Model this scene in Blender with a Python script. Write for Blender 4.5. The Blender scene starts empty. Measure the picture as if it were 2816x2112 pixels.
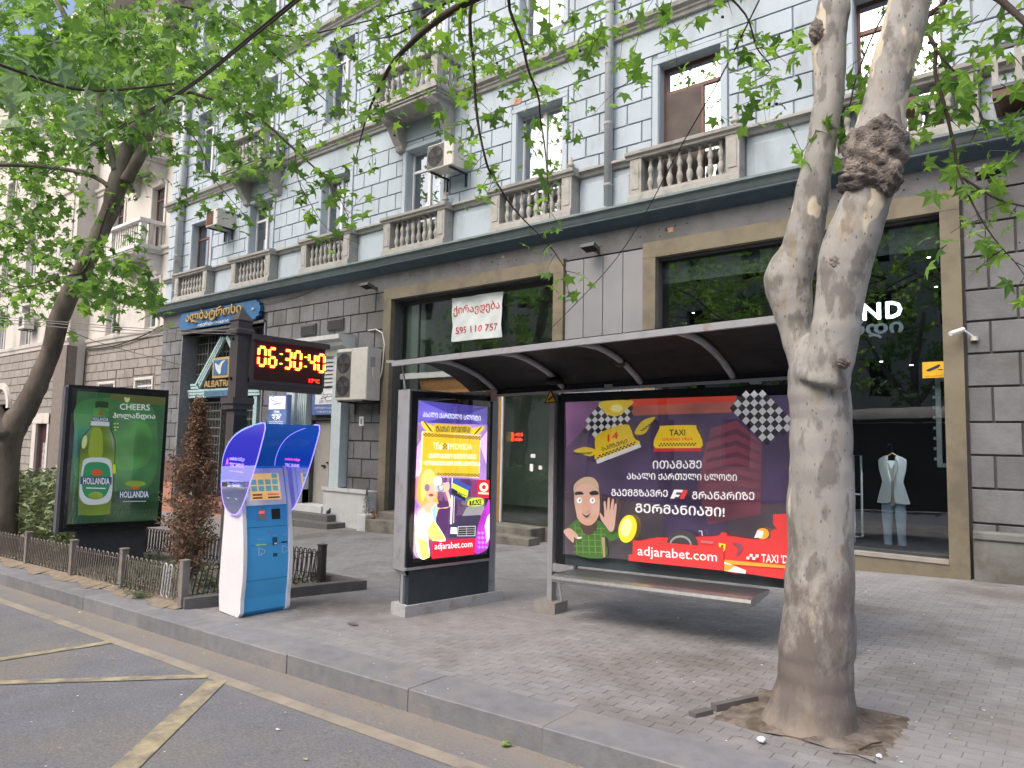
import bpy, math, random
import numpy as np
from mathutils import Vector, Matrix
random.seed(7)
rnd = random.random
def ru(a, b): return a + (b - a) * random.random()
S = bpy.context.scene
COL = S.collection
# ------------------------------------------------------------------ camera
PIT, ROL, YAW = (math.radians(a) for a in (4.6857, -1.184, 51.54))
FOC, IW, IH = 1952.0, 2816, 2112
fw = Vector((-math.cos(YAW), math.sin(YAW), 0)); rt = Vector((math.sin(YAW), math.cos(YAW), 0)); uz = Vector((0, 0, 1))
CF = fw * math.cos(PIT) + uz * math.sin(PIT)
_u = -fw * math.sin(PIT) + uz * math.cos(PIT)
CR = rt * math.cos(ROL) - _u * math.sin(ROL)
CU = rt * math.sin(ROL) + _u * math.cos(ROL)
CC = Vector((0, 0, 1.85))
cd = bpy.data.cameras.new('camera'); cam = bpy.data.objects.new('camera', cd); COL.objects.link(cam)
cd.sensor_width = 36; cd.lens = FOC / IW * 36; cd.clip_start = 0.05; cd.clip_end = 2000
m = Matrix((CR, CU, -CF)).transposed().to_4x4(); m.translation = CC; cam.matrix_world = m
S.camera = cam
# ------------------------------------------------------------------ light
SUN_EL, SUN_AZ = math.radians(48), math.radians(190)
w = bpy.data.worlds.new("World"); S.world = w; w.use_nodes = True
nt = w.node_tree; nt.nodes.clear()
sk = nt.nodes.new('ShaderNodeTexSky'); sk.sky_type = 'NISHITA'; sk.sun_disc = False
sk.sun_elevation = SUN_EL; sk.sun_rotation = SUN_AZ; sk.air_density = 0.9; sk.dust_density = 7.0; sk.ozone_density = 1.0
bg = nt.nodes.new('ShaderNodeBackground'); bg.inputs[1].default_value = 0.15
wo = nt.nodes.new('ShaderNodeOutputWorld')
nt.links.new(sk.outputs[0], bg.inputs[0]); nt.links.new(bg.outputs[0], wo.inputs[0])
sl = bpy.data.lights.new('sun', 'SUN'); sl.energy = 0.7; sl.angle = math.radians(50); sl.color = (.97, .97, 1)
sun = bpy.data.objects.new('sun', sl); COL.objects.link(sun)
_d = Vector((math.sin(SUN_AZ) * math.cos(SUN_EL), math.cos(SUN_AZ) * math.cos(SUN_EL), math.sin(SUN_EL)))
sun.rotation_euler = _d.to_track_quat('Z', 'Y').to_euler(); sun.location = (0, -10, 20)
S.view_settings.view_transform = 'Standard'; S.view_settings.look = 'None'; S.view_settings.gamma = 1
S.view_settings.use_curve_mapping = False
S.view_settings.exposure = 0.9
S.render.engine = 'CYCLES'
S.cycles.max_bounces = 6; S.cycles.diffuse_bounces = 3; S.cycles.glossy_bounces = 3; S.cycles.transmission_bounces = 4
S.cycles.transparent_max_bounces = 12; S.cycles.use_denoising = True
# ------------------------------------------------------------------ picture measurements -> points in the place
ZK = dict(A=(400,700,.18083),B=(1000,600,.18083),C=(1700,450,.18083),F=(1000,1250,.27125),G=(350,1200,.2953),H=(440,250,.27125),I=(1000,300,.27125),K=(2300,0,.2411),L=(2300,500,.2411),M=(0,900,.2411),O=(0,400,.3014),P=(880,0,.27125),q1=(0,0,.42495),q3=(1876,0,.42495),q4=(0,704,.42495),q5=(940,704,.42495),q6=(1876,704,.42495),r1=(0,1408,.42495),r2=(940,1408,.42495),r3=(1876,1408,.42495),S=(400,780,.28933),T=(1100,1040,.3374),V=(1500,1060,.36157),W=(120,1040,.3133),U2=(2330,780,.4944),PZ=(500,860,.3735),d=(0,0,1.27306),o=(0,0,1))
def ray(k, x, y):
    a, b, s = ZK[k]; x = a + s * x; y = b + s * y
    return CF + CR * ((x - IW / 2) / FOC) + CU * ((IH / 2 - y) / FOC)
def atY(k, x, y, Y): r = ray(k, x, y); return CC + r * (Y / r.y)
def atD(k, x, y, D): return CC + ray(k, x, y) * D
def gz(x): return .0335 * (x + 1.5)            # the street falls gently to the left
def atG(k, x, y, dz=0):
    r = ray(k, x, y); return CC + r * ((.0335 * 1.5 + dz - 1.85) / (r.z - .0335 * r.x))
# ------------------------------------------------------------------ materials
MATS = {}
def mat(name, col, rough=.7, var=.12, scale=6, bump=0, metal=0, piece=0, emit=0, spec=.4, dirt=None, dirts=1.2, dirtt=.55, coat=0, stretch=None, detail=5):
    if name in MATS: return MATS[name]
    m = bpy.data.materials.new(name); m.use_nodes = True; t = m.node_tree; N = t.nodes; Lk = t.links.new
    b = N['Principled BSDF']; b.inputs['Roughness'].default_value = rough; b.inputs['Metallic'].default_value = metal
    b.inputs['Specular IOR Level'].default_value = spec
    if coat: b.inputs['Coat Weight'].default_value = coat
    tc = N.new('ShaderNodeTexCoord'); geo = N.new('ShaderNodeNewGeometry')
    mp = N.new('ShaderNodeMapping'); Lk(geo.outputs['Position'], mp.inputs[0])
    if stretch: mp.inputs['Scale'].default_value = stretch
    n = N.new('ShaderNodeTexNoise'); n.inputs['Scale'].default_value = scale; n.inputs['Detail'].default_value = detail; Lk(mp.outputs[0], n.inputs[0])
    mx = N.new('ShaderNodeMix'); mx.data_type = 'RGBA'
    c = Vector(col)
    mr = N.new('ShaderNodeMapRange'); mr.inputs[1].default_value = .3; mr.inputs[2].default_value = .7; Lk(n.outputs[0], mr.inputs[0])
    Lk(mr.outputs[0], mx.inputs[0])
    mx.inputs[6].default_value = (*(c * (1 - var)), 1); mx.inputs[7].default_value = (*(c * (1 + var)), 1)
    out = mx.outputs[2]
    if dirt:
        n2 = N.new('ShaderNodeTexNoise'); n2.inputs['Scale'].default_value = dirts; n2.inputs['Detail'].default_value = 8; n2.inputs['Roughness'].default_value = .65; Lk(mp.outputs[0], n2.inputs[0])
        r2 = N.new('ShaderNodeMapRange'); r2.inputs[1].default_value = dirtt - .06; r2.inputs[2].default_value = dirtt + .1; Lk(n2.outputs[0], r2.inputs[0])
        m2 = N.new('ShaderNodeMix'); m2.data_type = 'RGBA'; Lk(r2.outputs[0], m2.inputs[0]); Lk(out, m2.inputs[6]); m2.inputs[7].default_value = (*dirt, 1); out = m2.outputs[2]
    if piece:
        oi = N.new('ShaderNodeObjectInfo'); at = N.new('ShaderNodeAttribute'); at.attribute_name = 'rnd'
        ad = N.new('ShaderNodeMath'); Lk(oi.outputs['Random'], ad.inputs[0]); Lk(at.outputs['Fac'], ad.inputs[1])
        fr = N.new('ShaderNodeMath'); fr.operation = 'FRACT'; Lk(ad.outputs[0], fr.inputs[0])
        m3 = N.new('ShaderNodeMapRange'); m3.inputs[3].default_value = 1 - piece; m3.inputs[4].default_value = 1 + piece; Lk(fr.outputs[0], m3.inputs[0])
        hs = N.new('ShaderNodeHueSaturation'); Lk(m3.outputs[0], hs.inputs['Value']); Lk(out, hs.inputs['Color']); out = hs.outputs[0]
    Lk(out, b.inputs['Base Color'])
    if emit: Lk(out, b.inputs['Emission Color']); b.inputs['Emission Strength'].default_value = emit
    if bump:
        bp = N.new('ShaderNodeBump'); bp.inputs['Strength'].default_value = bump; bp.inputs['Distance'].default_value = .02
        n3 = N.new('ShaderNodeTexNoise'); n3.inputs['Scale'].default_value = scale * 5; n3.inputs['Detail'].default_value = 6; Lk(mp.outputs[0], n3.inputs[0])
        Lk(n3.outputs[0], bp.inputs['Height']); Lk(bp.outputs[0], b.inputs['Normal'])
    MATS[name] = m; return m
def glassy(name, tint=(.9, .95, .93), refl=.3, rough=.0, dark=0.0):
    if name in MATS: return MATS[name]
    m = bpy.data.materials.new(name); m.use_nodes = True; t = m.node_tree; N = t.nodes; N.clear(); Lk = t.links.new
    o = N.new('ShaderNodeOutputMaterial'); tr = N.new('ShaderNodeBsdfTransparent'); tr.inputs[0].default_value = (*tint, 1)
    gl = N.new('ShaderNodeBsdfGlossy'); gl.inputs['Roughness'].default_value = rough; gl.inputs[0].default_value = (.95, .97, 1, 1)
    fr = N.new('ShaderNodeLayerWeight'); fr.inputs[0].default_value = .25
    mr = N.new('ShaderNodeMapRange'); mr.inputs[3].default_value = refl; mr.inputs[4].default_value = 1.0; Lk(fr.outputs['Fresnel'], mr.inputs[0])
    mx = N.new('ShaderNodeMixShader'); Lk(mr.outputs[0], mx.inputs[0]); Lk(tr.outputs[0], mx.inputs[1]); Lk(gl.outputs[0], mx.inputs[2])
    # a little waviness of the pane
    nz = N.new('ShaderNodeTexNoise'); nz.inputs['Scale'].default_value = .9; g = N.new('ShaderNodeNewGeometry'); Lk(g.outputs['Position'], nz.inputs[0])
    bp = N.new('ShaderNodeBump'); bp.inputs['Strength'].default_value = .05; bp.inputs['Distance'].default_value = .05; Lk(nz.outputs[0], bp.inputs['Height']); Lk(bp.outputs[0], gl.inputs['Normal'])
    Lk(mx.outputs[0], o.inputs[0]); MATS[name] = m; return m
def print_mat(name, col, emit=.0, rough=.35):   # printed / backlit sheet colour
    soft = name.split('_', 1)[-1] in ('bg', 'bg2', 'mag', 'dark', 'dred', 'g1', 'g2', 'g3', 'g4', 'bot', 'lilac', 'purple', 'blue', 'dkblue', 'band', 'pink', 'botd')
    return mat('print_' + name, col, rough=rough, var=.32 if soft else .04, emit=emit, scale=2.4 if soft else 6, detail=1 if soft else 5)
# ------------------------------------------------------------------ mesh helpers
class MB:
    def __init__(s): s.v = []; s.f = []; s.m = []; s.mats = []; s.r = []; s.cur = 0.0
    def mi(s, m):
        if m not in s.mats: s.mats.append(m)
        return s.mats.index(m)
    def face(s, pts, m): 
        i = len(s.v); s.v += [tuple(p) for p in pts]; s.f.append(tuple(range(i, i + len(pts)))); s.m.append(s.mi(m)); s.r.append(s.cur)
    def add(s, vs, fs, m):
        i = len(s.v); s.v += [tuple(p) for p in vs]; k = s.mi(m)
        for f in fs: s.f.append(tuple(a + i for a in f)); s.m.append(k); s.r.append(s.cur)
    def box(s, a, b, m, ch=0):
        x0, y0, z0 = (min(a[i], b[i]) for i in range(3)); x1, y1, z1 = (max(a[i], b[i]) for i in range(3))
        c = min(ch, (x1 - x0) * .4, (z1 - z0) * .4)
        if c <= 0:
            s.add([(x0,y0,z0),(x1,y0,z0),(x1,y1,z0),(x0,y1,z0),(x0,y0,z1),(x1,y0,z1),(x1,y1,z1),(x0,y1,z1)],
                  [(0,3,2,1),(4,5,6,7),(0,1,5,4),(1,2,6,5),(2,3,7,6),(3,0,4,7)], m)
        else:   # front (-Y) edges chamfered
            s.add([(x0,y1,z0),(x1,y1,z0),(x1,y1,z1),(x0,y1,z1),(x0,y0+c,z0),(x1,y0+c,z0),(x1,y0+c,z1),(x0,y0+c,z1),
                   (x0+c,y0,z0+c),(x1-c,y0,z0+c),(x1-c,y0,z1-c),(x0+c,y0,z1-c)],
                  [(0,1,5,4),(1,2,6,5),(2,3,7,6),(3,0,4,7),(4,5,9,8),(5,6,10,9),(6,7,11,10),(7,4,8,11),(8,9,10,11)], m)
    def obox(s, o, ax, ay, az, m):      # oriented box from corner o with edge vectors
        o = Vector(o); ax = Vector(ax); ay = Vector(ay); az = Vector(az)
        v = [o, o+ax, o+ax+ay, o+ay, o+az, o+ax+az, o+ax+ay+az, o+ay+az]
        s.add(v, [(0,3,2,1),(4,5,6,7),(0,1,5,4),(1,2,6,5),(2,3,7,6),(3,0,4,7)], m)
    def tube(s, pts, r, m, n=8, caps=True, r2=None):
        P = [Vector(p) for p in pts]; R = r if isinstance(r, (list, tuple)) else [r] * len(P)
        ref = Vector((0, 0, 1)); vs = []; prev = None
        for i, p in enumerate(P):
            d = (P[min(i+1, len(P)-1)] - P[max(i-1, 0)]).normalized()
            if prev is None: a = d.cross(ref if abs(d.z) < .9 else Vector((1, 0, 0))).normalized()
            else: a = (prev - d * prev.dot(d)).normalized()
            prev = a; b = d.cross(a)
            for k in range(n):
                t = 2 * math.pi * k / n; vs.append(p + (a * math.cos(t) + b * math.sin(t)) * R[i])
        fs = [(i*n+k, i*n+(k+1) % n, (i+1)*n+(k+1) % n, (i+1)*n+k) for i in range(len(P)-1) for k in range(n)]
        if caps: fs += [tuple(range(n))[::-1], tuple((len(P)-1)*n+k for k in range(n))]
        s.add(vs, fs, m)
    def lathe(s, c, prof, m, n=12):
        c = Vector(c); vs = []
        for r, z in prof:
            for k in range(n):
                t = 2*math.pi*k/n; vs.append(c + Vector((r*math.cos(t), r*math.sin(t), z)))
        fs = [(i*n+k, i*n+(k+1) % n, (i+1)*n+(k+1) % n, (i+1)*n+k) for i in range(len(prof)-1) for k in range(n)]
        fs += [tuple(range(n))[::-1], tuple((len(prof)-1)*n+k for k in range(n))]
        s.add(vs, fs, m)
    def prism(s, pts2, f, d, m):        # polygon pts2 mapped by f(u,v), extruded by vector d
        a = [Vector(f(u, v)) for u, v in pts2]; d = Vector(d); n = len(a)
        s.add(a + [p + d for p in a], [tuple(range(n)), tuple(range(n, 2*n))[::-1]] + [(i, (i+1) % n, (i+1) % n + n, i+n)[::-1] for i in range(n)], m)
    def mesh(s, name, smooth=False):
        me = bpy.data.meshes.new(name); me.from_pydata(s.v, [], s.f)
        for m in s.mats: me.materials.append(m)
        me.polygons.foreach_set('material_index', s.m)
        if smooth: me.polygons.foreach_set('use_smooth', [True] * len(s.f))
        if any(s.r):
            at = me.attributes.new('rnd', 'FLOAT', 'FACE'); at.data.foreach_set('value', s.r)
        me.update(); return me
    def obj(s, name, parent=None, smooth=False, **kw):
        return mk(name, s.mesh(name, smooth), parent, **kw)
def mk(name, me, parent=None, label=None, cat=None, group=None, kind=None):
    o = bpy.data.objects.new(name, me); COL.objects.link(o)
    if parent is not None: o.parent = parent; o.matrix_parent_inverse = parent.matrix_basis.inverted() if False else Matrix.Translation(-world_loc(parent))
    if label: o['label'] = label
    if cat: o['category'] = cat
    if group: o['group'] = group
    if kind: o['kind'] = kind
    return o
def world_loc(o):
    l = Vector(o.location)
    if o.parent: l = l + (o.matrix_parent_inverse.translation) + world_loc(o.parent)
    return l
def thing(name, label, cat, loc=(0, 0, 0), group=None):
    o = bpy.data.objects.new(name, None); COL.objects.link(o); o.location = loc; o['label'] = label; o['category'] = cat
    o.empty_display_size = .1
    if group: o['group'] = group
    return o
def struct(name, mb, parent=None, smooth=False):
    return mb.obj(name, parent, smooth, **({} if parent else dict(kind='structure')))
# a part mesh is written in world coordinates; its thing's Empty stands at the base
TXT = {}; TXL = {}
def text_mesh(s, bold=0.0):
    k = (s, bold)
    if k not in TXT:
        c = bpy.data.curves.new('t', 'FONT'); c.body = s; c.size = 1; c.resolution_u = 2
        o = bpy.data.objects.new('t', c); me = bpy.data.meshes.new_from_object(o)
        vs = [(v.co.x, v.co.y) for v in me.vertices]; fs = [tuple(p.vertices) for p in me.polygons]
        bpy.data.objects.remove(o); bpy.data.curves.remove(c); bpy.data.meshes.remove(me)
        xs = [v[0] for v in vs]; ys = [v[1] for v in vs]
        x0, x1, y0, y1 = min(xs), max(xs), min(ys), max(ys)
        vs = [((x - x0) / (x1 - x0), (y - y0) / (y1 - y0)) for x, y in vs]
        TXT[k] = (vs, fs, (x1 - x0) / (y1 - y0))
        if bold:      # heavier strokes: the same outline laid down again a hair to each side
            e = bold * .45; n = len(vs); w_, h_ = e / (x1 - x0), e / (y1 - y0); V = []; Fs = []; LAY = []
            for i, (dx, dy) in enumerate(((0, 0), (w_, 0), (-w_, 0), (0, h_), (0, -h_))):
                V += [(a + dx, b + dy) for a, b in vs]; Fs += [tuple(q + n*i for q in f) for f in fs]; LAY += [i] * n
            TXT[k] = (V, Fs, (x1 - x0) / (y1 - y0)); TXL[k] = LAY
        else: TXL[k] = [0] * len(vs)
    return TXT[k]
class Flat:
    """a flat sheet standing in the place: plane through P0, direction dirv, read from picture crop k"""
    def __init__(s, k, P0, dirv, out, mb):
        s.k = k; s.P0 = Vector(P0); s.d = Vector(dirv).normalized(); s.n = s.d.cross(Vector((0, 0, 1))).normalized()
        if s.n.dot(CC - s.P0) < 0: s.n = -s.n
        s.out = out; s.mb = mb; s.lay = 0
    def p(s, x, y, l=None):
        r = ray(s.k, x, y); q = (s.P0 - CC).dot(s.n) / r.dot(s.n); return CC + r * q + s.n * (s.out + .0012 * (s.lay if l is None else l))
    def poly(s, pts, m): s.lay += 1; s.mb.face([s.p(*a) for a in pts], m)
    def ell(s, x, y, rx, ry, m, rot=0, n=24, a0=0, a1=360):
        c, q = math.cos(math.radians(rot)), math.sin(math.radians(rot)); P = []
        for i in range(n + (0 if a1 - a0 >= 360 else 1)):
            t = math.radians(a0 + (a1 - a0) * i / n); u, v = rx * math.cos(t), ry * math.sin(t); P.append((x + u*c - v*q, y + u*q + v*c))
        s.poly(P, m)
    def blob(s, pts, m, n=5):           # smooth closed outline through pts
        s.poly(smooth2(pts, n, True), m)
    def line(s, pts, wd, m):
        s.lay += 1
        for (a, b), (c, d) in zip(pts, pts[1:]):
            L = math.hypot(c - a, d - b) or 1; nx, ny = -(d - b) / L * wd / 2, (c - a) / L * wd / 2
            s.mb.face([s.p(a+nx, b+ny), s.p(c+nx, d+ny), s.p(c-nx, d-ny), s.p(a-nx, b-ny)], m)
    def text(s, t, bl, br, h, m, bold=0.0, desc=0, slant=0):   # baseline left / right, total height in crop pixels (up)
        s.lay += 1; vs, fs, _ = text_mesh(t, bold); (x0, y0), (x1, y1) = bl, br; hh = h
        V = [s.p(x0 + (x1-x0)*u + slant*v*h, y0 + (y1-y0)*u - v*hh, s.lay + L_*.16) for (u, v), L_ in zip(vs, TXL[(t, bold)])]
        s.mb.add(V, fs, m)
    def checker(s, A, B, Cc, D, nu, nv, m1, m2):      # quad A(tl) B(tr) C(br) D(bl)
        s.poly([A, B, Cc, D], m1); s.lay += 1
        def q(u, v): return tuple((A[i]*(1-u)+B[i]*u)*(1-v) + (D[i]*(1-u)+Cc[i]*u)*v for i in (0, 1))
        for i in range(nu):
            for j in range(nv):
                if (i + j) % 2: s.mb.face([s.p(*q(i/nu, j/nv)), s.p(*q((i+1)/nu, j/nv)), s.p(*q((i+1)/nu, (j+1)/nv)), s.p(*q(i/nu, (j+1)/nv))], m2)
def smooth2(P, n=5, closed=True):
    out = []; L = len(P)
    for i in range(L if closed else L - 1):
        g = lambda j: Vector(P[j % L] if closed else P[max(0, min(L-1, j))])
        a, b, c, d = g(i-1), g(i), g(i+1), g(i+2)
        for k in range(n):
            t = k / n; out.append(tuple(.5 * ((2*b) + (c-a)*t + (2*a-5*b+4*c-d)*t*t + (3*b-a-3*c+d)*t**3)))
    if not closed: out.append(tuple(P[-1]))
    return out
def sub_rects(x0, x1, z0, z1, holes):
    out = [(x0, x1, z0, z1)]
    for a, b, c, d in holes:
        nw = []
        for (p, q, r, t) in out:
            if b <= p or a >= q or d <= r or c >= t: nw.append((p, q, r, t)); continue
            if a > p: nw.append((p, a, r, t))
            if b < q: nw.append((b, q, r, t))
            p2, q2 = max(p, a), min(q, b)
            if c > r: nw.append((p2, q2, r, c))
            if d < t: nw.append((p2, q2, d, t))
        out = nw
    return [r for r in out if r[1]-r[0] > .03 and r[3]-r[2] > .03]
def wall_cells(mb, x0, x1, z0, z1, y0, y1, holes, m):
    xs = sorted({x0, x1, *[min(max(h[i], x0), x1) for h in holes for i in (0, 1)]})
    for a, b in zip(xs, xs[1:]):
        zz = [(z0, z1)]
        for h in holes:
            if h[0] < (a+b)/2 < h[1]:
                zz = [s for (c, d) in zz for s in ([(c, min(d, h[2]))] if h[2] > c else []) + ([(max(c, h[3]), d)] if h[3] < d else []) if s[1]-s[0] > 1e-3] if any(h[2] < d and h[3] > c for c, d in zz) else zz
        for c, d in zz: mb.box((a, y0, c), (b, y1, d), m)
def blocks(parent, name, regions, yf, m, gap=.028, limit=300, thick=.03, ch=.008):
    """stone courses: regions = (x0,x1,z_joints list,width,holes); nearest pieces are objects, the rest one mesh"""
    pc = []
    for x0, x1, zs, wd, holes in regions:
        for i, (a, b) in enumerate(zip(zs, zs[1:])):
            x = x1 + (wd / 2 if i % 2 else 0)
            while x > x0:
                p, q = max(x - wd, x0), min(x, x1)
                if q - p > .05:
                    for r in sub_rects(p, q, a, b, [(h[0], h[1], h[2], h[3]) for h in holes]):
                        g = gap / 2
                        if r[1]-r[0] > .1 and r[3]-r[2] > .08: pc.append((r[0]+g, r[1]-g, r[2]+g, r[3]-g))
                x -= wd
    pc.sort(key=lambda r: (r[0]+r[1])**2/4 + yf**2 + ((r[2]+r[3])/2-1.85)**2)
    cache = {}
    for r in pc[:limit]:
        L, Hh = round(r[1]-r[0], 2), round(r[3]-r[2], 2)
        if (L, Hh) not in cache:
            b = MB(); b.box((-L/2, -thick, -Hh/2), (L/2, .0, Hh/2), m, ch); cache[(L, Hh)] = b.mesh(name)
        o = mk(name, cache[(L, Hh)], parent); o.location = ((r[0]+r[1])/2, yf + ru(-.004, .002), (r[2]+r[3])/2)
    if pc[limit:]:
        b = MB()
        for r in pc[limit:]: b.cur = rnd(); b.box((r[0], yf - thick + ru(-.004, .002), r[2]), (r[1], yf, r[3]), m, ch)
        b.obj(name + 's', parent, kind='stuff')
# ================================================================== SETTING
asph = mat('asphalt', (.165, .17, .19), rough=.9, var=.1, scale=2.2, bump=.35, dirt=(.2, .19, .18), dirts=.6, dirtt=.56)
M_speck = mat('asphalt_speck', (.3, .29, .27), rough=.9)
def sheet(name, x0, x1, y0, y1, dz, m, nx=1, **kw):
    b = MB(); n = nx
    for i in range(n):
        a, c = x0 + (x1-x0)*i/n, x0 + (x1-x0)*(i+1)/n
        b.face([(a, y0, gz(a)+dz), (c, y0, gz(c)+dz), (c, y1, gz(c)+dz), (a, y1, gz(a)+dz)], m)
    return b
KH = .17
struct('ground', sheet('ground', -260, 260, -260, 260, -KH - .03, mat('earth', (.12, .11, .1))))
# asphalt with a true aggregate-coloured fine noise
def asphalt_nodes():
    t = asph.node_tree; N = t.nodes; Lk = t.links.new; b = N['Principled BSDF']; src = b.inputs['Base Color'].links[0].from_socket
    v = N.new('ShaderNodeTexNoise'); v.inputs['Scale'].default_value = 55; v.inputs['Detail'].default_value = 3; g = N.new('ShaderNodeNewGeometry'); Lk(g.outputs['Position'], v.inputs[0])
    r = N.new('ShaderNodeMapRange'); r.inputs[1].default_value = .36; r.inputs[2].default_value = .68; r.inputs[3].default_value = .82; r.inputs[4].default_value = 1.24; Lk(v.outputs[0], r.inputs[0])
    mx = N.new('ShaderNodeMix'); mx.data_type = 'RGBA'; mx.blend_type = 'MULTIPLY'; mx.inputs[0].default_value = 1; Lk(src, mx.inputs[6]); Lk(r.outputs[0], mx.inputs[7])
    # dust swept up against the kerb
    sp = N.new('ShaderNodeSeparateXYZ'); Lk(g.outputs['Position'], sp.inputs[0])
    n2 = N.new('ShaderNodeTexNoise'); n2.inputs['Scale'].default_value = 1.6; n2.inputs['Detail'].default_value = 8; Lk(g.outputs['Position'], n2.inputs[0])
    ad = N.new('ShaderNodeMath'); ad.operation = 'MULTIPLY_ADD'; ad.inputs[1].default_value = .5; Lk(n2.outputs[0], ad.inputs[0]); Lk(sp.outputs[1], ad.inputs[2])
    r2 = N.new('ShaderNodeMapRange'); r2.inputs[1].default_value = 3.62; r2.inputs[2].default_value = 4.3; r2.inputs[4].default_value = .85; Lk(ad.outputs[0], r2.inputs[0])
    m2 = N.new('ShaderNodeMix'); m2.data_type = 'RGBA'; Lk(r2.outputs[0], m2.inputs[0]); Lk(mx.outputs[2], m2.inputs[6]); m2.inputs[7].default_value = (.27, .24, .205, 1)
    Lk(m2.outputs[2], b.inputs['Base Color'])
asphalt_nodes()
road = struct('road', sheet('road', -120, 60, -14, 4.02, -KH, asph, 1))
M_yel = mat('yellow_road_paint', (.37, .32, .21), rough=.85, var=.2, scale=9, dirt=(.2, .185, .165), dirts=5, dirtt=.54)
M_edge = mat('faded_edge_paint', (.33, .29, .24), rough=.85, var=.15, scale=6, dirt=(.22, .2, .18), dirts=3, dirtt=.56)
def stripe(p, q, wd, m, dz=.004):
    b = MB(); p = Vector(p).to_2d(); q = Vector(q).to_2d(); n = (q-p).orthogonal().normalized()*wd/2
    b.face([(*a, gz(a[0]) - KH + dz) for a in (p+n, p-n, q-n, q+n)][::-1], m); return b
struct('edge_line', stripe((-60, 3.56), (20, 3.56), .13, M_edge), road)
for p, q, wd in (((-8.25, 3.53), (-8.6, 1.5), .13), ((-6.25, 3.52), (-8.9, 1.03), .12), ((-6.06, 3.5), (-4.0, 1.3), .18)):
    struct('zigzag_marking', stripe(p, q, wd, M_yel, .008), road)
# opposite pavement
b = sheet('x', -120, 60, -16, -14, 0, mat('pavement_far', (.2, .19, .18))); struct('opposite_pavement', b)
# kerb
M_kerb = mat('basalt_kerb', (.21, .215, .235), rough=.75, var=.12, scale=7, bump=.25, piece=.09, dirt=(.26, .25, .24), dirts=2.2, dirtt=.56)
kerb = struct('kerb', sheet('k', -60, 20, 4.06, 4.4, -.05, M_kerb))
js = [-60 + i*1.5 for i in range(32)] + [-13.2, -11.75, -10.3, -8.75, -7.25, -5.75, -4.15, -2.86, -1.35, .1, 1.6, 3.1, 4.6, 6.1]
js = sorted(j for j in set(js) if not (-14.6 < j < -13.3) )
for a, c in zip(js, js[1:]):
    if c - a < .5: continue
    b = MB(); g = .003; h = .008; y0, y1 = 4.0 + ru(-.006, .006), 4.43
    v = []
    for x in (a+g, c-g):
        z = gz(x) + .004 + (ru(-.004, .004) if x < a+.1 else 0)
        v += [(x, y0, z-KH-.05), (x, y0, z-h), (x, y0+h, z), (x, y1, z), (x, y1, z-KH-.05)]
    b.add(v, [(0,1,2,3,4), (9,8,7,6,5)] + [(i, i+5, (i+1) % 5 + 5, (i+1) % 5) for i in range(5)], M_kerb); b.obj('kerb_stone', kerb)
# sidewalk: sheet + concrete pavers
M_pav = mat('paver', (.25, .25, .258), rough=.85, var=.1, scale=3, bump=.25, piece=.07, dirt=(.165, .158, .152), dirts=.6, dirtt=.54)
M_pavj = mat('paver_joint', (.215, .205, .198), rough=.95, var=.2, scale=12)
PIT_ = (-2.05, -.92, 4.8, 5.68)
walk = struct('sidewalk', sheet('s', -60, 20, 4.41, 12.9, -.004, M_pavj, 1))
pv = []
y = 4.44; row = 0
while y < 12.35:
    x = -14.5 + (.1 if row % 2 else 0)
    while x < 2.2:
        inpit = PIT_[0] < x + .1 < PIT_[1] and PIT_[2] < y + .05 < PIT_[3]
        if not inpit and not (x < -8.4 and 4.5 < y < 6.45): pv.append((x, y))
        x += .2
    y += .1; row += 1
pv.sort(key=lambda p: (p[0]+.1)**2 + p[1]**2)
def paver_geo(b, x, y, z, rot=0):
    g = .0011; c = .002; t = [ru(-.0007, .0007) for _ in range(4)]
    X = (x+g, x+.2-g); Y = (y+g, y+.1-g); zz = lambda xx, i: gz(xx) + z + t[i]
    lo = [(X[0],Y[0]), (X[1],Y[0]), (X[1],Y[1]), (X[0],Y[1])]; hi = [(X[0]+c,Y[0]+c), (X[1]-c,Y[0]+c), (X[1]-c,Y[1]-c), (X[0]+c,Y[1]-c)]
    v = [(a, d, gz(a)-.008) for a, d in lo] + [(a, d, zz(a, i)) for i, (a, d) in enumerate(hi)]
    b.add(v, [(4,5,6,7), (0,1,5,4), (1,2,6,5), (2,3,7,6), (3,0,4,7)], M_pav)
for (x, y) in pv[:300]:
    b = MB(); paver_geo(b, x, y, 0); b.obj('paver', walk)
b = MB()
for (x, y) in pv[300:]: b.cur = rnd(); paver_geo(b, x, y, 0)
b.obj('pavers', walk, kind='stuff')
# ================================================================== GREY-BLUE BUILDING
M_up = mat('pale_blue_paint', (.38, .445, .505), rough=.8, var=.05, scale=1.5, bump=.12, piece=.05, dirt=(.3, .35, .385), dirts=1.3, dirtt=.56, stretch=(1, 1, .35), detail=8)
M_upj = mat('joint_grey', (.255, .285, .31), rough=.9, var=.1, scale=5)
M_lo = mat('grey_stone', (.155, .16, .17), rough=.85, var=.12, scale=4, bump=.35, piece=.12, dirt=(.12, .12, .118), dirts=1.1, dirtt=.52)
M_loj = mat('joint_dark', (.075, .078, .082), rough=.9)
M_bal = mat('beige_render', (.36, .355, .335), rough=.85, var=.1, scale=8, bump=.2, dirt=(.24, .235, .22), dirts=4, dirtt=.56)
M_c1 = mat('cornice_green_grey', (.2, .25, .26), rough=.8, var=.12, scale=5, dirt=(.15, .15, .135), dirts=2.5, dirtt=.62, stretch=(1, 1, .6))
M_c2 = mat('cornice_blue', (.075, .115, .15), rough=.8, var=.12, scale=4, dirt=(.12, .125, .125), dirts=2, dirtt=.66)
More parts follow.
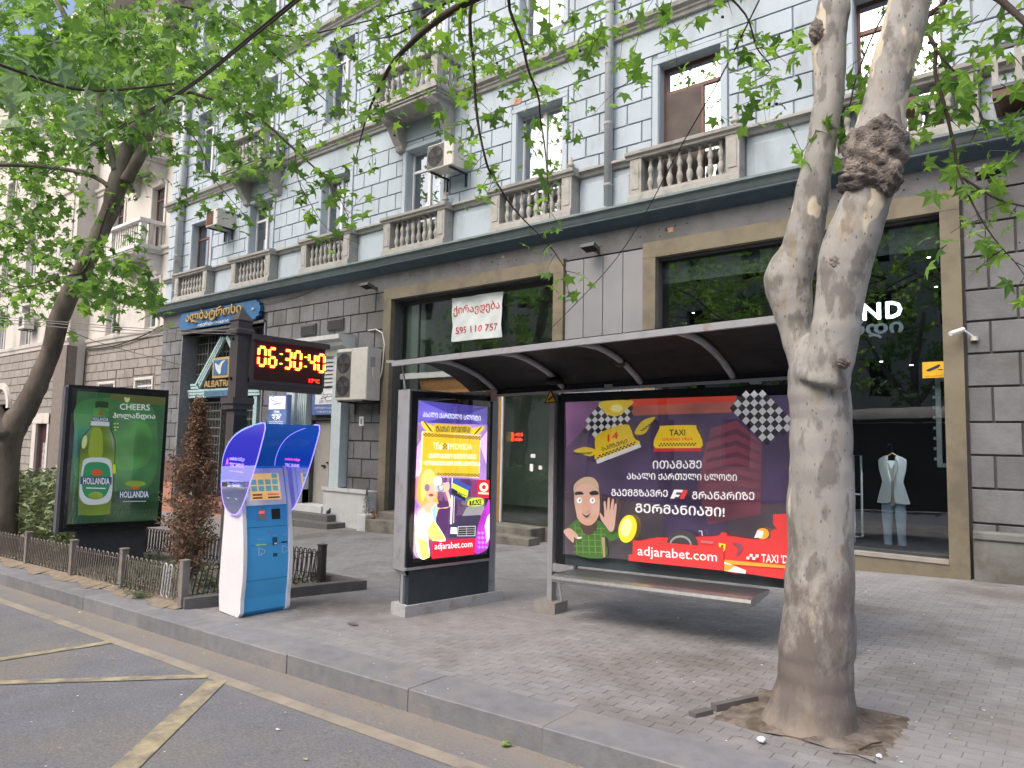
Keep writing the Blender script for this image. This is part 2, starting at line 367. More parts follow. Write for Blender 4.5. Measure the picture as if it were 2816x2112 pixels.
M_tan = mat('tan_cladding', (.185, .162, .115), rough=.7, var=.14, scale=2.2, bump=.1, dirt=(.13, .115, .085), dirts=1.3, dirtt=.52)
M_white = mat('white_upvc', (.62, .64, .66), rough=.4, var=.04)
M_brown = mat('brown_wood', (.12, .055, .04), rough=.5, var=.2, scale=6)
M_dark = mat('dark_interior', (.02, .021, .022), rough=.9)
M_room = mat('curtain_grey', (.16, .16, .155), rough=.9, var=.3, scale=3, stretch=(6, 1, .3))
G_win = glassy('window_glass', refl=.42); G_shop = glassy('shop_glass', tint=(.8, .86, .84), refl=.1)
XL, XR = -26.4, 6.9
ZT = 18.2
bays = [-24.0, -20.25, -16.45, -12.87, -9.2, -5.62, -2.05, 1.55, 5.15]
bld = thing('apartment_building', 'pale blue rusticated building with balustrades over grey shop floor', 'building', (-9.75, 12.4, -.3))
WH = [(c-.64, c+.64, 6.72, 9.4) for c in bays] + [(c-.62, c+.62, 11.15, 13.45) for c in bays] + [(c-.62, c+.62, 14.9, 17.0) for c in bays]
NIC = (-24.85, -19.7, -2, 5.42); POR = (-17.15, -15.92, -2, 2.36); SHL = (-13.79, -8.68, -2, 5.46); SHR = (-6.25, -1.52, .26, 5.45)
b = MB(); wall_cells(b, XL, XR, -1.6, 6.3, 12.4, 12.72, [NIC, POR, SHL, SHR], M_loj); gw = b.obj('ground_floor_wall', bld)
b = MB(); wall_cells(b, XL, XR, 6.3, ZT, 12.4, 12.72, WH, M_upj); uw = b.obj('upper_wall', bld)
b = MB(); b.box((XL, 16.6, -1.6), (XR, 24, ZT), M_dark); b.box((XL, 12.72, 6.3), (XR, 16.6, 6.6), M_dark); b.box((XL, 13.6, 6.6), (XR, 16.6, ZT), M_dark)
b.box((XL, 12.72, -1.6), (XL+.3, 16.6, ZT), M_up); b.box((XR-.3, 12.72, -1.6), (XR, 16.6, ZT), M_up); b.box((XL, 12.72, ZT-.2), (XR, 13.6, ZT), M_up); b.obj('building_core', bld)
# stone blocks
SUR = [(h[0]-.14, h[1]+.14, h[2]-.1, h[3]+.12) for h in WH]
ct = [7.6, 7.91, 8.345, 8.78, 9.21, 9.64]
R_up = [(XL+.02, XR, ct, .66, SUR), (XL+.02, XR, [10.45, 10.85, 11.28, 11.71, 12.14, 12.57, 13.0, 13.43], .66, SUR), (XL+.02, XR, [14.1, 14.6, 15.1, 15.6, 16.1, 16.6, 17.1], .66, SUR)]
blocks(bld, 'stone_block', R_up, 12.4, M_up, limit=300)
b = MB()
for z0, z1 in ((9.655, 10.2), (13.445, 13.9), (17.115, ZT-.35)):
    for r in sub_rects(XL, XR, z0, z1, SUR): b.box((r[0], 12.37, r[2]), (r[1], 12.4, r[3]), M_up)
b.obj('plain_frieze', bld)
zl = [-1.0, -.65, -.16, .33, .82, 1.32, 1.8, 2.28, 2.8, 3.29, 3.77, 4.24, 4.74, 5.24, 5.73]
H2 = [(NIC[0]-.02, NIC[1]+.02, -2, 5.44), (-25.0, -19.6, 5.44, 6.3), (-18.05, -15.45, -2, 4.72), (-14.1, -8.4, -2, 5.79), (-8.4, -6.55, -2, 6.3), (-6.55, -1.23, -2, 5.81)]
b0 = bld
blocks(bld, 'ashlar_block', [(XL+.01, XR, zl, .68, H2)], 12.4, M_lo, gap=.03, limit=300, thick=.035)
b = MB()
for r in sub_rects(XL, XR, 5.745, 6.2, [(-25.0, -19.6, 5.44, 5.75), (-14.1, -8.4, 5, 5.79), (-6.55, -1.23, 5, 5.81)]): b.box((r[0], 12.362, r[2]), (r[1], 12.4, r[3]), M_lo)
b.obj('plain_band', bld)
# light cladding panels between the shops
M_clad = mat('light_cladding', (.23, .235, .25), rough=.4, var=.06, scale=2, piece=.03)
for i in range(4):
    x = -8.42 + .02 + i*.465
    b = MB(); b.box((x, 12.33, -.9), (x+.45, 12.4, 5.70), M_clad, .004); b.obj('cladding_panel', bld)
# plinth on the right
M_pl = mat('weathered_plinth', (.18, .185, .18), rough=.9, var=.15, scale=3, bump=.3, dirt=(.11, .105, .09), dirts=1.5, dirtt=.5)
b = MB(); b.box((-1.2, 12.2, -.5), (XR, 12.36, .6), M_pl); b.box((-1.2, 12.16, .6), (XR, 12.36, .72), M_pl, .02); b.obj('plinth', bld)
# cornice
def profile(mb, x0, x1, pts, m):
    n = len(pts); v = [(x0, y, z) for y, z in pts] + [(x1, y, z) for y, z in pts]
    mb.add(v, [(i, i+1, i+1+n, i+n)[::-1] for i in range(n-1)] + [(0, n, 2*n-1, n-1)[::-1]] + [tuple(range(n)), tuple(range(n, 2*n))[::-1]], m)
b = MB(); profile(b, XL-.1, XR, [(12.4, 6.15), (12.36, 6.2), (12.3, 6.22), (12.22, 6.25), (12.1, 6.33), (12.06, 6.345), (12.4, 6.345)], M_c2)
b.obj('cornice_cove', bld, True)
b = MB(); profile(b, XL-.35, XR, [(12.4, 6.345), (12.05, 6.345), (12.045, 6.37), (12.03, 6.38), (12.0, 6.42), (11.97, 6.48), (11.9, 6.5), (11.9, 6.545), (12.4, 6.565)], M_c1)
b.obj('cornice', bld)
M_orange = mat('bare_brick_patch', (.42, .25, .15), rough=.9)
b = MB()
for x, z, s in ((-10.2, 6.05, .06), (-6.05, 5.95, .09), (-9.93, 9.62, .16), (-2.7, 6.1, .05)): b.box((x, 12.355, z), (x+s*1.3, 12.362, z+s), M_orange)
b.obj('plaster_patch', bld)
b = MB()
for i in range(46): 
    x = ru(-13.5, -1.2) if i < 34 else ru(-1.1, .3); z = (5.95 + ru(-.06, .12)) if i < 34 else ru(2.4, 5.6)
    b.box((x, 12.352 if i < 34 else 12.36, z), (x+.022, 12.364, z+.022), M_dark)
b.obj('bolt_holes', bld, kind='stuff')
# string courses + sill bands
for z in (10.2, 13.9):
    for x0, x1 in ([(XL-.12, -21.45), (-18.85, -14.0), (-11.6, XR)] if z == 10.2 else [(XL-.12, XR)]):
        b = MB(); profile(b, x0, x1, [(12.38, z), (12.3, z+.01), (12.28, z+.06), (12.24, z+.09), (12.24, z+.13), (12.16, z+.17), (12.14, z+.25), (12.4, z+.27)], M_bal); b.obj('string_course', bld)
b = MB(); profile(b, XL-.3, XR, [(12.38, ZT-.45), (12.2, ZT-.4), (12.0, ZT-.2), (11.8, ZT-.15), (11.8, ZT), (12.4, ZT+.05)], M_bal); b.obj('roof_cornice', bld)
b = MB(); b.box((XL, 12.4, ZT+.05), (XR, 24, ZT+.2), M_c1); b.obj('roof', bld)
for a, c in zip([XL-1.1] + bays, bays + [XR+1.1]):
    x0, x1 = a + 1.12, c - 1.12
    if x1 - x0 < .2: continue
    b = MB(); profile(b, x0, x1, [(12.38, 7.44), (12.3, 7.46), (12.27, 7.52), (12.2, 7.55), (12.2, 7.6), (12.4, 7.61)], M_bal)
    b.box((x0, 12.36, 6.56), (x1, 12.4, 7.44), M_up); b.obj('sill_band', bld)
    if x1-x0 > .5: b = MB(); b.box((x0+.14, 12.335, 6.6), (x1-.14, 12.36, 7.3), M_up, .012); b.obj('apron_panel', bld)
# balustrade balconies
bp = [(.055, 0), (.055, .04), (.035, .06), (.045, .1), (.062, .16), (.066, .22), (.05, .28), (.033, .315), (.042, .335), (.042, .35), (.033, .37), (.045, .4), (.06, .45), (.05, .5), (.032, .56), (.026, .62), (.032, .65), (.05, .67), (.05, .7)]
_b = MB(); _b.lathe((0, 0, 0), bp, M_bal, 10); ME_BAL = _b.mesh('baluster', True)
_b = MB(); _b.lathe((0, 0, 0), [(.1, 0), (.1, .03), (.055, .06), (.05, .09), (.085, .11), (.085, .13), (.06, .17), (.045, .26), (.02, .32)], M_bal, 12); ME_FIN = _b.mesh('finial', True)
def balcony(c, fins=(), hw=1.1):
    b = MB(); b.box((c-hw-.02, 12.0, 6.56), (c+hw+.02, 12.4, 6.7), M_bal, .01); b.box((c-hw, 12.03, 6.7), (c+hw, 12.4, 6.745), M_bal); B = b.obj('balcony', bld)
    for s in (-1, 1):
        x = c + s*(hw-.125); b = MB(); b.box((x-.125, 12.06, 6.745), (x+.125, 12.4, 7.45), M_bal)
        b.box((x-.08, 12.045, 6.83), (x+.08, 12.06, 7.36), M_bal, .01); b.obj('pier', B)
    b = MB(); profile(b, c-hw-.08, c+hw+.08, [(12.4, 7.45), (12.04, 7.45), (12.03, 7.49), (11.98, 7.52), (11.97, 7.58), (12.03, 7.61), (12.4, 7.61)], M_bal); b.obj('handrail', B)
    for i in range(8):
        o = mk('baluster', ME_BAL, B); o.location = (c - .71 + i*1.42/7, 12.19, 6.745); o.scale = (1, 1, 1)
        o.rotation_euler.z = rnd()*6
    for s in fins: o = mk('finial', ME_FIN, B); o.location = (c + s*(hw-.12), 12.2, 7.61)
for i, c in enumerate(bays): balcony(c, {3: (1,), 4: (1,), 5: (1,), 6: (-1,)}.get(i, ()))
# projecting balconies on the second floor
def big_balcony(c, parent, zs=10.15, yf=11.5, hw=1.17, zr=11.28, m=M_bal, slats=False, nb=8, wy=12.4):
    b = MB()
    for k, (dz0, dz1, e) in enumerate(((.13, .27, 0), (.07, .13, -.04), (0, .07, -.08))): b.box((c-hw-e*-1, yf-e, zs+dz0), (c+hw+e, wy, zs+dz1), m)
    B = b.obj('projecting_balcony', parent)
    zb = zs + .27; ht = zr - zb
    for x in (c-hw+.14, c+hw-.14): b = MB(); b.box((x-.11, yf+.05, zb), (x+.11, yf+.27, zr-.14), m); b.obj('pier', B)
    b = MB(); b.box((c-hw, yf-.02, zr-.14), (c+hw, yf+.3, zr), m, .02); b.box((c-hw, yf+.3, zr-.14), (c-hw+.28, wy, zr), m); b.box((c+hw-.28, yf+.3, zr-.14), (c+hw, wy, zr), m); b.obj('handrail', B)
    sc = (ht-.14)/.7
    L = [(c - hw + .42 + i*(2*hw-.84)/(nb-1), yf+.16) for i in range(nb)] + [(c+s*(hw-.14), yf+.42+k*.2) for s in (-1, 1) for k in range(3)]
    for x, y in L:
        if slats: b = MB(); b.box((-.04, -.02, 0), (.04, .02, ht-.14), m); o = mk('baluster', b.mesh('baluster'), B)
        else: o = mk('baluster', ME_BAL, B); o.scale = (1, 1, sc)
        o.location = (x, y, zb)
    for s in (-1, 1):      # scrolled brackets
        x = c + s*(hw-.3); pr = smooth2([(wy, zs), (yf+.1, zs), (yf+.12, zs-.12), (yf+.2, zs-.16), (yf+.3, zs-.12), (yf+.45, zs-.28), (yf+.6, zs-.5), (wy-.2, zs-.62), (wy-.14, zs-.74), (wy, zs-.78)], 3, False)
        b = MB(); b.prism(pr, lambda u, v, x=x: (x-.13, u, v), (.26, 0, 0), m); b.obj('bracket', B)
    return B
big_balcony(-20.15, bld); big_balcony(-12.8, bld)
# windows
def window(parent, x0, x1, z0, z1, style='white', wy=12.4, sur=True, m=None, sm=None, depth=.2, rm=None):
    fm = M_white if style in ('white', 'tall') else M_brown; y = wy + depth; sm = sm or M_up
    b = MB()
    if sur:
        w_ = .13; b.box((x0-w_, wy-.055, z0-.02), (x0, wy, z1), sm, .01); b.box((x1, wy-.055, z0-.02), (x1+w_, wy, z1), sm, .01); b.box((x0-w_, wy-.06, z1), (x1+w_, wy, z1+.12), sm, .015)
    else: b.box((x0, wy-.03, z0-.06), (x1, wy+.1, z0), sm)
    b.box((x0-.012, wy-.02, z0), (x0+.012, y, z1), sm); b.box((x1-.012, wy-.02, z0), (x1+.012, y, z1), sm); b.box((x0, wy-.02, z1-.012), (x1, y, z1+.012), sm)
    W = b.obj('window', parent)
    b = MB(); f = .06
    b.box((x0, y, z0), (x0+f, y+.06, z1), fm); b.box((x1-f, y, z0), (x1, y+.06, z1), fm); b.box((x0+f, y, z1-f), (x1-f, y+.06, z1), fm); b.box((x0+f, y, z0), (x1-f, y+.06, z0+f), fm)
    zt = z1 - (z1-z0)*.2; xm = (x0+x1)/2
    if style == 'brown': xm = x0 + (x1-x0)*.62
    if style != 'tall': b.box((x0+f, y-.005, zt-.035), (x1-f, y+.055, zt+.035), fm)
    b.box((xm-.05, y-.008, z0+f), (xm+.05, y+.052, zt-.035 if style == 'brown' else z1-f), fm); b.obj('sash', W)
    b = MB(); b.box((x0+f, y+.03, z0+f), (x1-f, y+.036, z1-f), m or G_win); b.obj('pane', W)
    b = MB(); b.face([(x0-.2, y+.35, z0-.2), (x1+.2, y+.35, z0-.2), (x1+.2, y+.35, z1+.2), (x0-.2, y+.35, z1+.2)], rm or (M_room if rnd() < .4 else M_dark)); b.obj('dark_or_curtain_back', W)  # most are plain dark sheets standing for the unlit room, some grey drapes
    return W
st = ['brown', 'white', 'white', 'white', 'tall', 'brown', 'brown', 'white', 'white']
for i, h in enumerate(WH):
    f, k = divmod(i, len(bays))
    window(bld, h[0], h[1], h[2], h[3], st[k] if f == 0 else ('tall' if k in (1, 3) else 'white'), rm=mat('mesh_screen', (.09, .075, .07)) if f == 0 and k == 5 else None)
b = MB(); b.box((-6.2, 12.585, 6.78), (-5.47, 12.6, 8.83), mat('insect_screen', (.085, .07, .065), rough=.8, var=.2, scale=3)); b.obj('insect_screen', bld)
# ---- left shop (to let)
M_frm = mat('dark_frame', (.06, .062, .065), rough=.5)
M_cst = mat('concrete_step', (.2, .19, .165), rough=.9, var=.15, scale=4, bump=.3, dirt=(.12, .115, .1), dirts=2.4, dirtt=.5)
b = MB()
b.box((-14.08, 12.26, -.75), (-13.8, 12.5, 5.48), M_tan); b.box((-8.67, 12.26, -.6), (-8.41, 12.5, 5.48), M_tan); b.box((-14.08, 12.255, 5.48), (-8.41, 12.5, 5.77), M_tan); b.obj('shop_surround', bld)
b = MB(); b.box((-13.8, 12.6, 0.0), (-13.74, 12.68, 5.46), M_frm); b.box((-13.74, 12.6, 5.34), (-8.68, 12.68, 5.46), M_frm); b.box((-13.74, 12.6, 3.42), (-8.68, 12.68, 3.56), mat('pale_transom', (.4, .42, .42)));
b.box((-13.12, 12.6, 3.56), (-13.09, 12.66, 5.34), M_frm); b.box((-10.3, 12.6, .05), (-10.26, 12.66, 3.42), M_white); b.obj('shop_window_frame', bld)
for x0, x1, z0, z1 in ((-13.73, -8.69, 3.57, 5.33), (-10.25, -8.69, .08, 3.41), (-13.73, -13.1, .08, 3.41)): b = MB(); b.box((x0, 12.63, z0), (x1, 12.64, z1), G_shop); b.obj('shop_pane', bld)
b = MB(); mg = mat('green_grey_wall', (.42, .48, .43), rough=.8, var=.15, scale=1.5)
b.box((-13.79, 12.75, -.3), (-13.7, 16.5, 6.2), mg); b.box((-8.7, 12.75, -.3), (-8.6, 16.5, 6.2), mg); b.box((-13.79, 16.3, -.3), (-8.6, 16.5, 6.2), mg); b.box((-13.79, 12.75, 5.9), (-8.6, 16.5, 6.2), mg); b.box((-13.79, 12.75, 3.5), (-13.0, 14.2, 5.9), mg); b.box((-13.79, 12.5, -.5), (-8.6, 16.5, .05), M_cst); b.obj('shop_room', bld)
M_wood = mat('varnished_wood', (.36, .2, .08), rough=.45, var=.2, scale=3, stretch=(8, 8, 1))
wd = MB(); wd.box((-13.0, 12.86, .05), (-12.78, 13.0, 3.05), M_wood); wd.box((-10.64, 12.7, .02), (-10.37, 12.84, 3.05), M_wood)
profile(wd, -13.15, -10.3, [(13.0, 3.05), (12.84, 3.05), (12.83, 3.12), (12.78, 3.2), (12.72, 3.34), (12.72, 3.4), (13.0, 3.4)], M_wood); dw = wd.obj('wooden_doorway', bld)
b = MB(); b.box((-12.78, 12.9, .05), (-10.64, 12.92, 3.05), G_shop); b.box((-11.75, 12.88, .05), (-11.68, 12.94, 3.05), M_wood); b.obj('glazed_door', dw)
for (x0, x1, y0, z0, z1) in ((-13.75, -8.95, 12.0, -.8, .05), (-13.75, -8.72, 11.62, -.8, -.1)): b = MB(); b.box((x0, y0, z0), (x1, 12.5 if z1 > 0 else 12.0, z1), M_cst, .01); b.obj('shop_step', bld)
# ---- right shop
b = MB()
b.box((-6.53, 12.26, -.4), (-6.26, 12.5, 5.48), M_tan); b.box((-1.51, 12.26, -.3), (-1.25, 12.5, 5.48), M_tan); b.box((-6.53, 12.255, 5.48), (-1.25, 12.5, 5.79), M_tan); b.box((-6.26, 12.26, -.3), (-1.51, 12.5, .2), M_tan); b.obj('display_window_surround', bld)
b = MB(); b.box((-6.26, 12.24, .2), (-1.51, 12.5, .26), mat('pale_sill', (.3, .28, .25))); b.obj('display_window_sill', bld)
G_dark = glassy('display_glass', tint=(.75, .8, .82), refl=.1)
for x0, x1 in ((-6.25, -4.02), (-4.0, -1.52)): b = MB(); b.box((x0, 12.55, .26), (x1, 12.562, 5.45), G_dark); b.obj('display_pane', bld)
b = MB(); mk2 = mat('black_shop', (.012, .012, .014), rough=.6); mfl = mat('shop_floor', (.015, .015, .017), rough=.3)
b.box((-6.4, 12.72, .0), (-6.3, 16.5, 6.2), mk2); b.box((-1.5, 12.72, 0), (-1.4, 16.5, 6.2), mk2); b.box((-6.4, 16.3, 0), (-1.4, 16.5, 6.2), mk2); b.box((-6.4, 12.5, -.1), (-1.4, 16.5, .25), mfl); b.box((-6.4, 12.72, 5.7), (-1.4, 16.5, 6.2), mk2)
b.box((-6.4, 12.58, 5.0), (-1.52, 12.62, 5.45), mat('pelmet', (.14, .16, .14), rough=.7, var=.4, scale=9))
b.obj('display_room', bld)
# ---- entrance niche
NB = 12.98
b = MB(); b.box((NIC[0], NB, -1.5), (NIC[1], NB+.1, 5.42), M_dark); b.box((NIC[0]-.02, 12.3, 5.42), (NIC[1], NB, 5.5), M_lo); b.box((NIC[0]-.05, 12.34, -1.5), (NIC[0]+.02, NB, 5.42), M_lo2 if 0 else mat('niche_grey', (.17, .185, .2), rough=.85)); b.box((NIC[1]-.02, 12.34, -1.5), (NIC[1]+.05, NB, 5.42), mat('niche_grey', (.17, .185, .2))); niche = b.obj('entrance_niche', bld)
M_gr = mat('grille_grey', (.1, .105, .105), rough=.6)
b = MB()
for x in np.arange(-24.75, -19.8, .2): b.box((x, 12.84, 3.2), (x+.02, 12.86, 5.4), M_gr)
for z in np.arange(3.3, 5.4, .36): b.box((-24.8, 12.85, z), (-19.75, 12.875, z+.03), M_gr)
for x in (-23.95, -22.1, -20.6): b.box((x, 12.82, 3.2), (x+.05, 12.88, 5.4), M_gr)
b.obj('window_grille', bld)
for x0, x1 in ((-24.2, -22.85), (-22.1, -20.75)):
    b = MB(); b.box((x0, 12.84, -.2), (x0+.05, 12.89, 3.0), M_gr); b.box((x1-.05, 12.84, -.2), (x1, 12.89, 3.0), M_gr)
    for z in np.arange(-.2, 3.05, .29): b.box((x0, 12.85, z), (x1, 12.875, z+.04), M_gr)
    for x in np.arange(x0+.2, x1-.1, .19): b.box((x, 12.855, -.2), (x+.02, 12.872, 3.0), M_gr)
    b.obj('door_grille', bld)
M_tq = mat('turquoise_paint', (.33, .47, .49), rough=.6, var=.1, scale=4)
fr = MB()
for k, (y, e) in enumerate(((12.66, 0), (12.64, .1), (12.62, .2))):
    z = 3.18 + k*.1
    fr.box((-25.0+.0, y, z), (-20.3, y+.1, z+.085), M_tq)
def slant(x0, z0, x1, z1, k):
    d = Vector((x1-x0, 0, z1-z0)).normalized(); n = Vector((-d.z, 0, d.x)) * (.095 if x1 > x0 else -.095)
    o = Vector((x0, 12.66-.02*k, z0)) + n*k; fr.obox(o, Vector((x1-x0, 0, z1-z0)), (0, .1, 0), n*.85, M_tq)
for k in range(3): slant(-24.12, 3.5, -22.58, 5.18 - .06*k, k); slant(-21.0, 3.5, -22.54, 5.18 - .06*k, k)
fr.box((-24.7, 12.66, 3.5), (-24.1, 12.78, 3.58), M_tq); fr.box((-24.7, 12.64, 3.6), (-24.14, 12.78, 3.68), M_tq); fr.box((-24.45, 12.7, -.6), (-24.25, 12.84, 3.17), M_tq); fr.box((-20.7, 12.7, -.6), (-20.5, 12.84, 3.17), M_tq)
fr.obj('turquoise_door_frame', bld)
M_rst = mat('red_stone', (.33, .17, .12), rough=.7, var=.12, scale=4)
M_rdk = mat('dark_red_stone', (.13, .07, .055), rough=.6, var=.12, scale=4)
for i in range(5): b = MB(); b.box((-24.8, 11.7+i*.26, -1.4), (-20.0, 13.0, -.78+i*.15), M_rst if i % 2 else M_rdk, .01); b.obj('entrance_step', bld)
b = MB(); b.box((-25.9, 12.3, -1.3), (NIC[0]-.05, 12.365, .95), M_rdk); b.box((-25.9, 12.29, -1.3), (NIC[0]-.05, 12.3, .2), M_rst); b.obj('red_plinth', bld)
# ---- white side door
M_wp = mat('white_plaster', (.52, .54, .55), rough=.75, var=.05, scale=3, dirt=(.38, .36, .32), dirts=2, dirtt=.6)
M_wb = mat('pale_blue_pilaster', (.44, .52, .55), rough=.7, var=.06)
pt = MB()
pt.box((-18.0, 12.1, -.9), (-17.6, 12.4, 4.1), M_wb); pt.box((-17.6, 12.2, -.9), (-17.17, 12.42, 4.1), M_wb); pt.box((-15.9, 12.12, .55), (-15.5, 12.4, 4.1), M_wb)
for k in range(4): pt.box((-17.55+k*.09, 12.18, -.6), (-17.5+k*.09, 12.2, 3.9), M_wb)
pt.box((-17.17, 12.25, 3.28), (-15.9, 12.45, 4.3), M_wp)
for k in range(7): pt.box((-17.2, 12.2 - .01*k, 3.3+k*.11), (-15.9, 12.26, 3.37+k*.11), M_wp)
profile(pt, -18.15, -15.3, [(12.4, 4.1), (12.15, 4.12), (12.1, 4.3), (11.95, 4.36), (11.92, 4.46), (11.8, 4.52), (11.8, 4.64), (12.4, 4.68)], M_wp); pt.obj('white_portal', bld)
M_dr = mat('grey_beige_door', (.34, .33, .31), rough=.5, var=.05)
dr = MB(); dr.box((-17.13, 12.52, .02), (-16.45, 12.58, 2.34), M_dr, .004); dr.box((-16.44, 12.52, .02), (-15.94, 12.58, 2.34), M_dr, .004); door = dr.obj('door', bld)
b = MB(); b.box((-16.72, 12.46, 1.05), (-16.58, 12.52, 1.1), M_dark); b.lathe((-16.5, 12.5, 1.15), [(.03, 0), (.03, .04)], M_dark, 8); b.obj('door_handle', door)
b = MB(); b.box((-17.15, 12.5, 2.36), (-15.92, 12.54, 2.52), M_dark)
for k in range(12): b.box((-17.1+k*.1, 12.47, 2.36), (-17.085+k*.1, 12.49, 2.52), M_gr)
b.obj('fanlight_grille', bld)
b = MB(); b.box((-15.92, 11.98, -1), (-14.1, 12.4, .52), M_wp); b.box((-15.95, 11.94, .46), (-14.1, 11.98, .56), M_wp); b.obj('white_plinth', bld)
b = MB(); b.box((-18.1, 11.98, -1), (-17.17, 12.4, .4), M_wp); b.obj('pilaster_base', bld)
M_gst = mat('grey_granite_step', (.13, .128, .125), rough=.8, var=.1, scale=6)
for x1, y0, z in ((-15.95, 11.95, .02), (-15.35, 11.7, -.16), (-14.95, 11.4, -.32)): b = MB(); b.box((-17.9, y0, -1), (x1, 12.5, z), M_wp if z > 0 else M_gst, .01); b.obj('door_step', bld)
# ---- vents, downpipes
def vent(x0, x1, z0, z1):
    b = MB(); b.box((x0, 12.3, z0), (x1, 12.365, z1), M_gr); 
    t = thing('air_vent', 'x', 'vent', ((x0+x1)/2, 12.3, z0)); b.obj('vent_frame', t)
    for k in range(9):
        z = z0 + .03 + k*(z1-z0-.06)/9; b = MB(); b.obox((x0+.03, 12.27, z), (x1-x0-.06, 0, 0), (0, .03, .02), (0, .006, -.01), M_gr); b.obj('slat', t)
    return t
v = vent(-17.75, -17.05, 4.82, 5.15); v['label'] = 'left of two grey louvred vents above the white side door'; v['group'] = 'louvred wall vents'
v = vent(-16.5, -15.8, 4.88, 5.2); v['label'] = 'right louvred vent in the grey wall, nearer the big air conditioner'; v['group'] = 'louvred wall vents'
def downpipe(x, z0, z1, r, label, y=12.22):
    t = thing('downpipe', label, 'downpipe', (x, y, z0)); b = MB(); b.tube([(x, y, z0), (x, y, z1)], r, mat('painted_pipe', (.45, .49, .52), rough=.6, var=.08, dirt=(.33, .27, .23), dirts=3, dirtt=.64), 12); b.obj('pipe', t, True)
    z = z0 + .4
    while z < z1: b = MB(); b.tube([(x, y, z), (x, y, z+.05)], r*1.13, M_bal, 12); b.box((x-.02, y, z), (x+.02, 12.38, z+.04), M_bal); b.obj('pipe_bracket', t); z += 1.3
downpipe(-7.31, 6.7, 17.7, .085, 'pale downpipe between the tall window and the brown framed window'); downpipe(-25.3, 6.6, 17.7, .12, 'thick pale downpipe at the left corner of the blue building', 12.2)
# ================================================================== CREAM NEIGHBOUR
M_cr = mat('cream_render', (.5, .475, .44), rough=.85, var=.05, scale=1.2, dirt=(.33, .315, .29), dirts=.7, dirtt=.62, stretch=(1, 1, .4))
M_crs = mat('cream_stone', (.25, .235, .215), rough=.85, var=.08, scale=3, bump=.2, piece=.07, dirt=(.19, .175, .16), dirts=1, dirtt=.58)
M_crj = mat('cream_joint', (.17, .15, .135), rough=.9)
nb = thing('cream_building', 'cream rendered building with brown wooden windows left of the blue one', 'building', (-36, 12.6, -1))
NY, NY2, XM, XE = 12.6, 11.86, -33.8, -64.0
HN = [(-28.35, -27.35, 6.0, 7.85), (-31.9, -30.9, 6.0, 7.7), (-28.4, -27.35, 9.15, 11.6), (-31.9, -30.9, 9.15, 11.6), (-28.4, -27.4, 13.0, 15.2), (-31.9, -30.9, 13.0, 15.2), (-28.85, -27.5, 3.05, 3.95), (-32.2, -30.8, 3.0, 3.9), (-28.4, -27.4, 16.5, 18.6), (-31.9, -30.9, 16.5, 18.6)]
HN2 = [(-36.6, -35.3, -2.4, 2.25)] + [(x, x+1.1, z, z+1.9) for x in (-39.7, -43.2, -47.0, -51.0, -55, -59) for z in (6.0, 9.3, 12.8, 16.3)] + [(-42.8, -40.4, -2, 3.2)]
b = MB(); wall_cells(b, XM, XL, -2.5, 5.6, NY, NY+.35, HN, M_crj); wall_cells(b, XM, XL, 5.6, 20.5, NY, NY+.35, HN, M_cr); b.obj('recessed_wall', nb)
b = MB(); wall_cells(b, XE, XM, -3.2, 5.6, NY2, NY2+.35, HN2, M_crj); wall_cells(b, XE, XM, 5.6, 20.5, NY2, NY2+.35, HN2, M_cr); b.box((XM-.35, NY2+.35, -2.5), (XM, NY+.35, 20.5), M_cr); b.obj('projecting_wall', nb)
b = MB(); b.box((XE, 13.6, -3), (XL, 24, 20.3), M_dark); b.obj('building_core', nb); b = MB(); b.box((XE, NY2-.5, 20.3), (XL, 24, 20.6), M_cr); b.obj('roof', nb)
zn = [-2.2+.37*i for i in range(22)]; zn = [z for z in zn if z < 5.6]
hx = [(h[0]-.2, h[1]+.2, h[2]-.1, h[3]+.2) for h in HN]; hx2 = [(h[0]-.2, h[1]+.2, h[2]-.1, h[3]+.2) for h in HN2]
blocks(nb, 'rusticated_block', [(XM, XL, zn, .78, hx)], NY, M_crs, gap=.03, limit=150)
blocks(nb, 'quoin_block', [(XE+14, XM, zn, .9, hx2)], NY2, M_crs, gap=.035, limit=150)
for z, e in ((5.6, .12), (8.75, .14), (12.3, .14), (15.9, .14)):
    for x0, x1, y in ((XM-.02, XL-.05, NY), (XE, XM+.0, NY2)):
        b = MB(); profile(b, x0 + (0 if y == NY2 else .02), x1+(.14 if y == NY2 else 0), [(y+.02, z), (y-.05, z+.02), (y-.07, z+.14), (y-e, z+.2), (y-e-.02, z+.32), (y+.02, z+.36)], M_cr); b.obj('string_course', nb)
b = MB(); b.box((XM-1.3, NY2-.06, -2.5), (XM+.0, NY2-.036, 5.6), M_crj); b.box((-35.2, NY2-.05, 5.96), (-34.2, NY2, 20.3), M_cr); b.obj('pilaster', nb)
M_bw = mat('chestnut_wood', (.25, .13, .08), rough=.6, var=.2)
for h in HN + HN2[1:-1]:
    y = NY if h[0] > XM else NY2; st_ = 'brown' if h[2] > 8 and h[0] > XM else 'white'
    W = window(nb, *h, st_, wy=y, sm=M_cr, depth=.16)
big_balcony(-28.6, nb, zs=8.75, yf=11.65, hw=1.4, zr=10.0, m=mat('white_balcony', (.6, .59, .57), rough=.8, dirt=(.4,.38,.35), dirts=3, dirtt=.62), slats=True, nb=11, wy=NY)
big_balcony(-28.6, nb, zs=12.3, yf=11.65, hw=1.4, zr=13.5, m=M_cr, slats=True, nb=11, wy=NY)
big_balcony(-45.5, nb, zs=8.75, yf=10.9, hw=1.6, zr=10.0, m=M_cr, slats=True, nb=10, wy=NY2)
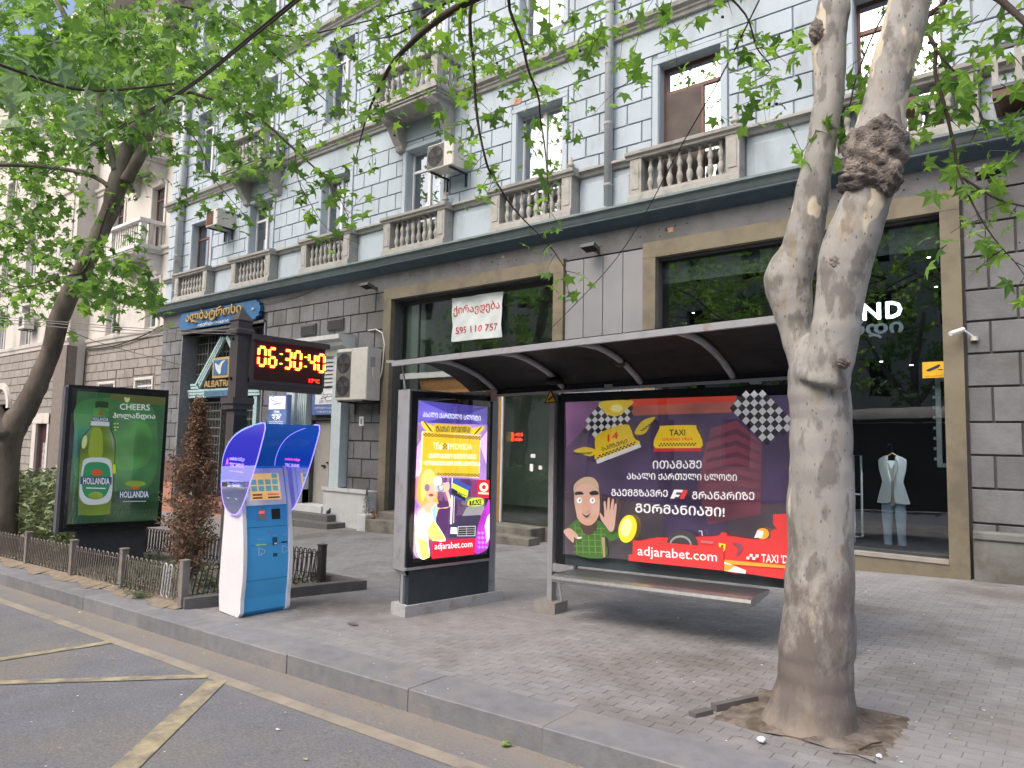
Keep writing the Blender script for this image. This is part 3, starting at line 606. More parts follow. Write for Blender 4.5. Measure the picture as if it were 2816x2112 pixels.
b = MB(); b.box((-37.05, NY2-.1, -2.3), (-36.6, NY2, 2.6), M_cr); b.box((-35.3, NY2-.1, -2.3), (-35.1, NY2, 2.6), M_cr); b.box((-37.05, NY2-.12, 2.25), (-35.1, NY2, 2.7), M_cr); b.obj('door_surround', nb)
b = MB(); b.box((-36.6, NY2+.12, -2.3), (-35.3, NY2+.2, 2.25), mat('maroon_door', (.055, .02, .025), rough=.4)); b.box((-36.2, NY2+.1, -.6), (-35.5, NY2+.12, 1.4), mat('door_glass', (.3, .32, .33), rough=.3, var=.6, scale=7)); b.obj('door', nb)
b = MB(); 
for k in range(9): b.box((-28.8+k*.155, NY+.05, 3.05), (-28.78+k*.155, NY+.07, 3.95), M_white)
b.box((-28.85, NY+.04, 3.7), (-27.5, NY+.06, 3.75), M_white); b.obj('window_bars', nb)
b = MB()
P = [(-41.6+1.25*math.cos(t), 3.0+1.25*math.sin(t)) for t in np.linspace(0, math.pi, 13)]; Q = [(-41.6+.95*math.cos(t), 3.0+.95*math.sin(t)) for t in np.linspace(math.pi, 0, 13)]
b.prism(P+Q, lambda u, v: (u, NY2-.14, v), (0, .14, 0), M_cr); b.obj('arch_moulding', nb)
# ---- air conditioners
M_ac = mat('ac_white', (.55, .54, .5), rough=.5, var=.05, dirt=(.4, .37, .32), dirts=4, dirtt=.64)
M_blk = mat('black_plastic', (.025, .025, .027), rough=.5)
def ac(x0, x1, y0, y1, z0, z1, fans, label, side=1, window_type=False):
    t = thing('air_conditioner', label, 'air conditioner', ((x0+x1)/2, (y0+y1)/2, z0), 'air conditioner units on the facade')
    b = MB(); b.box((x0, y0, z0), (x1, y1, z1), M_ac, .02); b.obj('casing', t)
    n = len(fans)
    if n: r_ = fans[0][2]; b = MB(); b.box((fans[0][0]-r_-.03, y0-.003, min(f[1] for f in fans)-r_-.03), (fans[0][0]+r_+.03, y0, max(f[1] for f in fans)+r_+.03), mat('ac_front_grey', (.12, .12, .115))); b.obj('front_grille', t)
    for cx, cz, r in fans:
        b = MB(); b.add([(cx+r*math.cos(a), y0-.004, cz+r*math.sin(a)) for a in np.linspace(0, 2*math.pi, 25)[:-1]], [tuple(range(24))], M_blk); f = b.obj('fan_opening', t)
        b = MB()
        for rr in np.arange(.06, r, .05): b.tube([(cx+rr*math.cos(a), y0-.012, cz+rr*math.sin(a)) for a in np.linspace(0, 2*math.pi, 21)], .0035, mat('fan_guard', (.1, .1, .1)), 4, False)
        for a in np.linspace(0, math.pi, 5)[:-1]: b.tube([(cx-r*math.cos(a), y0-.012, cz-r*math.sin(a)), (cx+r*math.cos(a), y0-.012, cz+r*math.sin(a))], .004, mat('fan_guard', (.1, .1, .1)), 4)
        b.obj('fan_guard', f)
        b = MB()
        for a in (0, 2.1, 4.2):
            b.face([(cx, y0-.008, cz), (cx+r*.8*math.cos(a), y0-.008, cz+r*.8*math.sin(a)), (cx+r*.85*math.cos(a+.6), y0-.006, cz+r*.85*math.sin(a+.6)), (cx+r*.6*math.cos(a+1), y0-.006, cz+r*.6*math.sin(a+1))], mat('fan_blade', (.07, .07, .075)))
        b.obj('fan_blade', f)
    for x in (x0+.12, x1-.12): b = MB(); b.box((x-.02, y0, z0-.05), (x+.02, 12.38, z0-.01), M_blk); b.obox((x-.02, 12.3, z0-.35), (.04, 0, 0), (0, .04, 0), (0, 0, .3), M_blk); b.obj('wall_bracket', t)
    return t
a1 = ac(-15.28, -14.05, 11.75, 12.2, 2.85, 4.2, [(-14.98, 3.82, .27), (-14.98, 3.22, .27)], 'large white two fan air conditioner beside the white door portal')
b = MB(); b.box((-14.045, 11.86, 3.7), (-14.03, 12.0, 3.95), mat('grey_box', (.3, .31, .33))); b.tube([(-14.03, 11.93, 3.7), (-14.0, 11.9, 3.5), (-14.0, 11.97, 3.3), (-14.02, 12.06, 3.2)], .012, M_ac, 6); b.obj('isolator_box', a1)
b = MB(); b.tube([(-14.1, 12.15, 3.2), (-13.99, 12.2, 3.6), (-13.98, 12.25, 4.3), (-14.1, 12.27, 4.62), (-14.4, 12.3, 4.75), (-14.75, 12.34, 4.75)], .018, M_ac, 8); b.obj('refrigerant_pipe', a1)
ac(-12.08, -11.22, 11.72, 12.1, 8.32, 8.95, [(-11.8, 8.64, .25)], 'air conditioner with one round fan beside a white window')
a3 = ac(-22.45, -21.75, 11.7, 12.38, 8.75, 9.3, [], 'boxy air conditioner with brown grille near the left corner')
b = MB(); b.box((-22.4, 11.69, 8.8), (-21.98, 11.7, 9.25), mat('rusty_grille', (.12, .06, .045), rough=.9)); b.obj('grille', a3)
a4 = ac(-38.4, -37.6, 11.3, 11.7, 6.6, 7.3, [(-38.1, 6.95, .2)], 'small air conditioner on the cream wall behind the leaning tree')
# metal window cage on the far right balcony
t = thing('balcony_cage', 'glazed metal balcony box right of the last balustrade', 'balcony enclosure', (0, 11.9, 6.7))
b = MB(); b.box((-.75, 11.62, 6.78), (.9, 12.36, 6.9), M_brown); b.box((-.75, 11.6, 7.46), (.9, 11.66, 7.52), M_gr); b.box((-.75, 11.6, 6.9), (.9, 11.64, 6.95), M_gr); b.obj('cage_frame', t)
for k in range(7): b = MB(); b.box((-.75+k*.27, 11.61, 6.95), (-.67+k*.27, 11.63, 7.46), M_bal); b.obj('slat', t)
# ================================================================== SIGNS ON THE BUILDING
M_sb = mat('sign_blue', (.03, .12, .28), rough=.4, var=.1); M_gold = mat('gold_letters', (.42, .3, .13), rough=.4, var=.15, metal=.2); M_wh = print_mat('white', (.8, .8, .8))
def text_on(mb, s, x0, x1, z0, z1, y, m, bold=0, dep=0):
    vs, fs, _ = text_mesh(s, bold); V = [(x0+(x1-x0)*u, y - .0006*L_, z0+(z1-z0)*v) for (u, v), L_ in zip(vs, TXL[(s, bold)])]
    mb.add(V, fs, m)
    if dep:
        n = len(V); V2 = V + [(a, b_+dep, c) for a, b_, c in V]; ed = {}
        for f in fs:
            for i in range(len(f)): e = (f[i], f[(i+1) % len(f)]); ed[e] = 1
        mb.add(V2, [(a, b_, b_+n, a+n)[::-1] for (a, b_) in ed if (b_, a) not in ed], m)
t = thing('wall_sign', 'long blue plaque with raised gold letters above the entrance niche', 'sign', (-22.35, 12.3, 5.54))
b = MB(); o = [(-24.75, 5.56), (-20.05, 5.54), (-20.0, 5.62), (-19.85, 5.64), (-19.88, 5.74), (-19.8, 5.78), (-19.8, 5.94), (-19.88, 5.98), (-19.85, 6.06), (-20.0, 6.08), (-20.05, 6.15), (-24.75, 6.15), (-24.85, 6.05), (-24.92, 5.98), (-24.92, 5.72), (-24.85, 5.64)]
b.prism(o, lambda u, v: (u, 12.22, v), (0, .12, 0), M_sb); b.obj('plaque', t)
b = MB(); text_on(b, 'ალბატროსი', -24.3, -20.75, 5.72, 6.14, 12.13, M_gold, .035, .09); b.obj('gold_lettering', t)
b = MB(); text_on(b, 'აგენტიზაცია', -23.6, -21.6, 5.58, 5.7, 12.212, M_wh, .02); b.obj('white_lettering', t)
b = MB(); b.lathe((-20.15, 12.2, 5.84), [(.05, 0), (.05, .05)], M_wh, 10); b.obj('sign_light', t)
t = thing('emblem_sign', 'square blue emblem with a silver bird in a gold frame', 'sign', (-22.6, 12.6, 3.9))
b = MB(); b.box((-23.15, 12.6, 3.82), (-22.1, 12.66, 4.52), M_gold); b.obj('frame', t); b = MB(); b.box((-23.06, 12.585, 3.91), (-22.19, 12.6, 4.43), M_sb); b.obj('panel', t)
b = MB(); bird = [(-22.95, 4.32), (-22.85, 4.3), (-22.72, 4.25), (-22.5, 4.38), (-22.3, 4.4), (-22.45, 4.3), (-22.55, 4.15), (-22.55, 4.0), (-22.62, 3.94), (-22.74, 4.0), (-22.88, 4.12)]
b.prism(smooth2(bird, 3), lambda u, v: (u, 12.57, v), (0, .015, 0), mat('silver', (.5, .5, .5), rough=.3)); b.obj('bird', t)
t = thing('gold_name_letters', 'gold latin letters under the bird emblem over the door', 'lettering', (-22.6, 12.6, 3.5))
b = MB(); text_on(b, 'ALBATROS', -23.6, -21.6, 3.52, 3.74, 12.56, M_gold, .03, .04); b.obj('letters', t)
t = thing('blue_door_strip', 'narrow blue strip with grey letters across the turquoise frame', 'sign', (-22.6, 12.6, 3.2))
b = MB(); b.box((-23.6, 12.59, 3.2), (-21.6, 12.62, 3.4), mat('strip_blue', (.06, .16, .3))); text_on(b, 'PREZENTE BAR', -23.5, -21.7, 3.24, 3.36, 12.588, M_gr, .02); b.obj('strip', t)
# Like Travel signs
M_navy = print_mat('travel_blue', (.1, .16, .36), .12); M_tw = print_mat('travel_white', (.8, .82, .85), .5); M_ink = print_mat('ink_grey', (.18, .2, .26), .1)
def plane_icon(mb, cx, cz, s, y):
    for pts in ([(-1, .35), (-.8, .05), (-.3, -.05), (.6, 0), (1, -.1), (.9, -.25), (.1, -.3), (-.6, -.25), (-.9, -.05)],):
        P = smooth2(pts, 3) + [smooth2(pts, 3)[0]]; mb.tube([(cx+u*s, y, cz+v*s) for u, v in P], .012*s/.3, M_ink, 4)
    mb.tube([(cx-.9*s, y, cz-.4*s), (cx-.1*s, y, cz-.4*s), (cx+.3*s, y, cz-.15*s)], .012*s/.3, M_ink, 4); mb.tube([(cx-.9*s, y, cz+.5*s), (cx-.6*s, y, cz+.5*s), (cx-.5*s, y, cz)], .012*s/.3, M_ink, 4)
t = thing('blade_sign', 'lit blue and white travel agency box sign with a world map', 'sign', (-17.7, 11.6, 2.2))
b = MB(); b.box((-18.16, 11.6, 2.2), (-17.22, 11.75, 3.05), M_navy, .02); b.obj('lightbox', t); b = MB(); b.box((-18.1, 11.594, 2.63), (-17.28, 11.6, 3.02), M_tw, .02); b.obj('white_panel', t)
b = MB(); plane_icon(b, -17.7, 2.88, .26, 11.59); text_on(b, 'Like Travel', -17.95, -17.45, 2.68, 2.77, 11.592, mat('print_pale', (.55, .6, .75), emit=.4), .01); b.obj('aeroplane_logo', t)
b = MB(); text_on(b, '• TOURS', -17.85, -17.55, 2.54, 2.6, 11.592, M_tw, .02); text_on(b, '• AIRTICKETS', -17.95, -17.45, 2.45, 2.51, 11.592, M_tw, .02); text_on(b, 'ავიაბილეთები', -18.05, -17.35, 2.27, 2.31, 11.592, M_tw); text_on(b, '+995 322 31 20 20', -18.05, -17.35, 2.22, 2.255, 11.592, M_tw)
for bl in ([(-.2, .05), (-.12, .1), (-.04, .08), (-.1, 0), (-.14, -.02)], [(-.09, -.03), (-.05, -.03), (-.07, -.11)], [(0, .08), (.12, .11), (.24, .08), (.18, 0), (.12, -.02), (.06, .02)], [(.0, .0), (.06, -.01), (.04, -.08), (.02, -.08)], [(.18, -.06), (.23, -.06), (.21, -.1)]):
    b.face([(-17.7+u*.9, 11.592, 2.38+v*.55) for u, v in bl][::-1], M_tw)
b.obj('sign_lettering', t)
b = MB(); b.box((-18.0, 11.75, 2.9), (-17.95, 12.1, 2.94), M_gr); b.box((-18.0, 11.75, 2.3), (-17.95, 12.1, 2.34), M_gr); b.obj('sign_arm', t)
t = thing('travel_door_sign', 'blue and white travel agency panel above the beige door', 'sign', (-16.3, 12.3, 2.5))
b = MB(); b.box((-17.0, 12.27, 2.5), (-15.85, 12.33, 3.27), print_mat('travel_blue_unlit', (.1, .16, .36)), .01); b.obj('panel', t); b = MB(); b.box((-16.85, 12.262, 2.8), (-15.9, 12.27, 3.24), print_mat('travel_white_unlit', (.7, .72, .75))); b.obj('white_panel', t)
b = MB(); plane_icon(b, -16.35, 3.08, .26, 12.258); text_on(b, 'Like Travel', -16.65, -16.1, 2.84, 2.95, 12.258, M_ink, .01); text_on(b, 'ტურისტული სააგენტო', -16.85, -15.95, 2.66, 2.73, 12.262, M_wh); text_on(b, 'T +995 322 31 20 20', -16.75, -16.0, 2.56, 2.61, 12.262, M_wh); b.obj('sign_lettering', t)
# house number
t = thing('house_number', 'small white plate numbered 1 below the air conditioner', 'plate', (-14.9, 12.36, 2.2))
b = MB(); b.box((-15.0, 12.345, 2.2), (-14.82, 12.362, 2.45), M_wh); text_on(b, '1', -14.93, -14.88, 2.25, 2.39, 12.343, M_ink, .03); b.obj('plate', t)
# banner to let
t = thing('rent_banner', 'white vinyl banner with red letters and phone number in shop window', 'banner', (-11.1, 12.5, 4.26))
M_ban = mat('banner_vinyl', (.6, .66, .67), rough=.35, var=.04); M_red = mat('banner_red', (.5, .05, .06), rough=.5)
b = MB(); n = 14
def bY(u, v): return 12.53 + .02*math.sin(u*9+v*5) + .012*math.sin(u*21-v*13)
g = [[(-11.87+1.58*i/n, bY(i/n, j/n), 4.26+1.07*j/n) for i in range(n+1)] for j in range(n+1)]
b.add([p for r in g for p in r], [(j*(n+1)+i, j*(n+1)+i+1, (j+1)*(n+1)+i+1, (j+1)*(n+1)+i) for j in range(n) for i in range(n)], M_ban); b.obj('banner_sheet', t, True)
b = MB()
for s, z0, z1, x0, x1 in (('ქირავდება', 4.87, 5.13, -11.8, -10.35), ('595 110 757', 4.44, 4.6, -11.74, -10.42)):
    vs, fs, _ = text_mesh(s, .03); b.add([(x0+(x1-x0)*u, bY((x0+(x1-x0)*u+11.87)/1.58, (z0+(z1-z0)*v-4.26)/1.07) - .006, z0+(z1-z0)*v) for u, v in vs], fs, M_red)
b.obj('banner_lettering', t)
# shop letters
M_lit = mat('lit_white_letter', (.9, .95, 1), emit=3.2, var=.0)
for ch, x0, x1, lab in (('N', -2.67, -2.42, 'lit white letter N, left of the two seen in the shop window'), ('D', -2.33, -2.11, 'lit white letter D hanging in the dark shop window')):
    t = thing('shop_letter', lab, 'letter', ((x0+x1)/2, 12.62, 3.96), 'lit latin shop letters'); b = MB(); text_on(b, ch, x0, x1, 3.97, 4.23, 12.6, M_lit, .05, .04); b.obj('letter', t)
t = thing('georgian_shop_letters', 'grey georgian letters below the lit N and D', 'lettering', (-2.4, 12.62, 3.67)); b = MB(); text_on(b, 'ნდი', -2.85, -2.1, 3.66, 3.95, 12.6, mat('grey_letter', (.4, .44, .5), emit=.12), .06, .03); b.obj('letters', t)
t = thing('camera_warning_sticker', 'yellow sticker with a black surveillance camera on the shop glass', 'sticker', (-1.67, 12.54, 2.98))
b = MB(); b.box((-1.83, 12.542, 2.97), (-1.53, 12.547, 3.22), mat('sticker_yellow', (.75, .42, .02), rough=.5)); b.obj('sticker', t)
b = MB(); b.prism([(-1.77, 3.1), (-1.6, 3.18), (-1.585, 3.15), (-1.62, 3.12), (-1.74, 3.07), (-1.78, 3.085)], lambda u, v: (u, 12.539, v), (0, .002, 0), M_blk); b.box((-1.62, 12.539, 3.085), (-1.56, 12.541, 3.1), M_blk); text_on(b, 'VIDEO კონტროლი', -1.8, -1.56, 2.985, 3.01, 12.54, M_blk); b.obj('sticker_print', t)
# garments on a hanger in the window
M_vest = mat('white_vest_cloth', (.84, .86, .87), rough=.8, var=.04, bump=.1); M_trs = mat('pale_blue_trousers', (.5, .6, .72), rough=.8, var=.08); M_cam = mat('cream_blouse', (.5, .48, .4), rough=.6)
gy = 12.85; gx = -2.33
t = thing('hanging_outfit', 'white sleeveless waistcoat and pale trousers hanging in the window', 'clothing', (gx, gy, .3))
def cloth(mb, rings, m, n=20):      # rings (cx, cz, halfwidth, halfdepth)
    vs = []
    for j, (cx, cz, hw, hd) in enumerate(rings):
        for k in range(n):
            a = 2*math.pi*k/n; wv = 1 + .05*math.sin(3*a+j); vs.append((cx+hw*math.cos(a)*wv, gy+hd*math.sin(a)*wv, cz))
    mb.add(vs, [(j*n+k, j*n+(k+1) % n, (j+1)*n+(k+1) % n, (j+1)*n+k) for j in range(len(rings)-1) for k in range(n)], m)
b = MB()
for s in (-1, 1):    # two fronts of the waistcoat
    o = [(0.02, 1.22), (.03, 1.05), (.06, 1.01), (.22, 1.0), (.225, 1.05), (.165, 1.28), (.15, 1.36), (.19, 1.52), (.2, 1.66), (.18, 1.71), (.09, 1.76), (.06, 1.74), (.07, 1.6), (.03, 1.4)]
    o = smooth2([(gx + s*u + .01, v) for u, v in o], 4)
    b.prism(o, lambda u, v: (u, gy-.09 - .03*math.cos((u-gx)*9), v), (0, .02, 0), M_vest)
    lp = [(gx+s*u, v) for u, v in ((.06, 1.745), (.1, 1.7), (.11, 1.62), (.06, 1.45), (.03, 1.36), (.05, 1.6))]; b.prism(lp, lambda u, v: (u, gy-.135, v), (0, .015, 0), M_vest)
cloth(b, [(gx, 1.0, .215, .08), (gx, 1.2, .17, .075), (gx, 1.34, .145, .07), (gx, 1.5, .18, .075), (gx, 1.68, .17, .06)], M_vest); b.obj('waistcoat', t, False)
b = MB(); b.prism(smooth2([(gx-.06, 1.0), (gx-.05, 1.4), (gx-.06, 1.66), (gx, 1.55), (gx+.05, 1.66), (gx+.05, 1.4), (gx+.05, 1.0)], 3), lambda u, v: (u, gy-.1, v), (0, .01, 0), M_cam); b.obj('blouse', t)
for s in (-1, 1): b = MB(); cloth(b, [(gx+s*.1+.01, .34, .06, .05), (gx+s*.1, .6, .065, .055), (gx+s*.095, .85, .085, .06), (gx+s*.08, 1.05, .09, .065)], M_trs, 14); b.obj('trouser_leg', t, True)
b = MB(); b.tube([(gx-.18, gy, 1.68), (gx, gy, 1.8), (gx+.18, gy, 1.68)], .012, M_wood, 6); b.tube([(gx, gy, 1.8), (gx, gy, 1.9), (gx-.03, gy, 1.95), (gx-.07, gy, 1.93), (gx-.07, gy, 1.89)], .006, mat('chrome', (.7, .7, .7), rough=.15, metal=1), 6); b.obj('hanger', t)
ld = bpy.data.lights.new('shop_spot', 'SPOT'); ld.energy = 230; ld.spot_size = .62; ld.shadow_soft_size = .05; ld.color = (.92, .97, 1)
lo_ = bpy.data.objects.new('shop_spot_light', ld); COL.objects.link(lo_); lo_.location = (-2.0, 12.66, 3.15); lo_.rotation_euler = (Vector((-2.0, 12.66, 3.15)) - Vector((-2.33, 12.85, 1.2))).to_track_quat('Z', 'Y').to_euler()
# dressing-room mirror with bulbs, rack, spotlights
t = thing('vanity_mirror', 'tall white frame lined with knobs at the shop window edge', 'mirror', (-1.6, 12.8, 1.6))
b = MB(); b.box((-1.7, 12.8, 1.6), (-1.63, 12.86, 3.0), M_white); b.box((-1.63, 12.8, 1.6), (-1.5, 12.86, 1.66), M_white); b.box((-1.63, 12.8, 2.94), (-1.5, 12.86, 3.0), M_white); b.obj('mirror_frame', t)
for k in range(8): b = MB(); b.lathe((-1.72, 12.8, 1.7+k*.16), [(.012, 0), (.025, .02), (.012, .05)], M_white, 8); b.obj('bulb', t)
t = thing('clothes_rack', 'white tubular clothes rack behind the glass near the trunk', 'clothes rack', (-2.85, 13, .3)); b = MB(); b.tube([(-2.95, 13, .3), (-2.95, 13, 1.75), (-2.83, 13, 1.75), (-2.83, 13, .4), (-2.95, 13, .4)], .018, M_white, 6); b.tube([(-2.95, 13, 1.1), (-2.83, 13, 1.1)], .015, M_white, 6); b.obj('rack_frame', t)
M_spot = mat('spot_lamp', (1, .97, .9), emit=14, var=0)
sp = [('K', 0, 0, 0)]
for i, (x, y, z) in enumerate(((-1.75, 12.9, 4.95), (-1.75, 13.6, 4.6), (-2.55, 13.3, 3.35), (-2.0, 12.68, 3.2), (-5.9, 13.2, 4.5), (-5.88, 13.25, 4.2), (-5.86, 13.3, 3.98), (-5.84, 13.35, 3.75), (-3.4, 14.5, 3.6), (-4.5, 14.6, 3.4))):
    t = thing('spotlight', 'x', 'spotlight', (x, y, z), 'small lit spotlights inside the right shop'); t['label'] = ['lit spotlight highest at the right edge of the dark shop window', 'lit spotlight second from the top at the right edge of the dark shop window', 'lit spotlight just below the grey georgian letters', 'lit spotlight right of the trunk under the letter D', 'topmost of four lit spots in a vertical row left in the dark window', 'second of four lit spots in a vertical row left in the dark window', 'third of four lit spots in a vertical row left in the dark window', 'lowest of four lit spots in a vertical row left in the dark window', 'tiny lit spotlight deep in the dark shop nearer the trunk', 'tiny lit spotlight deep in the dark shop above the lit poster'][i]
    b = MB(); b.tube([(x, y, z+.12), (x, y, z)], .03, M_blk, 8); b.obj('lamp_body', t); b = MB(); b.lathe((x, y, z-.012), [(.008, 0), (.024, .004), (.024, .012)], M_spot, 8); b.obj('lamp_lens', t)
# led signs and notices seen through the left shop
M_led = mat('red_led', (1, .04, .02), emit=4, var=0)
t = thing('red_led_sign', 'small glowing red led panel with yellow label on glass door', 'led sign', (-10.1, 12.68, 1.9)); b = MB(); b.box((-10.2, 12.68, 1.86), (-9.98, 12.7, 2.08), mat('led_yellow', (.5, .4, .08))); b.obj('label', t); b = MB()
text_on(b, '2.455', -10.05, -9.72, 1.99, 2.06, 12.67, M_led, .03); text_on(b, '2.438-', -10.05, -9.72, 1.88, 1.95, 12.67, M_led, .03); b.obj('led_digits', t)
t = thing('notices', 'three small paper notices stuck on the dark glass door', 'notice', (-9.4, 12.62, 1.3), None)
for x, z, w_, h_ in ((-9.45, 1.52, .12, .08), (-9.47, 1.22, .09, .16), (-9.23, 1.27, .09, .08)): b = MB(); b.box((x, 12.617, z), (x+w_, 12.62, z+h_), M_wh); b.obj('paper', t)
# floodlights
for x, z, lab in ((-14.5, 5.85, 'angled floodlight left of the tan shop frame'), (-7.6, 5.8, 'floodlight on the cladding between the two shops'), (-.85, 5.85, 'floodlight above the blocks right of the big trunk')):
    t = thing('floodlight', lab, 'floodlight', (x, 12.1, z), 'wall floodlights under the cornice')
    b = MB(); b.obox((x-.16, 11.9, z+.02), (.32, 0, 0), (0, .24, -.06), (0, .02, .07), M_gr); b.obj('lamp_head', t); b = MB(); b.obox((x-.14, 11.92, z+.01), (.28, 0, 0), (0, .2, -.05), (0, 0, .006), M_dark); b.obj('lens', t); b = MB(); b.box((x-.03, 12.1, z-.02), (x+.03, 12.38, z+.05), M_gr); b.obj('arm', t)
t = thing('security_camera', 'white bullet camera on the wall right of the shop', 'camera', (-1.2, 12.3, 3.5)); b = MB(); b.tube([(-1.38, 12.0, 3.56), (-1.24, 12.2, 3.64)], .035, M_wh, 10); b.obj('camera_body', t); b = MB(); b.lathe((-1.12, 12.33, 3.48), [(.05, 0), (.05, .06)], M_ac, 12); b.tube([(-1.12, 12.34, 3.52), (-1.22, 12.22, 3.62)], .015, M_wh, 6); b.obj('camera_mount', t)
# ================================================================== BUS SHELTER
M_sg = mat('shelter_grey', (.3, .31, .335), rough=.5, var=.06, dirt=(.22, .2, .19), dirts=5, dirtt=.62)
M_sb2 = mat('shelter_black', (.012, .014, .018), rough=.25, var=.05)
M_slate = mat('shelter_slate', (.035, .05, .06), rough=.4, var=.15)
M_roof = mat('smoked_roof', (.02, .02, .021), rough=.55, var=.3, scale=5, spec=.2)
G_post = glassy('poster_glass', tint=(.97, .97, .97), refl=.085)
M_steel = mat('brushed_steel', (.45, .46, .48), rough=.3, metal=.9, var=.1, scale=30)
sh = thing('bus_shelter', 'bus shelter with curved smoked roof, side advert panel and long lit back panel', 'bus shelter', (-4.0, 6.5, -.1))
def tz(x): return .019*(x + 6.2)
# roof: arcs from the front gutter (Y 5.62) to the back beam (Y 6.95)
arc = [(5.62, 2.80), (5.8, 2.83), (6.0, 2.83), (6.2, 2.805), (6.4, 2.76), (6.6, 2.70), (6.8, 2.61), (6.95, 2.53)]
XA, XB = -6.22, -1.72
def rp(x, y, z): return (x, y, z - .06 + tz(x)*(1.4 if y < 5.7 else .9))
b = MB()
for k in range(len(arc)-1):
    (y0, z0), (y1, z1) = arc[k], arc[k+1]
    p = [rp(XA, y0, z0+.03), rp(XB, y0, z0+.03), rp(XB, y1, z1+.03), rp(XA, y1, z1+.03)]; b.face(p, M_roof); b.face([(a, c, d+.012) for a, c, d in p], M_roof)
b.obj('roof', sh)
for x in (-5.75, -4.73, -3.7, -2.67, -1.8):
    b = MB(); b.tube([rp(x, y, z) for y, z in arc], .033, M_sg, 8); b.obj('roof_rib', sh, True)
b = MB(); p0, p1 = Vector(rp(XA, 5.6, 2.81)), Vector(rp(XB, 5.6, 2.81)); b.obox(p0 + Vector((0, -.03, -.045)), p1-p0, (0, .05, 0), (0, 0, .06), mat('gutter_grey', (.3, .31, .34), rough=.5, dirt=(.25, .2, .17), dirts=6, dirtt=.6)); b.obj('front_gutter', sh)
b = MB(); b.obox(p0 + Vector((-.12, -.01, .0)), (.12, 0, 0), (0, .03, 0), (0, 0, .03), M_sg); b.obj('gutter_end', sh)
b = MB(); p0, p1 = Vector(rp(-5.78, 6.95, 2.52)), Vector(rp(XB, 6.95, 2.54)); b.obox(p0 + Vector((0, -.03, -.04)), p1-p0, (0, .08, 0), (0, 0, .08), M_sb2); b.obox(p0 + Vector((0, -.06, -.05)), p1-p0, (0, .025, 0), (0, 0, .03), M_sg); b.obj('back_beam', sh)
for x in (-4.1, -2.45): b = MB(); b.box((x-.05, 6.9, 2.47), (x+.05, 6.97, 2.52), M_sg); b.obj('roof_bracket', sh)
b = MB(); b.lathe((-3.72, 6.5, 2.66), [(.02, 0), (.05, .01), (.06, .06), (.04, .1)], M_blk, 12); b.obj('roof_lamp', sh, True)
b = MB(); b.lathe((-4.72, 6.72, 2.52), [(.04, 0), (.1, .02), (.1, .06), (.02, .1)], M_roof, 14); b.obj('loudspeaker', sh, True)
# posts and feet
for x, w_ in ((-4.88, .07), (-1.78, .07)):
    b = MB(); b.box((x-w_/2, 6.92, gz(x)+.1), (x+w_/2, 7.02, 2.5+tz(x)), M_sg); b.obj('post', sh)
    b = MB(); b.box((x-.16, 6.84, gz(x)-.02), (x+.14, 7.1, gz(x)+.13), mat('concrete_foot', (.27, .26, .25), rough=.9, var=.15, scale=8, bump=.3)); b.obj('foot', sh)
    b = MB(); b.tube([(x+.05, 6.98, .45), (x+.13, 7.0, gz(x)+.12)], .014, M_sg, 6); b.obj('brace', sh)
# side panel
sd = Vector((math.cos(math.radians(80)), math.sin(math.radians(80)), 0)); sn = Vector((math.sin(math.radians(80)), -math.cos(math.radians(80)), 0))
SP0 = Vector((-6.0, 5.8, 0))
def sp_(s, n, z): return SP0 + sd*s + sn*n + Vector((0, 0, z))
def sbox(mb, s0, s1, n0, n1, z0, z1, m): mb.obox(sp_(s0, n0, z0), sd*(s1-s0), sn*(n1-n0), (0, 0, z1-z0), m)
b = MB(); sbox(b, -.1, 1.15, -.27, -.03, .36, 2.44, M_sg); b.add([sp_(-.1, -.27, .36), sp_(-.1, -.03, .36), sp_(-.06, -.03, .3), sp_(-.06, -.2, .3)], [(0, 1, 2, 3)], M_sg); sbox(b, 1.15, 1.27, -.2, -.04, gz(-5.8)+.05, 2.5, M_sg); sb_ = b.obj('side_advert_panel', sh)
b = MB(); sbox(b, -.085, 1.14, -.03, .0, .4, 2.42, M_sb2); b.obj('black_frame', sb_)
b = MB(); sbox(b, -.1, 1.15, -.03, .01, .37, .4, M_sg); b.obj('lower_trim', sb_)
b = MB(); sbox(b, -.04, 1.15, -.2, -.02, gz(-6)+.1, .36, M_slate); sbox(b, -.07, -.04, -.14, -.09, gz(-6)+.1, .36, M_sg); b.obj('lower_panel', sh)
b = MB(); b.obox(sp_(-.1, -.28, gz(-6.1)-.03), sd*1.47, sn*.3, (0, 0, .16), mat('pale_base', (.42, .43, .45), rough=.8, var=.06, dirt=(.3, .28, .26), dirts=5, dirtt=.58)); b.obj('base_slab', sh)
b = MB(); b.tube([(-6.14, 5.72, 2.44), (-6.14, 5.66, 2.74)], .014, M_sg, 6); b.obj('roof_stay', sh)
b = MB(); b.box((-5.79, 6.86, 2.36), (-5.71, 6.89, 2.5), mat('pink_sticker', (.45, .3, .3))); b.obj('sticker', sh)
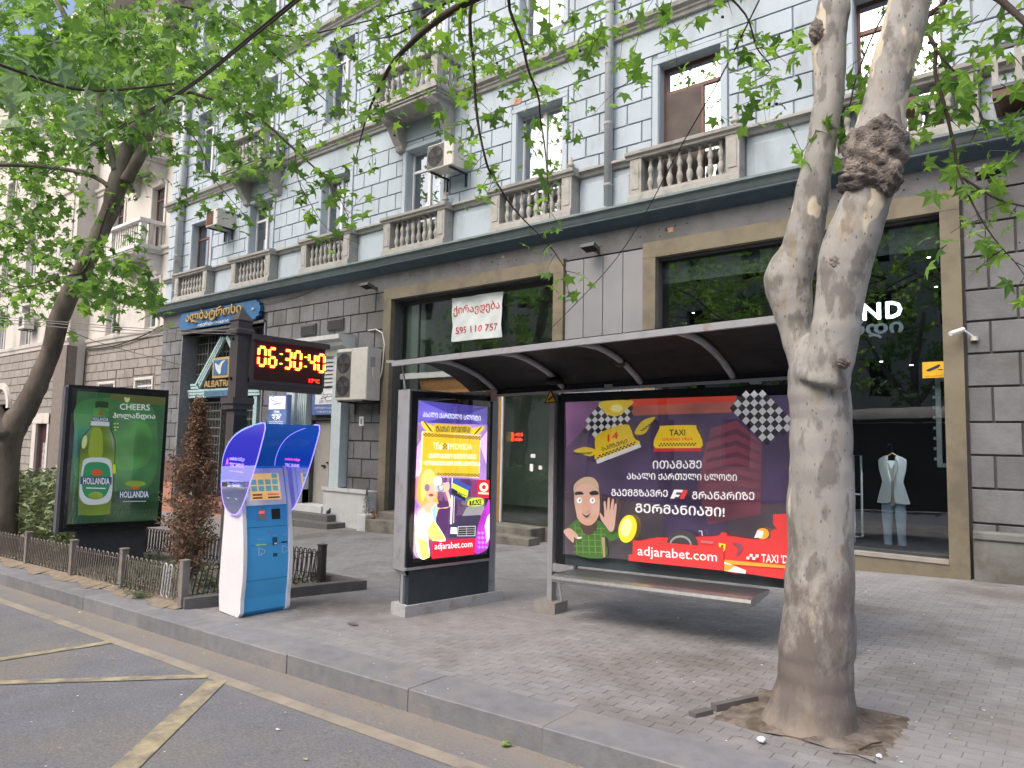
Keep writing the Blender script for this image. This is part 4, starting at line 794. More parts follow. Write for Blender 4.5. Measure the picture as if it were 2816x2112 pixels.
# ---- printed colours: backlit film
def P_(n, c, e): return print_mat(n, c, e)
ES = .62
c = dict(dkblue=(.07, .06, .3), blue=(.16, .13, .5), lilac=(.42, .26, .6), purple=(.16, .06, .2), dkpurple=(.09, .035, .12), yel=(.85, .58, .04), dyel=(.6, .4, .04), blk=(.03, .025, .02), wht=(.85, .85, .85), cream=(.9, .8, .55), red=(.7, .02, .04), skin=(.85, .5, .33), hair=(.85, .45, .08), hairl=(.95, .65, .2), lip=(.7, .05, .04), sky=(.35, .6, .8), glass=(.3, .28, .3), white_hot=(1, .97, .75), yhot=(1, .85, .12), mag=(.45, .04, .5), pink=(.8, .45, .9), silver=(.55, .56, .6), navy=(.05, .09, .4), car=(.05, .04, .08), lime=(.6, .75, .05), shad=(.3, .18, .25))
PS = {k: P_('side_' + k, v, ES * (1.7 if 'hot' in k or k == 'pink' else 1)) for k, v in c.items()}
b = MB(); F = Flat('T', SP0, sd, .003, b)
F.poly([(150, 180), (710, 235), (680, 1415), (105, 1470)], PS['purple'])
F.poly([(150, 180), (710, 235), (708, 400), (140, 380)], PS['dkblue']); F.poly([(150, 180), (430, 300), (140, 380)], PS['blue']); F.poly([(710, 235), (520, 310), (707, 400)], PS['blue'])
F.poly([(142, 360), (708, 380), (700, 830), (125, 800)], PS['lilac']); F.poly([(707, 430), (640, 520), (700, 700)], PS['pink']); F.poly([(135, 560), (170, 500), (165, 800), (122, 820)], PS['pink'])
F.poly([(125, 800), (300, 790), (250, 1100), (110, 1200)], PS['lilac'])
F.text('ᲐᲮᲐᲚᲘ ᲥᲐᲠᲗᲣᲚᲘ ᲡᲚᲝᲢᲘ', (182, 315), (652, 348), 42, PS['wht'], .03)
F.poly([(180, 430), (655, 462), (652, 475), (640, 812), (160, 790), (170, 440)], PS['cream']); F.poly([(186, 438), (648, 468), (634, 805), (168, 784)], PS['yel'])
F.checker((182, 445), (650, 474), (649, 502), (181, 474), 34, 3, PS['yel'], PS['blk']); F.checker((285, 768), (640, 778), (638, 805), (285, 795), 26, 3, PS['yel'], PS['blk'])
F.poly([(262, 380), (280, 370), (560, 385), (578, 395), (580, 455), (262, 445)], PS['dyel']); F.text('ᲢᲐᲥᲡᲘ ᲛᲝᲕᲘᲓᲐ!', (284, 434), (562, 444), 46, PS['blk'], .05)
for sx, pts in ((1, [(168, 350), (262, 395), (268, 432), (230, 440), (180, 400)]), (-1, [(672, 392), (585, 412), (570, 448), (610, 460), (655, 430)])):
    F.blob(pts, PS['yel'])
    for k in range(5):
        x0, y0 = pts[0]; x1, y1 = pts[3]; t = .15 + k*.17; F.line([(x0+(x1-x0)*t + 8*sx, y0+(y1-y0)*t - 8), (x0+(x1-x0)*t + 34*sx, y0+(y1-y0)*t + 12)], 7, PS['blk'])
F.text('TaXI', (265, 578), (382, 580), 52, PS['wht'], .01); F.checker((332, 528), (368, 530), (366, 580), (330, 578), 3, 4, PS['yel'], PS['blk']); F.text('MOVIDA', (392, 580), (572, 586), 50, PS['cream'])
F.text('ᲥᲐᲚᲐᲥᲨᲘ ᲧᲕᲔᲚᲐᲖᲔ', (225, 650), (602, 658), 38, PS['wht'], .02); F.text('ᲛᲝᲛᲒᲔᲑᲘᲐᲜᲘ ᲛᲒᲖᲐᲕᲠᲝᲑᲐ', (188, 708), (634, 716), 36, PS['wht'], .02)
# woman with a camera (a generic cartoon figure)
F.poly([(270, 1000), (390, 1000), (380, 1180), (330, 1320), (260, 1130)], PS['dkpurple'])
F.blob([(205, 725), (270, 770), (290, 860), (285, 980), (295, 1020), (240, 1010), (170, 1030), (180, 1080), (150, 1030), (118, 960), (130, 830), (160, 750)], PS['hair'])
F.blob([(215, 1010), (280, 1010), (290, 1050), (380, 1045), (345, 900), (368, 900), (395, 1035), (300, 1062), (265, 1140), (150, 1130), (125, 1090), (170, 1040)], PS['skin'])
F.blob([(190, 820), (270, 830), (280, 920), (255, 985), (225, 1008), (185, 960), (175, 890)], PS['skin']); F.blob([(200, 740), (250, 760), (265, 830), (215, 870), (185, 960), (160, 1000), (150, 900), (160, 800)], PS['hairl'])
F.ell(200, 890, 22, 30, PS['shad']); F.ell(232, 950, 20, 12, PS['lip']); F.poly([(255, 860), (370, 850), (365, 910), (335, 925), (262, 918)], PS['silver']); F.ell(312, 888, 30, 36, PS['glass']); F.ell(312, 888, 18, 22, PS['silver']); F.ell(285, 835, 34, 34, PS['white_hot']); F.blob([(335, 860), (372, 845), (380, 890), (360, 920), (335, 905)], PS['skin'])
F.poly([(235, 1060), (272, 1020), (268, 1180), (250, 1170)], PS['sky']); F.poly([(125, 1100), (165, 1060), (200, 1110), (150, 1130)], PS['wht'])
F.blob([(110, 1130), (200, 1100), (250, 1150), (345, 1305), (300, 1330), (215, 1255), (205, 1330), (215, 1440), (150, 1468), (108, 1380)], PS['white_hot']); F.poly([(250, 1150), (345, 1308), (330, 1310), (240, 1320), (190, 1245)], PS['yhot']); F.poly([(112, 1290), (200, 1330), (213, 1455), (150, 1468)], PS['yhot'])
F.line([(403, 810), (388, 1185)], 16, PS['wht']); F.line([(415, 940), (410, 1180)], 5, PS['wht']); F.poly([(405, 808), (547, 880), (500, 1008), (383, 945)], PS['navy']); F.poly([(400, 850), (530, 915), (515, 955), (392, 890)], PS['lime']); F.poly([(395, 895), (512, 955), (500, 995), (388, 935)], PS['blk']); F.text('WILD', (432, 935), (518, 975), 52, PS['lime'], .04, slant=.2)
F.poly([(610, 825), (700, 828), (694, 975), (594, 962)], PS['red']); F.ell(652, 885, 36, 38, PS['cream']); F.ell(652, 885, 16, 18, PS['red']); F.poly([(606, 925), (690, 930), (690, 945), (606, 940)], PS['cream'])
F.blob([(528, 990), (580, 972), (640, 978), (640, 1030), (526, 1038)], PS['lime']); F.poly([(534, 992), (634, 982), (634, 1028), (532, 1034)], PS['blk']); F.text('TAXI', (540, 1026), (630, 1022), 34, PS['lime'], .05)
F.poly([(510, 1046), (648, 1034), (665, 1110), (470, 1122)], PS['glass']); F.poly([(470, 1118), (620, 1110), (640, 1200), (600, 1300), (370, 1290), (370, 1205)], PS['car']); F.poly([(436, 1202), (582, 1198), (578, 1280), (430, 1282)], PS['silver'])
F.poly([(442, 1208), (576, 1204), (572, 1274), (436, 1276)], PS['blk'])
for k in range(3): F.line([(440, 1225+k*18), (574, 1221+k*18)], 3, PS['silver'])
F.line([(507, 1205), (504, 1276)], 3, PS['silver']); F.poly([(376, 1208), (424, 1210), (428, 1262), (372, 1262)], PS['wht'])
F.blob([(660, 1035), (692, 990), (690, 1200), (682, 1360), (630, 1412), (570, 1410), (590, 1230), (625, 1110)], PS['mag']); F.poly([(692, 1100), (690, 1300), (668, 1340), (650, 1200), (672, 1120)], PS['pink'])
for k in range(12): x = 590 + (k % 3)*28; yy = 1250 + (k//3)*38; F.poly([(x, yy), (x+14, yy-8), (x+26, yy+8), (x+12, yy+20)], PS['lilac'])
F.poly([(232, 1328), (560, 1294), (568, 1300), (562, 1425), (214, 1462), (222, 1338)], PS['red']); F.text('adjarabet.com', (238, 1402), (543, 1382), 66, PS['wht'], .02)
b.obj('poster', sb_)
b = MB(); sbox(b, -.02, 1.08, .018, .022, .46, 2.36, G_post); b.obj('glass_pane', sb_)
# back panel
EB = .23
c2 = dict(bg=(.085, .055, .13), bg2=(.14, .08, .17), mag=(.3, .13, .3), band=(.5, .14, .1), dred=(.22, .07, .1), dred2=(.17, .065, .105), blk=(.03, .025, .03), wht=(.75, .75, .76), yel=(.85, .62, .04), lyel=(.95, .85, .35), ored=(.75, .06, .03), org=(.9, .35, .05), red=(.6, .05, .05), skin=(.5, .32, .26), skin2=(.5, .29, .22), beige=(.42, .32, .22), green=(.06, .14, .04), green2=(.13, .24, .06), brown=(.08, .05, .05), grey=(.3, .29, .31), tyre=(.06, .055, .06), navy=(.02, .06, .3), eye=(.35, .45, .5), dark=(.1, .075, .09), sand=(.35, .25, .15))
PB = {k: P_('back_' + k, v, EB) for k, v in c2.items()}
BX0, BX1 = -4.81, -1.84
def bq(mb, x0, x1, zb0, zb1, z1a, z1b, y0, y1, m):
    v = [(x0, y0, zb0), (x1, y0, zb1), (x1, y0, z1b), (x0, y0, z1a), (x0, y1, zb0), (x1, y1, zb1), (x1, y1, z1b), (x0, y1, z1a)]
    mb.add(v, [(0, 1, 2, 3), (7, 6, 5, 4), (0, 4, 5, 1), (1, 5, 6, 2), (2, 6, 7, 3), (3, 7, 4, 0)], m)
b = MB(); bq(b, BX0, BX1, .44, .545, 2.44, 2.46, 6.985, 7.14, M_sb2); pb_ = b.obj('back_advert_panel', sh)
b = MB(); bq(b, BX0, -4.68, .44, .45, 2.42, 2.42, 6.95, 6.985, M_sb2); bq(b, -1.97, BX1, .54, .545, 2.44, 2.44, 6.95, 6.985, M_sb2); bq(b, -4.68, -1.97, 2.335, 2.355, 2.42, 2.44, 6.95, 6.985, M_sb2); bq(b, -4.68, -1.97, .45, .54, .58, .675, 6.95, 6.985, M_slate); b.obj('black_frame', pb_)
b = MB(); F = Flat('V', (-4.85, 6.955, 0), (1, 0, 0), .004, b)
b.face([(-4.68, 6.957, .58), (-1.97, 6.957, .675), (-1.97, 6.957, 2.355), (-4.68, 6.957, 2.335)], PB['bg'])
F.poly([(155, 130), (420, 118), (330, 300), (160, 480)], PB['mag']); F.poly([(155, 480), (330, 300), (300, 700), (155, 800)], PB['bg2']); F.poly([(150, 800), (900, 900), (900, 1340), (150, 1280)], PB['dark']); F.poly([(1500, 900), (2030, 900), (2030, 1200), (1300, 1180)], PB['dark'])
F.poly([(640, 106), (1460, 78), (1415, 205), (665, 230)], PB['band']); F.poly([(640, 106), (1460, 78), (1450, 120), (650, 160)], PB['ored']); F.poly([(1455, 265), (1260, 330), (1200, 560), (1160, 770), (1240, 1060), (1640, 980), (1650, 440)], PB['dred'])
for k in range(7): F.poly([(1240-k*6, 400+k*80), (1460, 330+k*86), (1640, 440+k*70), (1640, 460+k*70), (1450, 370+k*86), (1236-k*6, 430+k*80)], PB['dred2'])
F.poly([(1855, 60), (2030, 50), (2030, 480), (1855, 420)], PB['mag'])
def diam(poly, sz, asp=1.0):
    def ins(x, y):
        c_ = False; n = len(poly)
        for i in range(n):
            (x1, y1), (x2, y2) = poly[i], poly[i-1]
            if (y1 > y) != (y2 > y) and x < (x2-x1)*(y-y1)/(y2-y1) + x1: c_ = not c_
        return c_
    cx = sum(p[0] for p in poly)/len(poly); cy = sum(p[1] for p in poly)/len(poly); F.lay += 1
    for i in range(-12, 13):
        for j in range(-12, 13):
            x = cx + (i - j)*sz*.5; y = cy + (i + j)*sz*.5*asp - (i-j)*sz*.5*.04
            if ins(x, y): F.mb.face([F.p(x, y-sz*.5*asp), F.p(x+sz*.5, y), F.p(x, y+sz*.5*asp), F.p(x-sz*.5, y)], PB['wht'] if (i) % 2 == (j % 2) else PB['blk'])
diam([(425, 135), (650, 130), (668, 240), (610, 300), (410, 400), (285, 355), (330, 260)], 68*.72, 1.1); diam([(1485, 72), (1700, 65), (1870, 240), (1880, 350), (1730, 405), (1650, 445), (1530, 330), (1410, 200)], 82*.76, 1.05)
F.blob([(430, 124), (670, 116), (620, 185), (560, 232), (490, 225), (440, 180)], PB['yel']); F.ell(550, 175, 45, 30, PB['lyel'])
def wing(x0, y0, x1, y1, wd):
    L = math.hypot(x1-x0, y1-y0); dx, dy = (x1-x0)/L, (y1-y0)/L; nx, ny = -dy, dx
    F.blob([(x0, y0), (x0+dx*L*.5-nx*wd*.5, y0+dy*L*.5-ny*wd*.5), (x1, y1), (x0+dx*L*.7+nx*wd*.4, y0+dy*L*.7+ny*wd*.4), (x0+dx*L*.3+nx*wd*.9, y0+dy*L*.3+ny*wd*.9), (x0+nx*wd*.5, y0+ny*wd*.5)], PB['yel'])
    for k in range(6):
        t = .2 + k*.13; px_, py_ = x0+dx*L*t+nx*wd*.3, y0+dy*L*t+ny*wd*.3; F.line([(px_, py_), (px_+dx*L*.16+nx*wd*.25, py_+dy*L*.16+ny*wd*.25)], 7, PB['blk'])
wing(690, 350, 842, 240, 62); wing(400, 490, 225, 498, -52)
F.blob([(392, 420), (410, 378), (520, 320), (630, 298), (660, 320), (690, 400), (720, 450), (415, 562), (398, 500)], PB['yel']); F.line([(405, 582), (738, 455)], 30, PB['wht']); F.checker((408, 535), (700, 425), (707, 448), (412, 558), 22, 2, PB['yel'], PB['blk'])
F.text('14', (492, 428), (568, 402), 52, PB['ored'], .05); F.text('ᲡᲐᲛᲖᲣᲠᲘ', (447, 500), (640, 440), 34, PB['blk'], .02)
F.blob([(885, 325), (910, 308), (1140, 303), (1165, 325), (1195, 478), (856, 480)], PB['yel']); F.poly([(840, 478), (1203, 476), (1203, 500), (842, 503)], PB['red']); F.text('TAXI', (960, 382), (1080, 380), 44, PB['blk'], .03); F.text('GRAND PRIX', (903, 422), (1138, 418), 22, PB['ored'], .03, slant=.15); F.checker((882, 438), (1163, 436), (1165, 460), (880, 463), 24, 2, PB['yel'], PB['blk'])
F.text('ᲘᲗᲐᲛᲐᲨᲔ', (836, 632), (1204, 630), 60, PB['wht'], .03); F.text('ᲐᲮᲐᲚᲘ ᲥᲐᲠᲗᲣᲚᲘ ᲡᲚᲝᲢᲘ', (640, 712), (1472, 724), 50, PB['wht'], .03)
F.text('ᲒᲐᲔᲛᲒᲖᲐᲕᲠᲔ', (523, 838), (948, 845), 52, PB['wht'], .025); F.text('ᲒᲠᲐᲜᲞᲠᲘᲖᲔ', (1136, 862), (1604, 868), 58, PB['wht'], .025); F.text('ᲒᲔᲠᲛᲐᲜᲘᲐᲨᲘ!', (706, 962), (1380, 995), 68, PB['wht'], .035)
F.poly([(970, 858), (1000, 790), (1068, 792), (1058, 812), (1018, 810), (1010, 828), (1045, 830), (1030, 846), (1006, 844), (1000, 858)], PB['wht']); F.poly([(1042, 860), (1056, 825), (1048, 822), (1072, 792), (1104, 792), (1075, 860)], PB['red'])
# waving man (a generic cartoon figure)
F.blob([(280, 1020), (400, 1010), (480, 1060), (560, 1100), (588, 1150), (520, 1180), (480, 1150), (485, 1300), (270, 1285), (265, 1150), (190, 1100), (230, 1040)], PB['green'])
for k in range(5): F.line([(250+k*50, 1050+k*6), (265+k*48, 1280)], 8, PB['green2']); F.line([(240, 1080+k*45), (480, 1085+k*45)], 7, PB['green2'])
F.blob([(305, 1010), (400, 1010), (410, 1090), (350, 1130), (300, 1080)], PB['brown']); F.poly([(455, 1150), (480, 1150), (485, 1300), (470, 1300)], PB['sand'])
F.blob([(262, 770), (340, 720), (425, 760), (442, 880), (435, 980), (395, 1045), (340, 1060), (285, 1020), (255, 920), (250, 840)], PB['skin']); F.blob([(270, 980), (350, 1010), (430, 960), (395, 1045), (340, 1060), (290, 1028)], PB['skin2'])
F.blob([(248, 810), (252, 750), (320, 698), (390, 700), (430, 745), (432, 800), (400, 760), (340, 745), (275, 770)], PB['beige'])
F.blob([(258, 830), (262, 808), (305, 805), (322, 825), (290, 828)], PB['blk']); F.blob([(365, 812), (400, 798), (430, 805), (432, 826), (380, 832)], PB['blk'])
for ex in (290, 390): F.ell(ex, 872, 20, 22, PB['wht']); F.ell(ex+3, 870, 9, 12, PB['eye']); F.ell(ex+3, 870, 4, 5, PB['blk'])
F.blob([(325, 850), (345, 850), (372, 925), (350, 958), (310, 940)], PB['skin2']); F.blob([(310, 965), (345, 985), (380, 965), (345, 1000)], PB['brown'])
F.blob([(445, 965), (462, 975), (480, 1000), (482, 960), (478, 885), (492, 882), (500, 950), (508, 860), (524, 858), (524, 950), (540, 868), (556, 872), (548, 955), (562, 900), (577, 905), (568, 1000), (555, 1090), (525, 1105), (490, 1060), (460, 1020)], PB['skin'], 3)
F.blob([(175, 1100), (220, 1080), (262, 1110), (290, 1150), (270, 1160), (255, 1145), (250, 1190), (225, 1170), (195, 1140)], PB['skin'], 3); F.poly([(280, 1148), (312, 1145), (312, 1155), (282, 1162)], PB['wht'])
F.ell(660, 1085, 68, 106, PB['yel'], 12); F.ell(650, 1075, 40, 70, PB['lyel'], 12)
# racing car
F.blob([(730, 1180), (880, 1150), (960, 1150), (1300, 1140), (1380, 1130), (1620, 1162), (1740, 1150), (1760, 1090), (2030, 1080), (2030, 1450), (1560, 1420), (1390, 1400), (760, 1200)], PB['red'], 3); F.poly([(1760, 975), (2030, 960), (2030, 1100), (1800, 1095), (1760, 1050)], PB['red'])
F.ell(1075, 1200, 118, 105, PB['tyre']); F.ell(1062, 1205, 84, 72, PB['grey']); F.ell(1062, 1210, 74, 62, PB['tyre']); F.ell(1388, 1125, 26, 16, PB['red']); F.ell(1682, 1120, 48, 42, PB['org']); F.poly([(1618, 1150), (1645, 1095), (1690, 1100), (1680, 1150)], PB['wht']); F.line([(1200, 1100), (1225, 1100), (1228, 1135)], 5, PB['wht'])
F.blob([(1450, 1190), (1520, 1200), (1530, 1240), (1480, 1290), (1500, 1230)], PB['dred'], 3); F.poly([(1395, 1315), (1860, 1358), (2030, 1368), (2030, 1392), (1395, 1345)], PB['org']); F.poly([(1395, 1330), (1560, 1395), (1555, 1420), (1395, 1398)], PB['wht']); F.poly([(1395, 1345), (1480, 1360), (1420, 1400), (1395, 1396)], PB['org'])
F.poly([(1352, 1188), (1405, 1198), (1403, 1235), (1388, 1260), (1360, 1238)], PB['yel']); F.blob([(1375, 1205), (1392, 1208), (1382, 1225), (1385, 1240), (1372, 1232)], PB['blk'], 3); F.text('PREMIUM BAR', (1222, 1190), (1312, 1196), 18, PB['grey'], .03)
F.checker((1567, 1268), (1656, 1276), (1652, 1318), (1563, 1310), 4, 2, PB['red'], PB['wht']); F.text("TAXI 'DRIVE'", (1678, 1332), (2000, 1348), 62, PB['wht'], .035)
F.poly([(708, 1168), (1391, 1222), (1391, 1396), (675, 1322), (680, 1275), (706, 1275)], PB['red']); F.text('adjarabet.com', (745, 1302), (1343, 1350), 92, PB['wht'], .02)
b.obj('poster', pb_)
b = MB(); bq(b, -4.68, -1.97, .58, .675, 2.335, 2.355, 6.9, 6.903, G_post); b.obj('glass_pane', pb_)
b = MB(); b.box((-4.86, 6.93, .36), (-4.55, 7.02, .45), M_sg); b.obj('panel_arm', sh)
# bench
b = MB(); L0, L1 = -4.55, -2.35
def bz(x): return .35 + (x-L0)*.033
n = 10; pr = [(7.36, .06), (7.34, .075), (7.0, .075), (6.9, .07), (6.855, .05), (6.845, .02), (6.86, -.01), (6.9, -.02), (7.34, .03)]
v = [(x, y-.36 + .0, bz(x)+z) for x in (L0, L1) for y, z in pr]
b.add(v, [(i, (i+1) % 9, (i+1) % 9 + 9, i+9) for i in range(9)] + [tuple(range(9)), tuple(range(9, 18))[::-1]], M_steel); be = b.obj('bench_seat', sh)
for x in (-4.4, -3.4, -2.45): b = MB(); b.box((x-.02, 6.6, bz(x)-.03), (x+.02, 7.0, bz(x)+.01), M_sg); b.obj('bench_bracket', be)
t = thing('warning_triangle', 'small yellow warning triangle on the shelter post', 'sticker', (-4.85, 6.89, 2.35)); b = MB(); b.prism([(-4.97, 2.32), (-4.79, 2.33), (-4.88, 2.5)], lambda u, v: (u, 6.885, v), (0, .004, 0), M_blk); b.prism([(-4.945, 2.335), (-4.815, 2.342), (-4.88, 2.465)], lambda u, v: (u, 6.882, v), (0, .003, 0), mat('warn_yellow', (.7, .4, .02))); b.prism([(-4.92, 2.36), (-4.85, 2.41), (-4.84, 2.39), (-4.91, 2.345)], lambda u, v: (u, 6.879, v), (0, .002, 0), M_blk); b.obj('triangle', t)
# ================================================================== BEER ADVERT LIGHTBOX
hb = thing('advert_lightbox', 'dark framed beer advert lightbox standing in the planting bed', 'advertising box', (-12.6, 5.55, -.4))
hd = Vector((math.cos(math.radians(79)), math.sin(math.radians(79)), 0)); hn = Vector((hd.y, -hd.x, 0)); H0 = Vector((-12.66, 5.59, 0)); HK = 1.13
def hbox(mb, s0, s1, n0, n1, z0, z1, m): z0, z1 = 1.85+(z0-1.85)*HK, 1.85+(z1-1.85)*HK; mb.obox(H0 + hd*s0*HK + hn*n0*HK + Vector((0, 0, z0)), hd*(s1-s0)*HK, hn*(n1-n0)*HK, (0, 0, z1-z0), m)
b = MB(); hbox(b, -.93, .42, -.3, -.03, .44, 2.55, mat('lightbox_grey', (.1, .105, .125), rough=.5)); hbox(b, -.96, -.93, -.28, -.05, .42, 2.52, mat('lightbox_grey', (.1, .105, .125))); b.obj('casing', hb)
b = MB(); hbox(b, -.93, .42, -.03, 0, .44, 2.55, M_sb2); b.obj('black_frame', hb)
b = MB(); hbox(b, -.68, .22, -.28, -.08, -.4, .44, mat('pedestal', (.045, .05, .06), rough=.6)); b.obj('pedestal', hb)
EH = .2
c3 = dict(g1=(.05, .16, .06), g2=(.07, .24, .08), g3=(.09, .3, .08), g4=(.04, .1, .045), bot=(.2, .3, .05), bot2=(.33, .42, .06), botd=(.05, .1, .03), cap=(.03, .07, .03), lab=(.5, .55, .6), lg=(.03, .2, .09), navy=(.03, .06, .14), wht=(.62, .64, .66), red=(.45, .08, .02), brn=(.14, .16, .05), pale=(.4, .5, .2), yel=(.5, .5, .05))
PH = {k: P_('beer_' + k, v, EH) for k, v in c3.items()}
b = MB(); F = Flat('W', H0, hd, .003, b)
F.poly([(295, 110), (1070, 170), (995, 1245), (205, 1280)], PH['g1']); F.blob([(330, 200), (900, 220), (1000, 500), (960, 900), (700, 1000), (300, 900), (270, 500)], PH['g2']); F.blob([(640, 430), (880, 380), (960, 560), (900, 760), (660, 800), (560, 600)], PH['g3'])
F.poly([(600, 135), (1070, 170), (1062, 240), (560, 190)], PH['brn']); F.poly([(225, 1000), (1010, 1080), (995, 1245), (205, 1280)], PH['g4'])
F.blob([(460, 205), (560, 210), (565, 250), (575, 400), (600, 470), (632, 560), (622, 800), (600, 1160), (565, 1215), (450, 1225), (320, 1215), (288, 1160), (300, 900), (318, 600), (350, 500), (410, 425), (425, 340), (450, 260)], PH['botd'], 4)
F.blob([(470, 260), (555, 262), (570, 420), (620, 560), (610, 800), (585, 1150), (550, 1195), (330, 1200), (300, 1150), (322, 620), (358, 510), (420, 430), (440, 340)], PH['bot'], 4); F.blob([(430, 450), (500, 450), (520, 600), (500, 700), (400, 690), (400, 560)], PH['bot2'])
F.poly([(455, 205), (568, 212), (566, 262), (450, 255)], PH['cap']); F.poly([(440, 262), (566, 266), (572, 345), (428, 338)], PH['g3']); F.ell(502, 312, 18, 14, PH['red']); F.poly([(426, 338), (572, 345), (572, 382), (420, 375)], PH['navy']); F.text('HOLLANDIA', (430, 372), (566, 378), 30, PH['wht'], .02); F.poly([(418, 376), (574, 384), (576, 422), (410, 414)], PH['lab'])
F.blob([(360, 710), (470, 695), (570, 710), (598, 780), (600, 980), (570, 1080), (480, 1108), (370, 1105), (318, 1050), (312, 960), (335, 780)], PH['lab'], 5); F.blob([(375, 750), (470, 735), (560, 760), (585, 850), (575, 960), (530, 1040), (450, 1060), (370, 1040), (335, 960), (345, 830)], PH['lg'], 5)
F.ell(465, 828, 45, 30, PH['red']); F.ell(455, 1030, 65, 34, PH['bot']); F.poly([(322, 862), (596, 868), (592, 935), (318, 930)], PH['navy']); F.text('HOLLANDIA', (345, 928), (575, 932), 56, PH['wht'], .035); F.poly([(370, 958), (540, 962), (540, 972), (370, 968)], PH['lab']); F.blob([(605, 765), (625, 762), (628, 830), (606, 832)], PH['yel']); F.ell(355, 560, 22, 60, PH['pale'], 10)
F.text('CHEERS', (666, 276), (928, 284), 52, PH['wht'], .01); F.text('ჰოლანდია', (603, 362), (975, 370), 60, PH['wht'], .03); F.blob([(705, 165), (730, 175), (752, 170), (745, 205), (720, 212), (708, 195)], PH['pale']); F.ell(800, 950, 36, 26, PH['red']); F.ell(800, 925, 90, 26, PH['bot'])
F.poly([(655, 985), (925, 985), (920, 1050), (650, 1052)], PH['navy']); F.text('HOLLANDIA', (667, 1048), (915, 1044), 54, PH['wht'], .035); F.poly([(690, 1078), (895, 1076), (895, 1081), (690, 1083)], PH['lab'])
for x, yy in ((620, 400), (645, 400), (620, 430), (645, 430), (625, 455)): F.poly([(x-8, yy-6), (x+8, yy-6), (x+8, yy+6), (x-8, yy+6)], PH['pale'])
b.obj('poster', hb)
b = MB(); hbox(b, -.88, .36, .015, .019, .5, 2.5, glassy('beer_glass', tint=(.97, .97, .97), refl=.03)); b.obj('glass_pane', hb)
# ================================================================== STREET CLOCK
ck = thing('street_clock', 'dark post clock showing 06:30:40 in glowing red digits', 'clock', (-8.5, 5.0, -.25))
M_ck = mat('clock_brown', (.075, .065, .068), rough=.5, var=.08)
b = MB(); px_, py_ = -8.52, 5.0; b.box((px_-.09, py_-.09, -.3), (px_+.09, py_+.09, 3.22), M_ck); b.box((px_-.13, py_-.13, 2.2), (px_+.13, py_+.13, 2.27), M_ck); b.box((px_-.15, py_-.15, 2.27), (px_+.15, py_+.15, 2.35), M_ck); b.obj('post', ck)
b = MB(); b.add([(px_+a*s, py_+c_*s, z) for s, z in ((.13, 3.18), (.13, 3.23), (.1, 3.26), (.1, 3.34), (.115, 3.36), (.012, 3.52)) for a, c_ in ((-1, -1), (1, -1), (1, 1), (-1, 1))], [(i*4+k, i*4+(k+1) % 4, (i+1)*4+(k+1) % 4, (i+1)*4+k) for i in range(5) for k in range(4)] + [(20, 21, 22, 23)], M_ck); b.obj('finial', ck)
for z in (2.6, 3.12): b = MB(); b.tube([(px_-.02, py_-.09, z), (px_-.02, py_-.115, z)], .022, M_blk, 10); b.obj('bolt_hole', ck)
Y0, Y1, XF = 5.08, 6.24, -8.38
b = MB(); b.box((XF-.24, Y0, 2.56), (XF, Y1, 3.12), M_ck); b.box((XF-.26, Y0, 3.12), (XF+.05, Y1+.04, 3.19), M_ck); b.tube([(XF-.1, Y0, 2.56), (XF-.1, Y1, 2.56)], .09, M_ck, 14); b.obj('display_case', ck)
b = MB(); b.box((XF, Y0+.05, 2.6), (XF+.006, Y1-.04, 3.1), mat('display_screen', (.05, .012, .014), rough=.3)); b.obj('display_screen', ck)
M_dg = mat('digit_glow', (1, .36, .03), emit=5, var=0); M_dg2 = mat('digit_red', (1, .03, .015), emit=4, var=0)
SEG = {0: 'abcdef', 6: 'acdefg', 3: 'abcdg', 4: 'bcfg'}
def digit(mb, d, y0, z0, w_, h, th=.032):
    X = XF+.012; g = .012
    S_ = dict(a=((y0, z0+h), (y0+w_, z0+h)), d=((y0, z0), (y0+w_, z0)), g=((y0, z0+h/2), (y0+w_, z0+h/2)), f=((y0, z0+h/2), (y0, z0+h)), e=((y0, z0), (y0, z0+h/2)), b=((y0+w_, z0+h/2), (y0+w_, z0+h)), c=((y0+w_, z0), (y0+w_, z0+h/2)))
    for s in SEG[d]:
        (a, b_), (c_, e) = S_[s]; l = math.hypot(c_-a, e-b_); ux, uz_ = (c_-a)/l, (e-b_)/l
        a, b_, c_, e = a+ux*g*1.6, b_+uz_*g*1.6, c_-ux*g*1.6, e-uz_*g*1.6
        mb.tube([(X, a, b_), (X, c_, e)], th/2, M_dg, 6); mb.tube([(X-.014, a, b_), (X-.014, c_, e)], th*.72, M_dg2, 6)  # wider red tube behind each segment is a painted glow halo
yy = Y0 + .1
for i, d_ in enumerate((0, 6, ':', 3, 0, ':', 4, 0)):
    if d_ == ':':
        b = MB(); 
        for z in (2.84, 2.97): b.tube([(XF+.01, yy+.02, z-.006), (XF+.01, yy+.02, z+.006)], .02, M_dg, 8)
        b.obj('colon', ck); yy += .075
    else: b = MB(); digit(b, d_, yy, 2.79, .1, .24); b.obj('digit', ck); yy += .158
b = MB(); vs, fs, _ = text_mesh('17°C', .01); b.add([(XF+.01, 5.98+.17*u, 2.625+.05*v) for u, v in vs], fs, M_dg2); b.obj('temperature', ck)
b = MB(); b.box((px_+.1, py_-.08, 1.9), (px_+.106, py_+.08, 2.12), M_blk); b.box((px_+.1, py_-.09, 1.72), (px_+.106, py_+.09, 1.86), M_wh); b.box((px_-.06, py_-.104, 1.66), (px_+.06, py_-.1, 1.8), M_gr); b.obj('paper_sticker', ck)
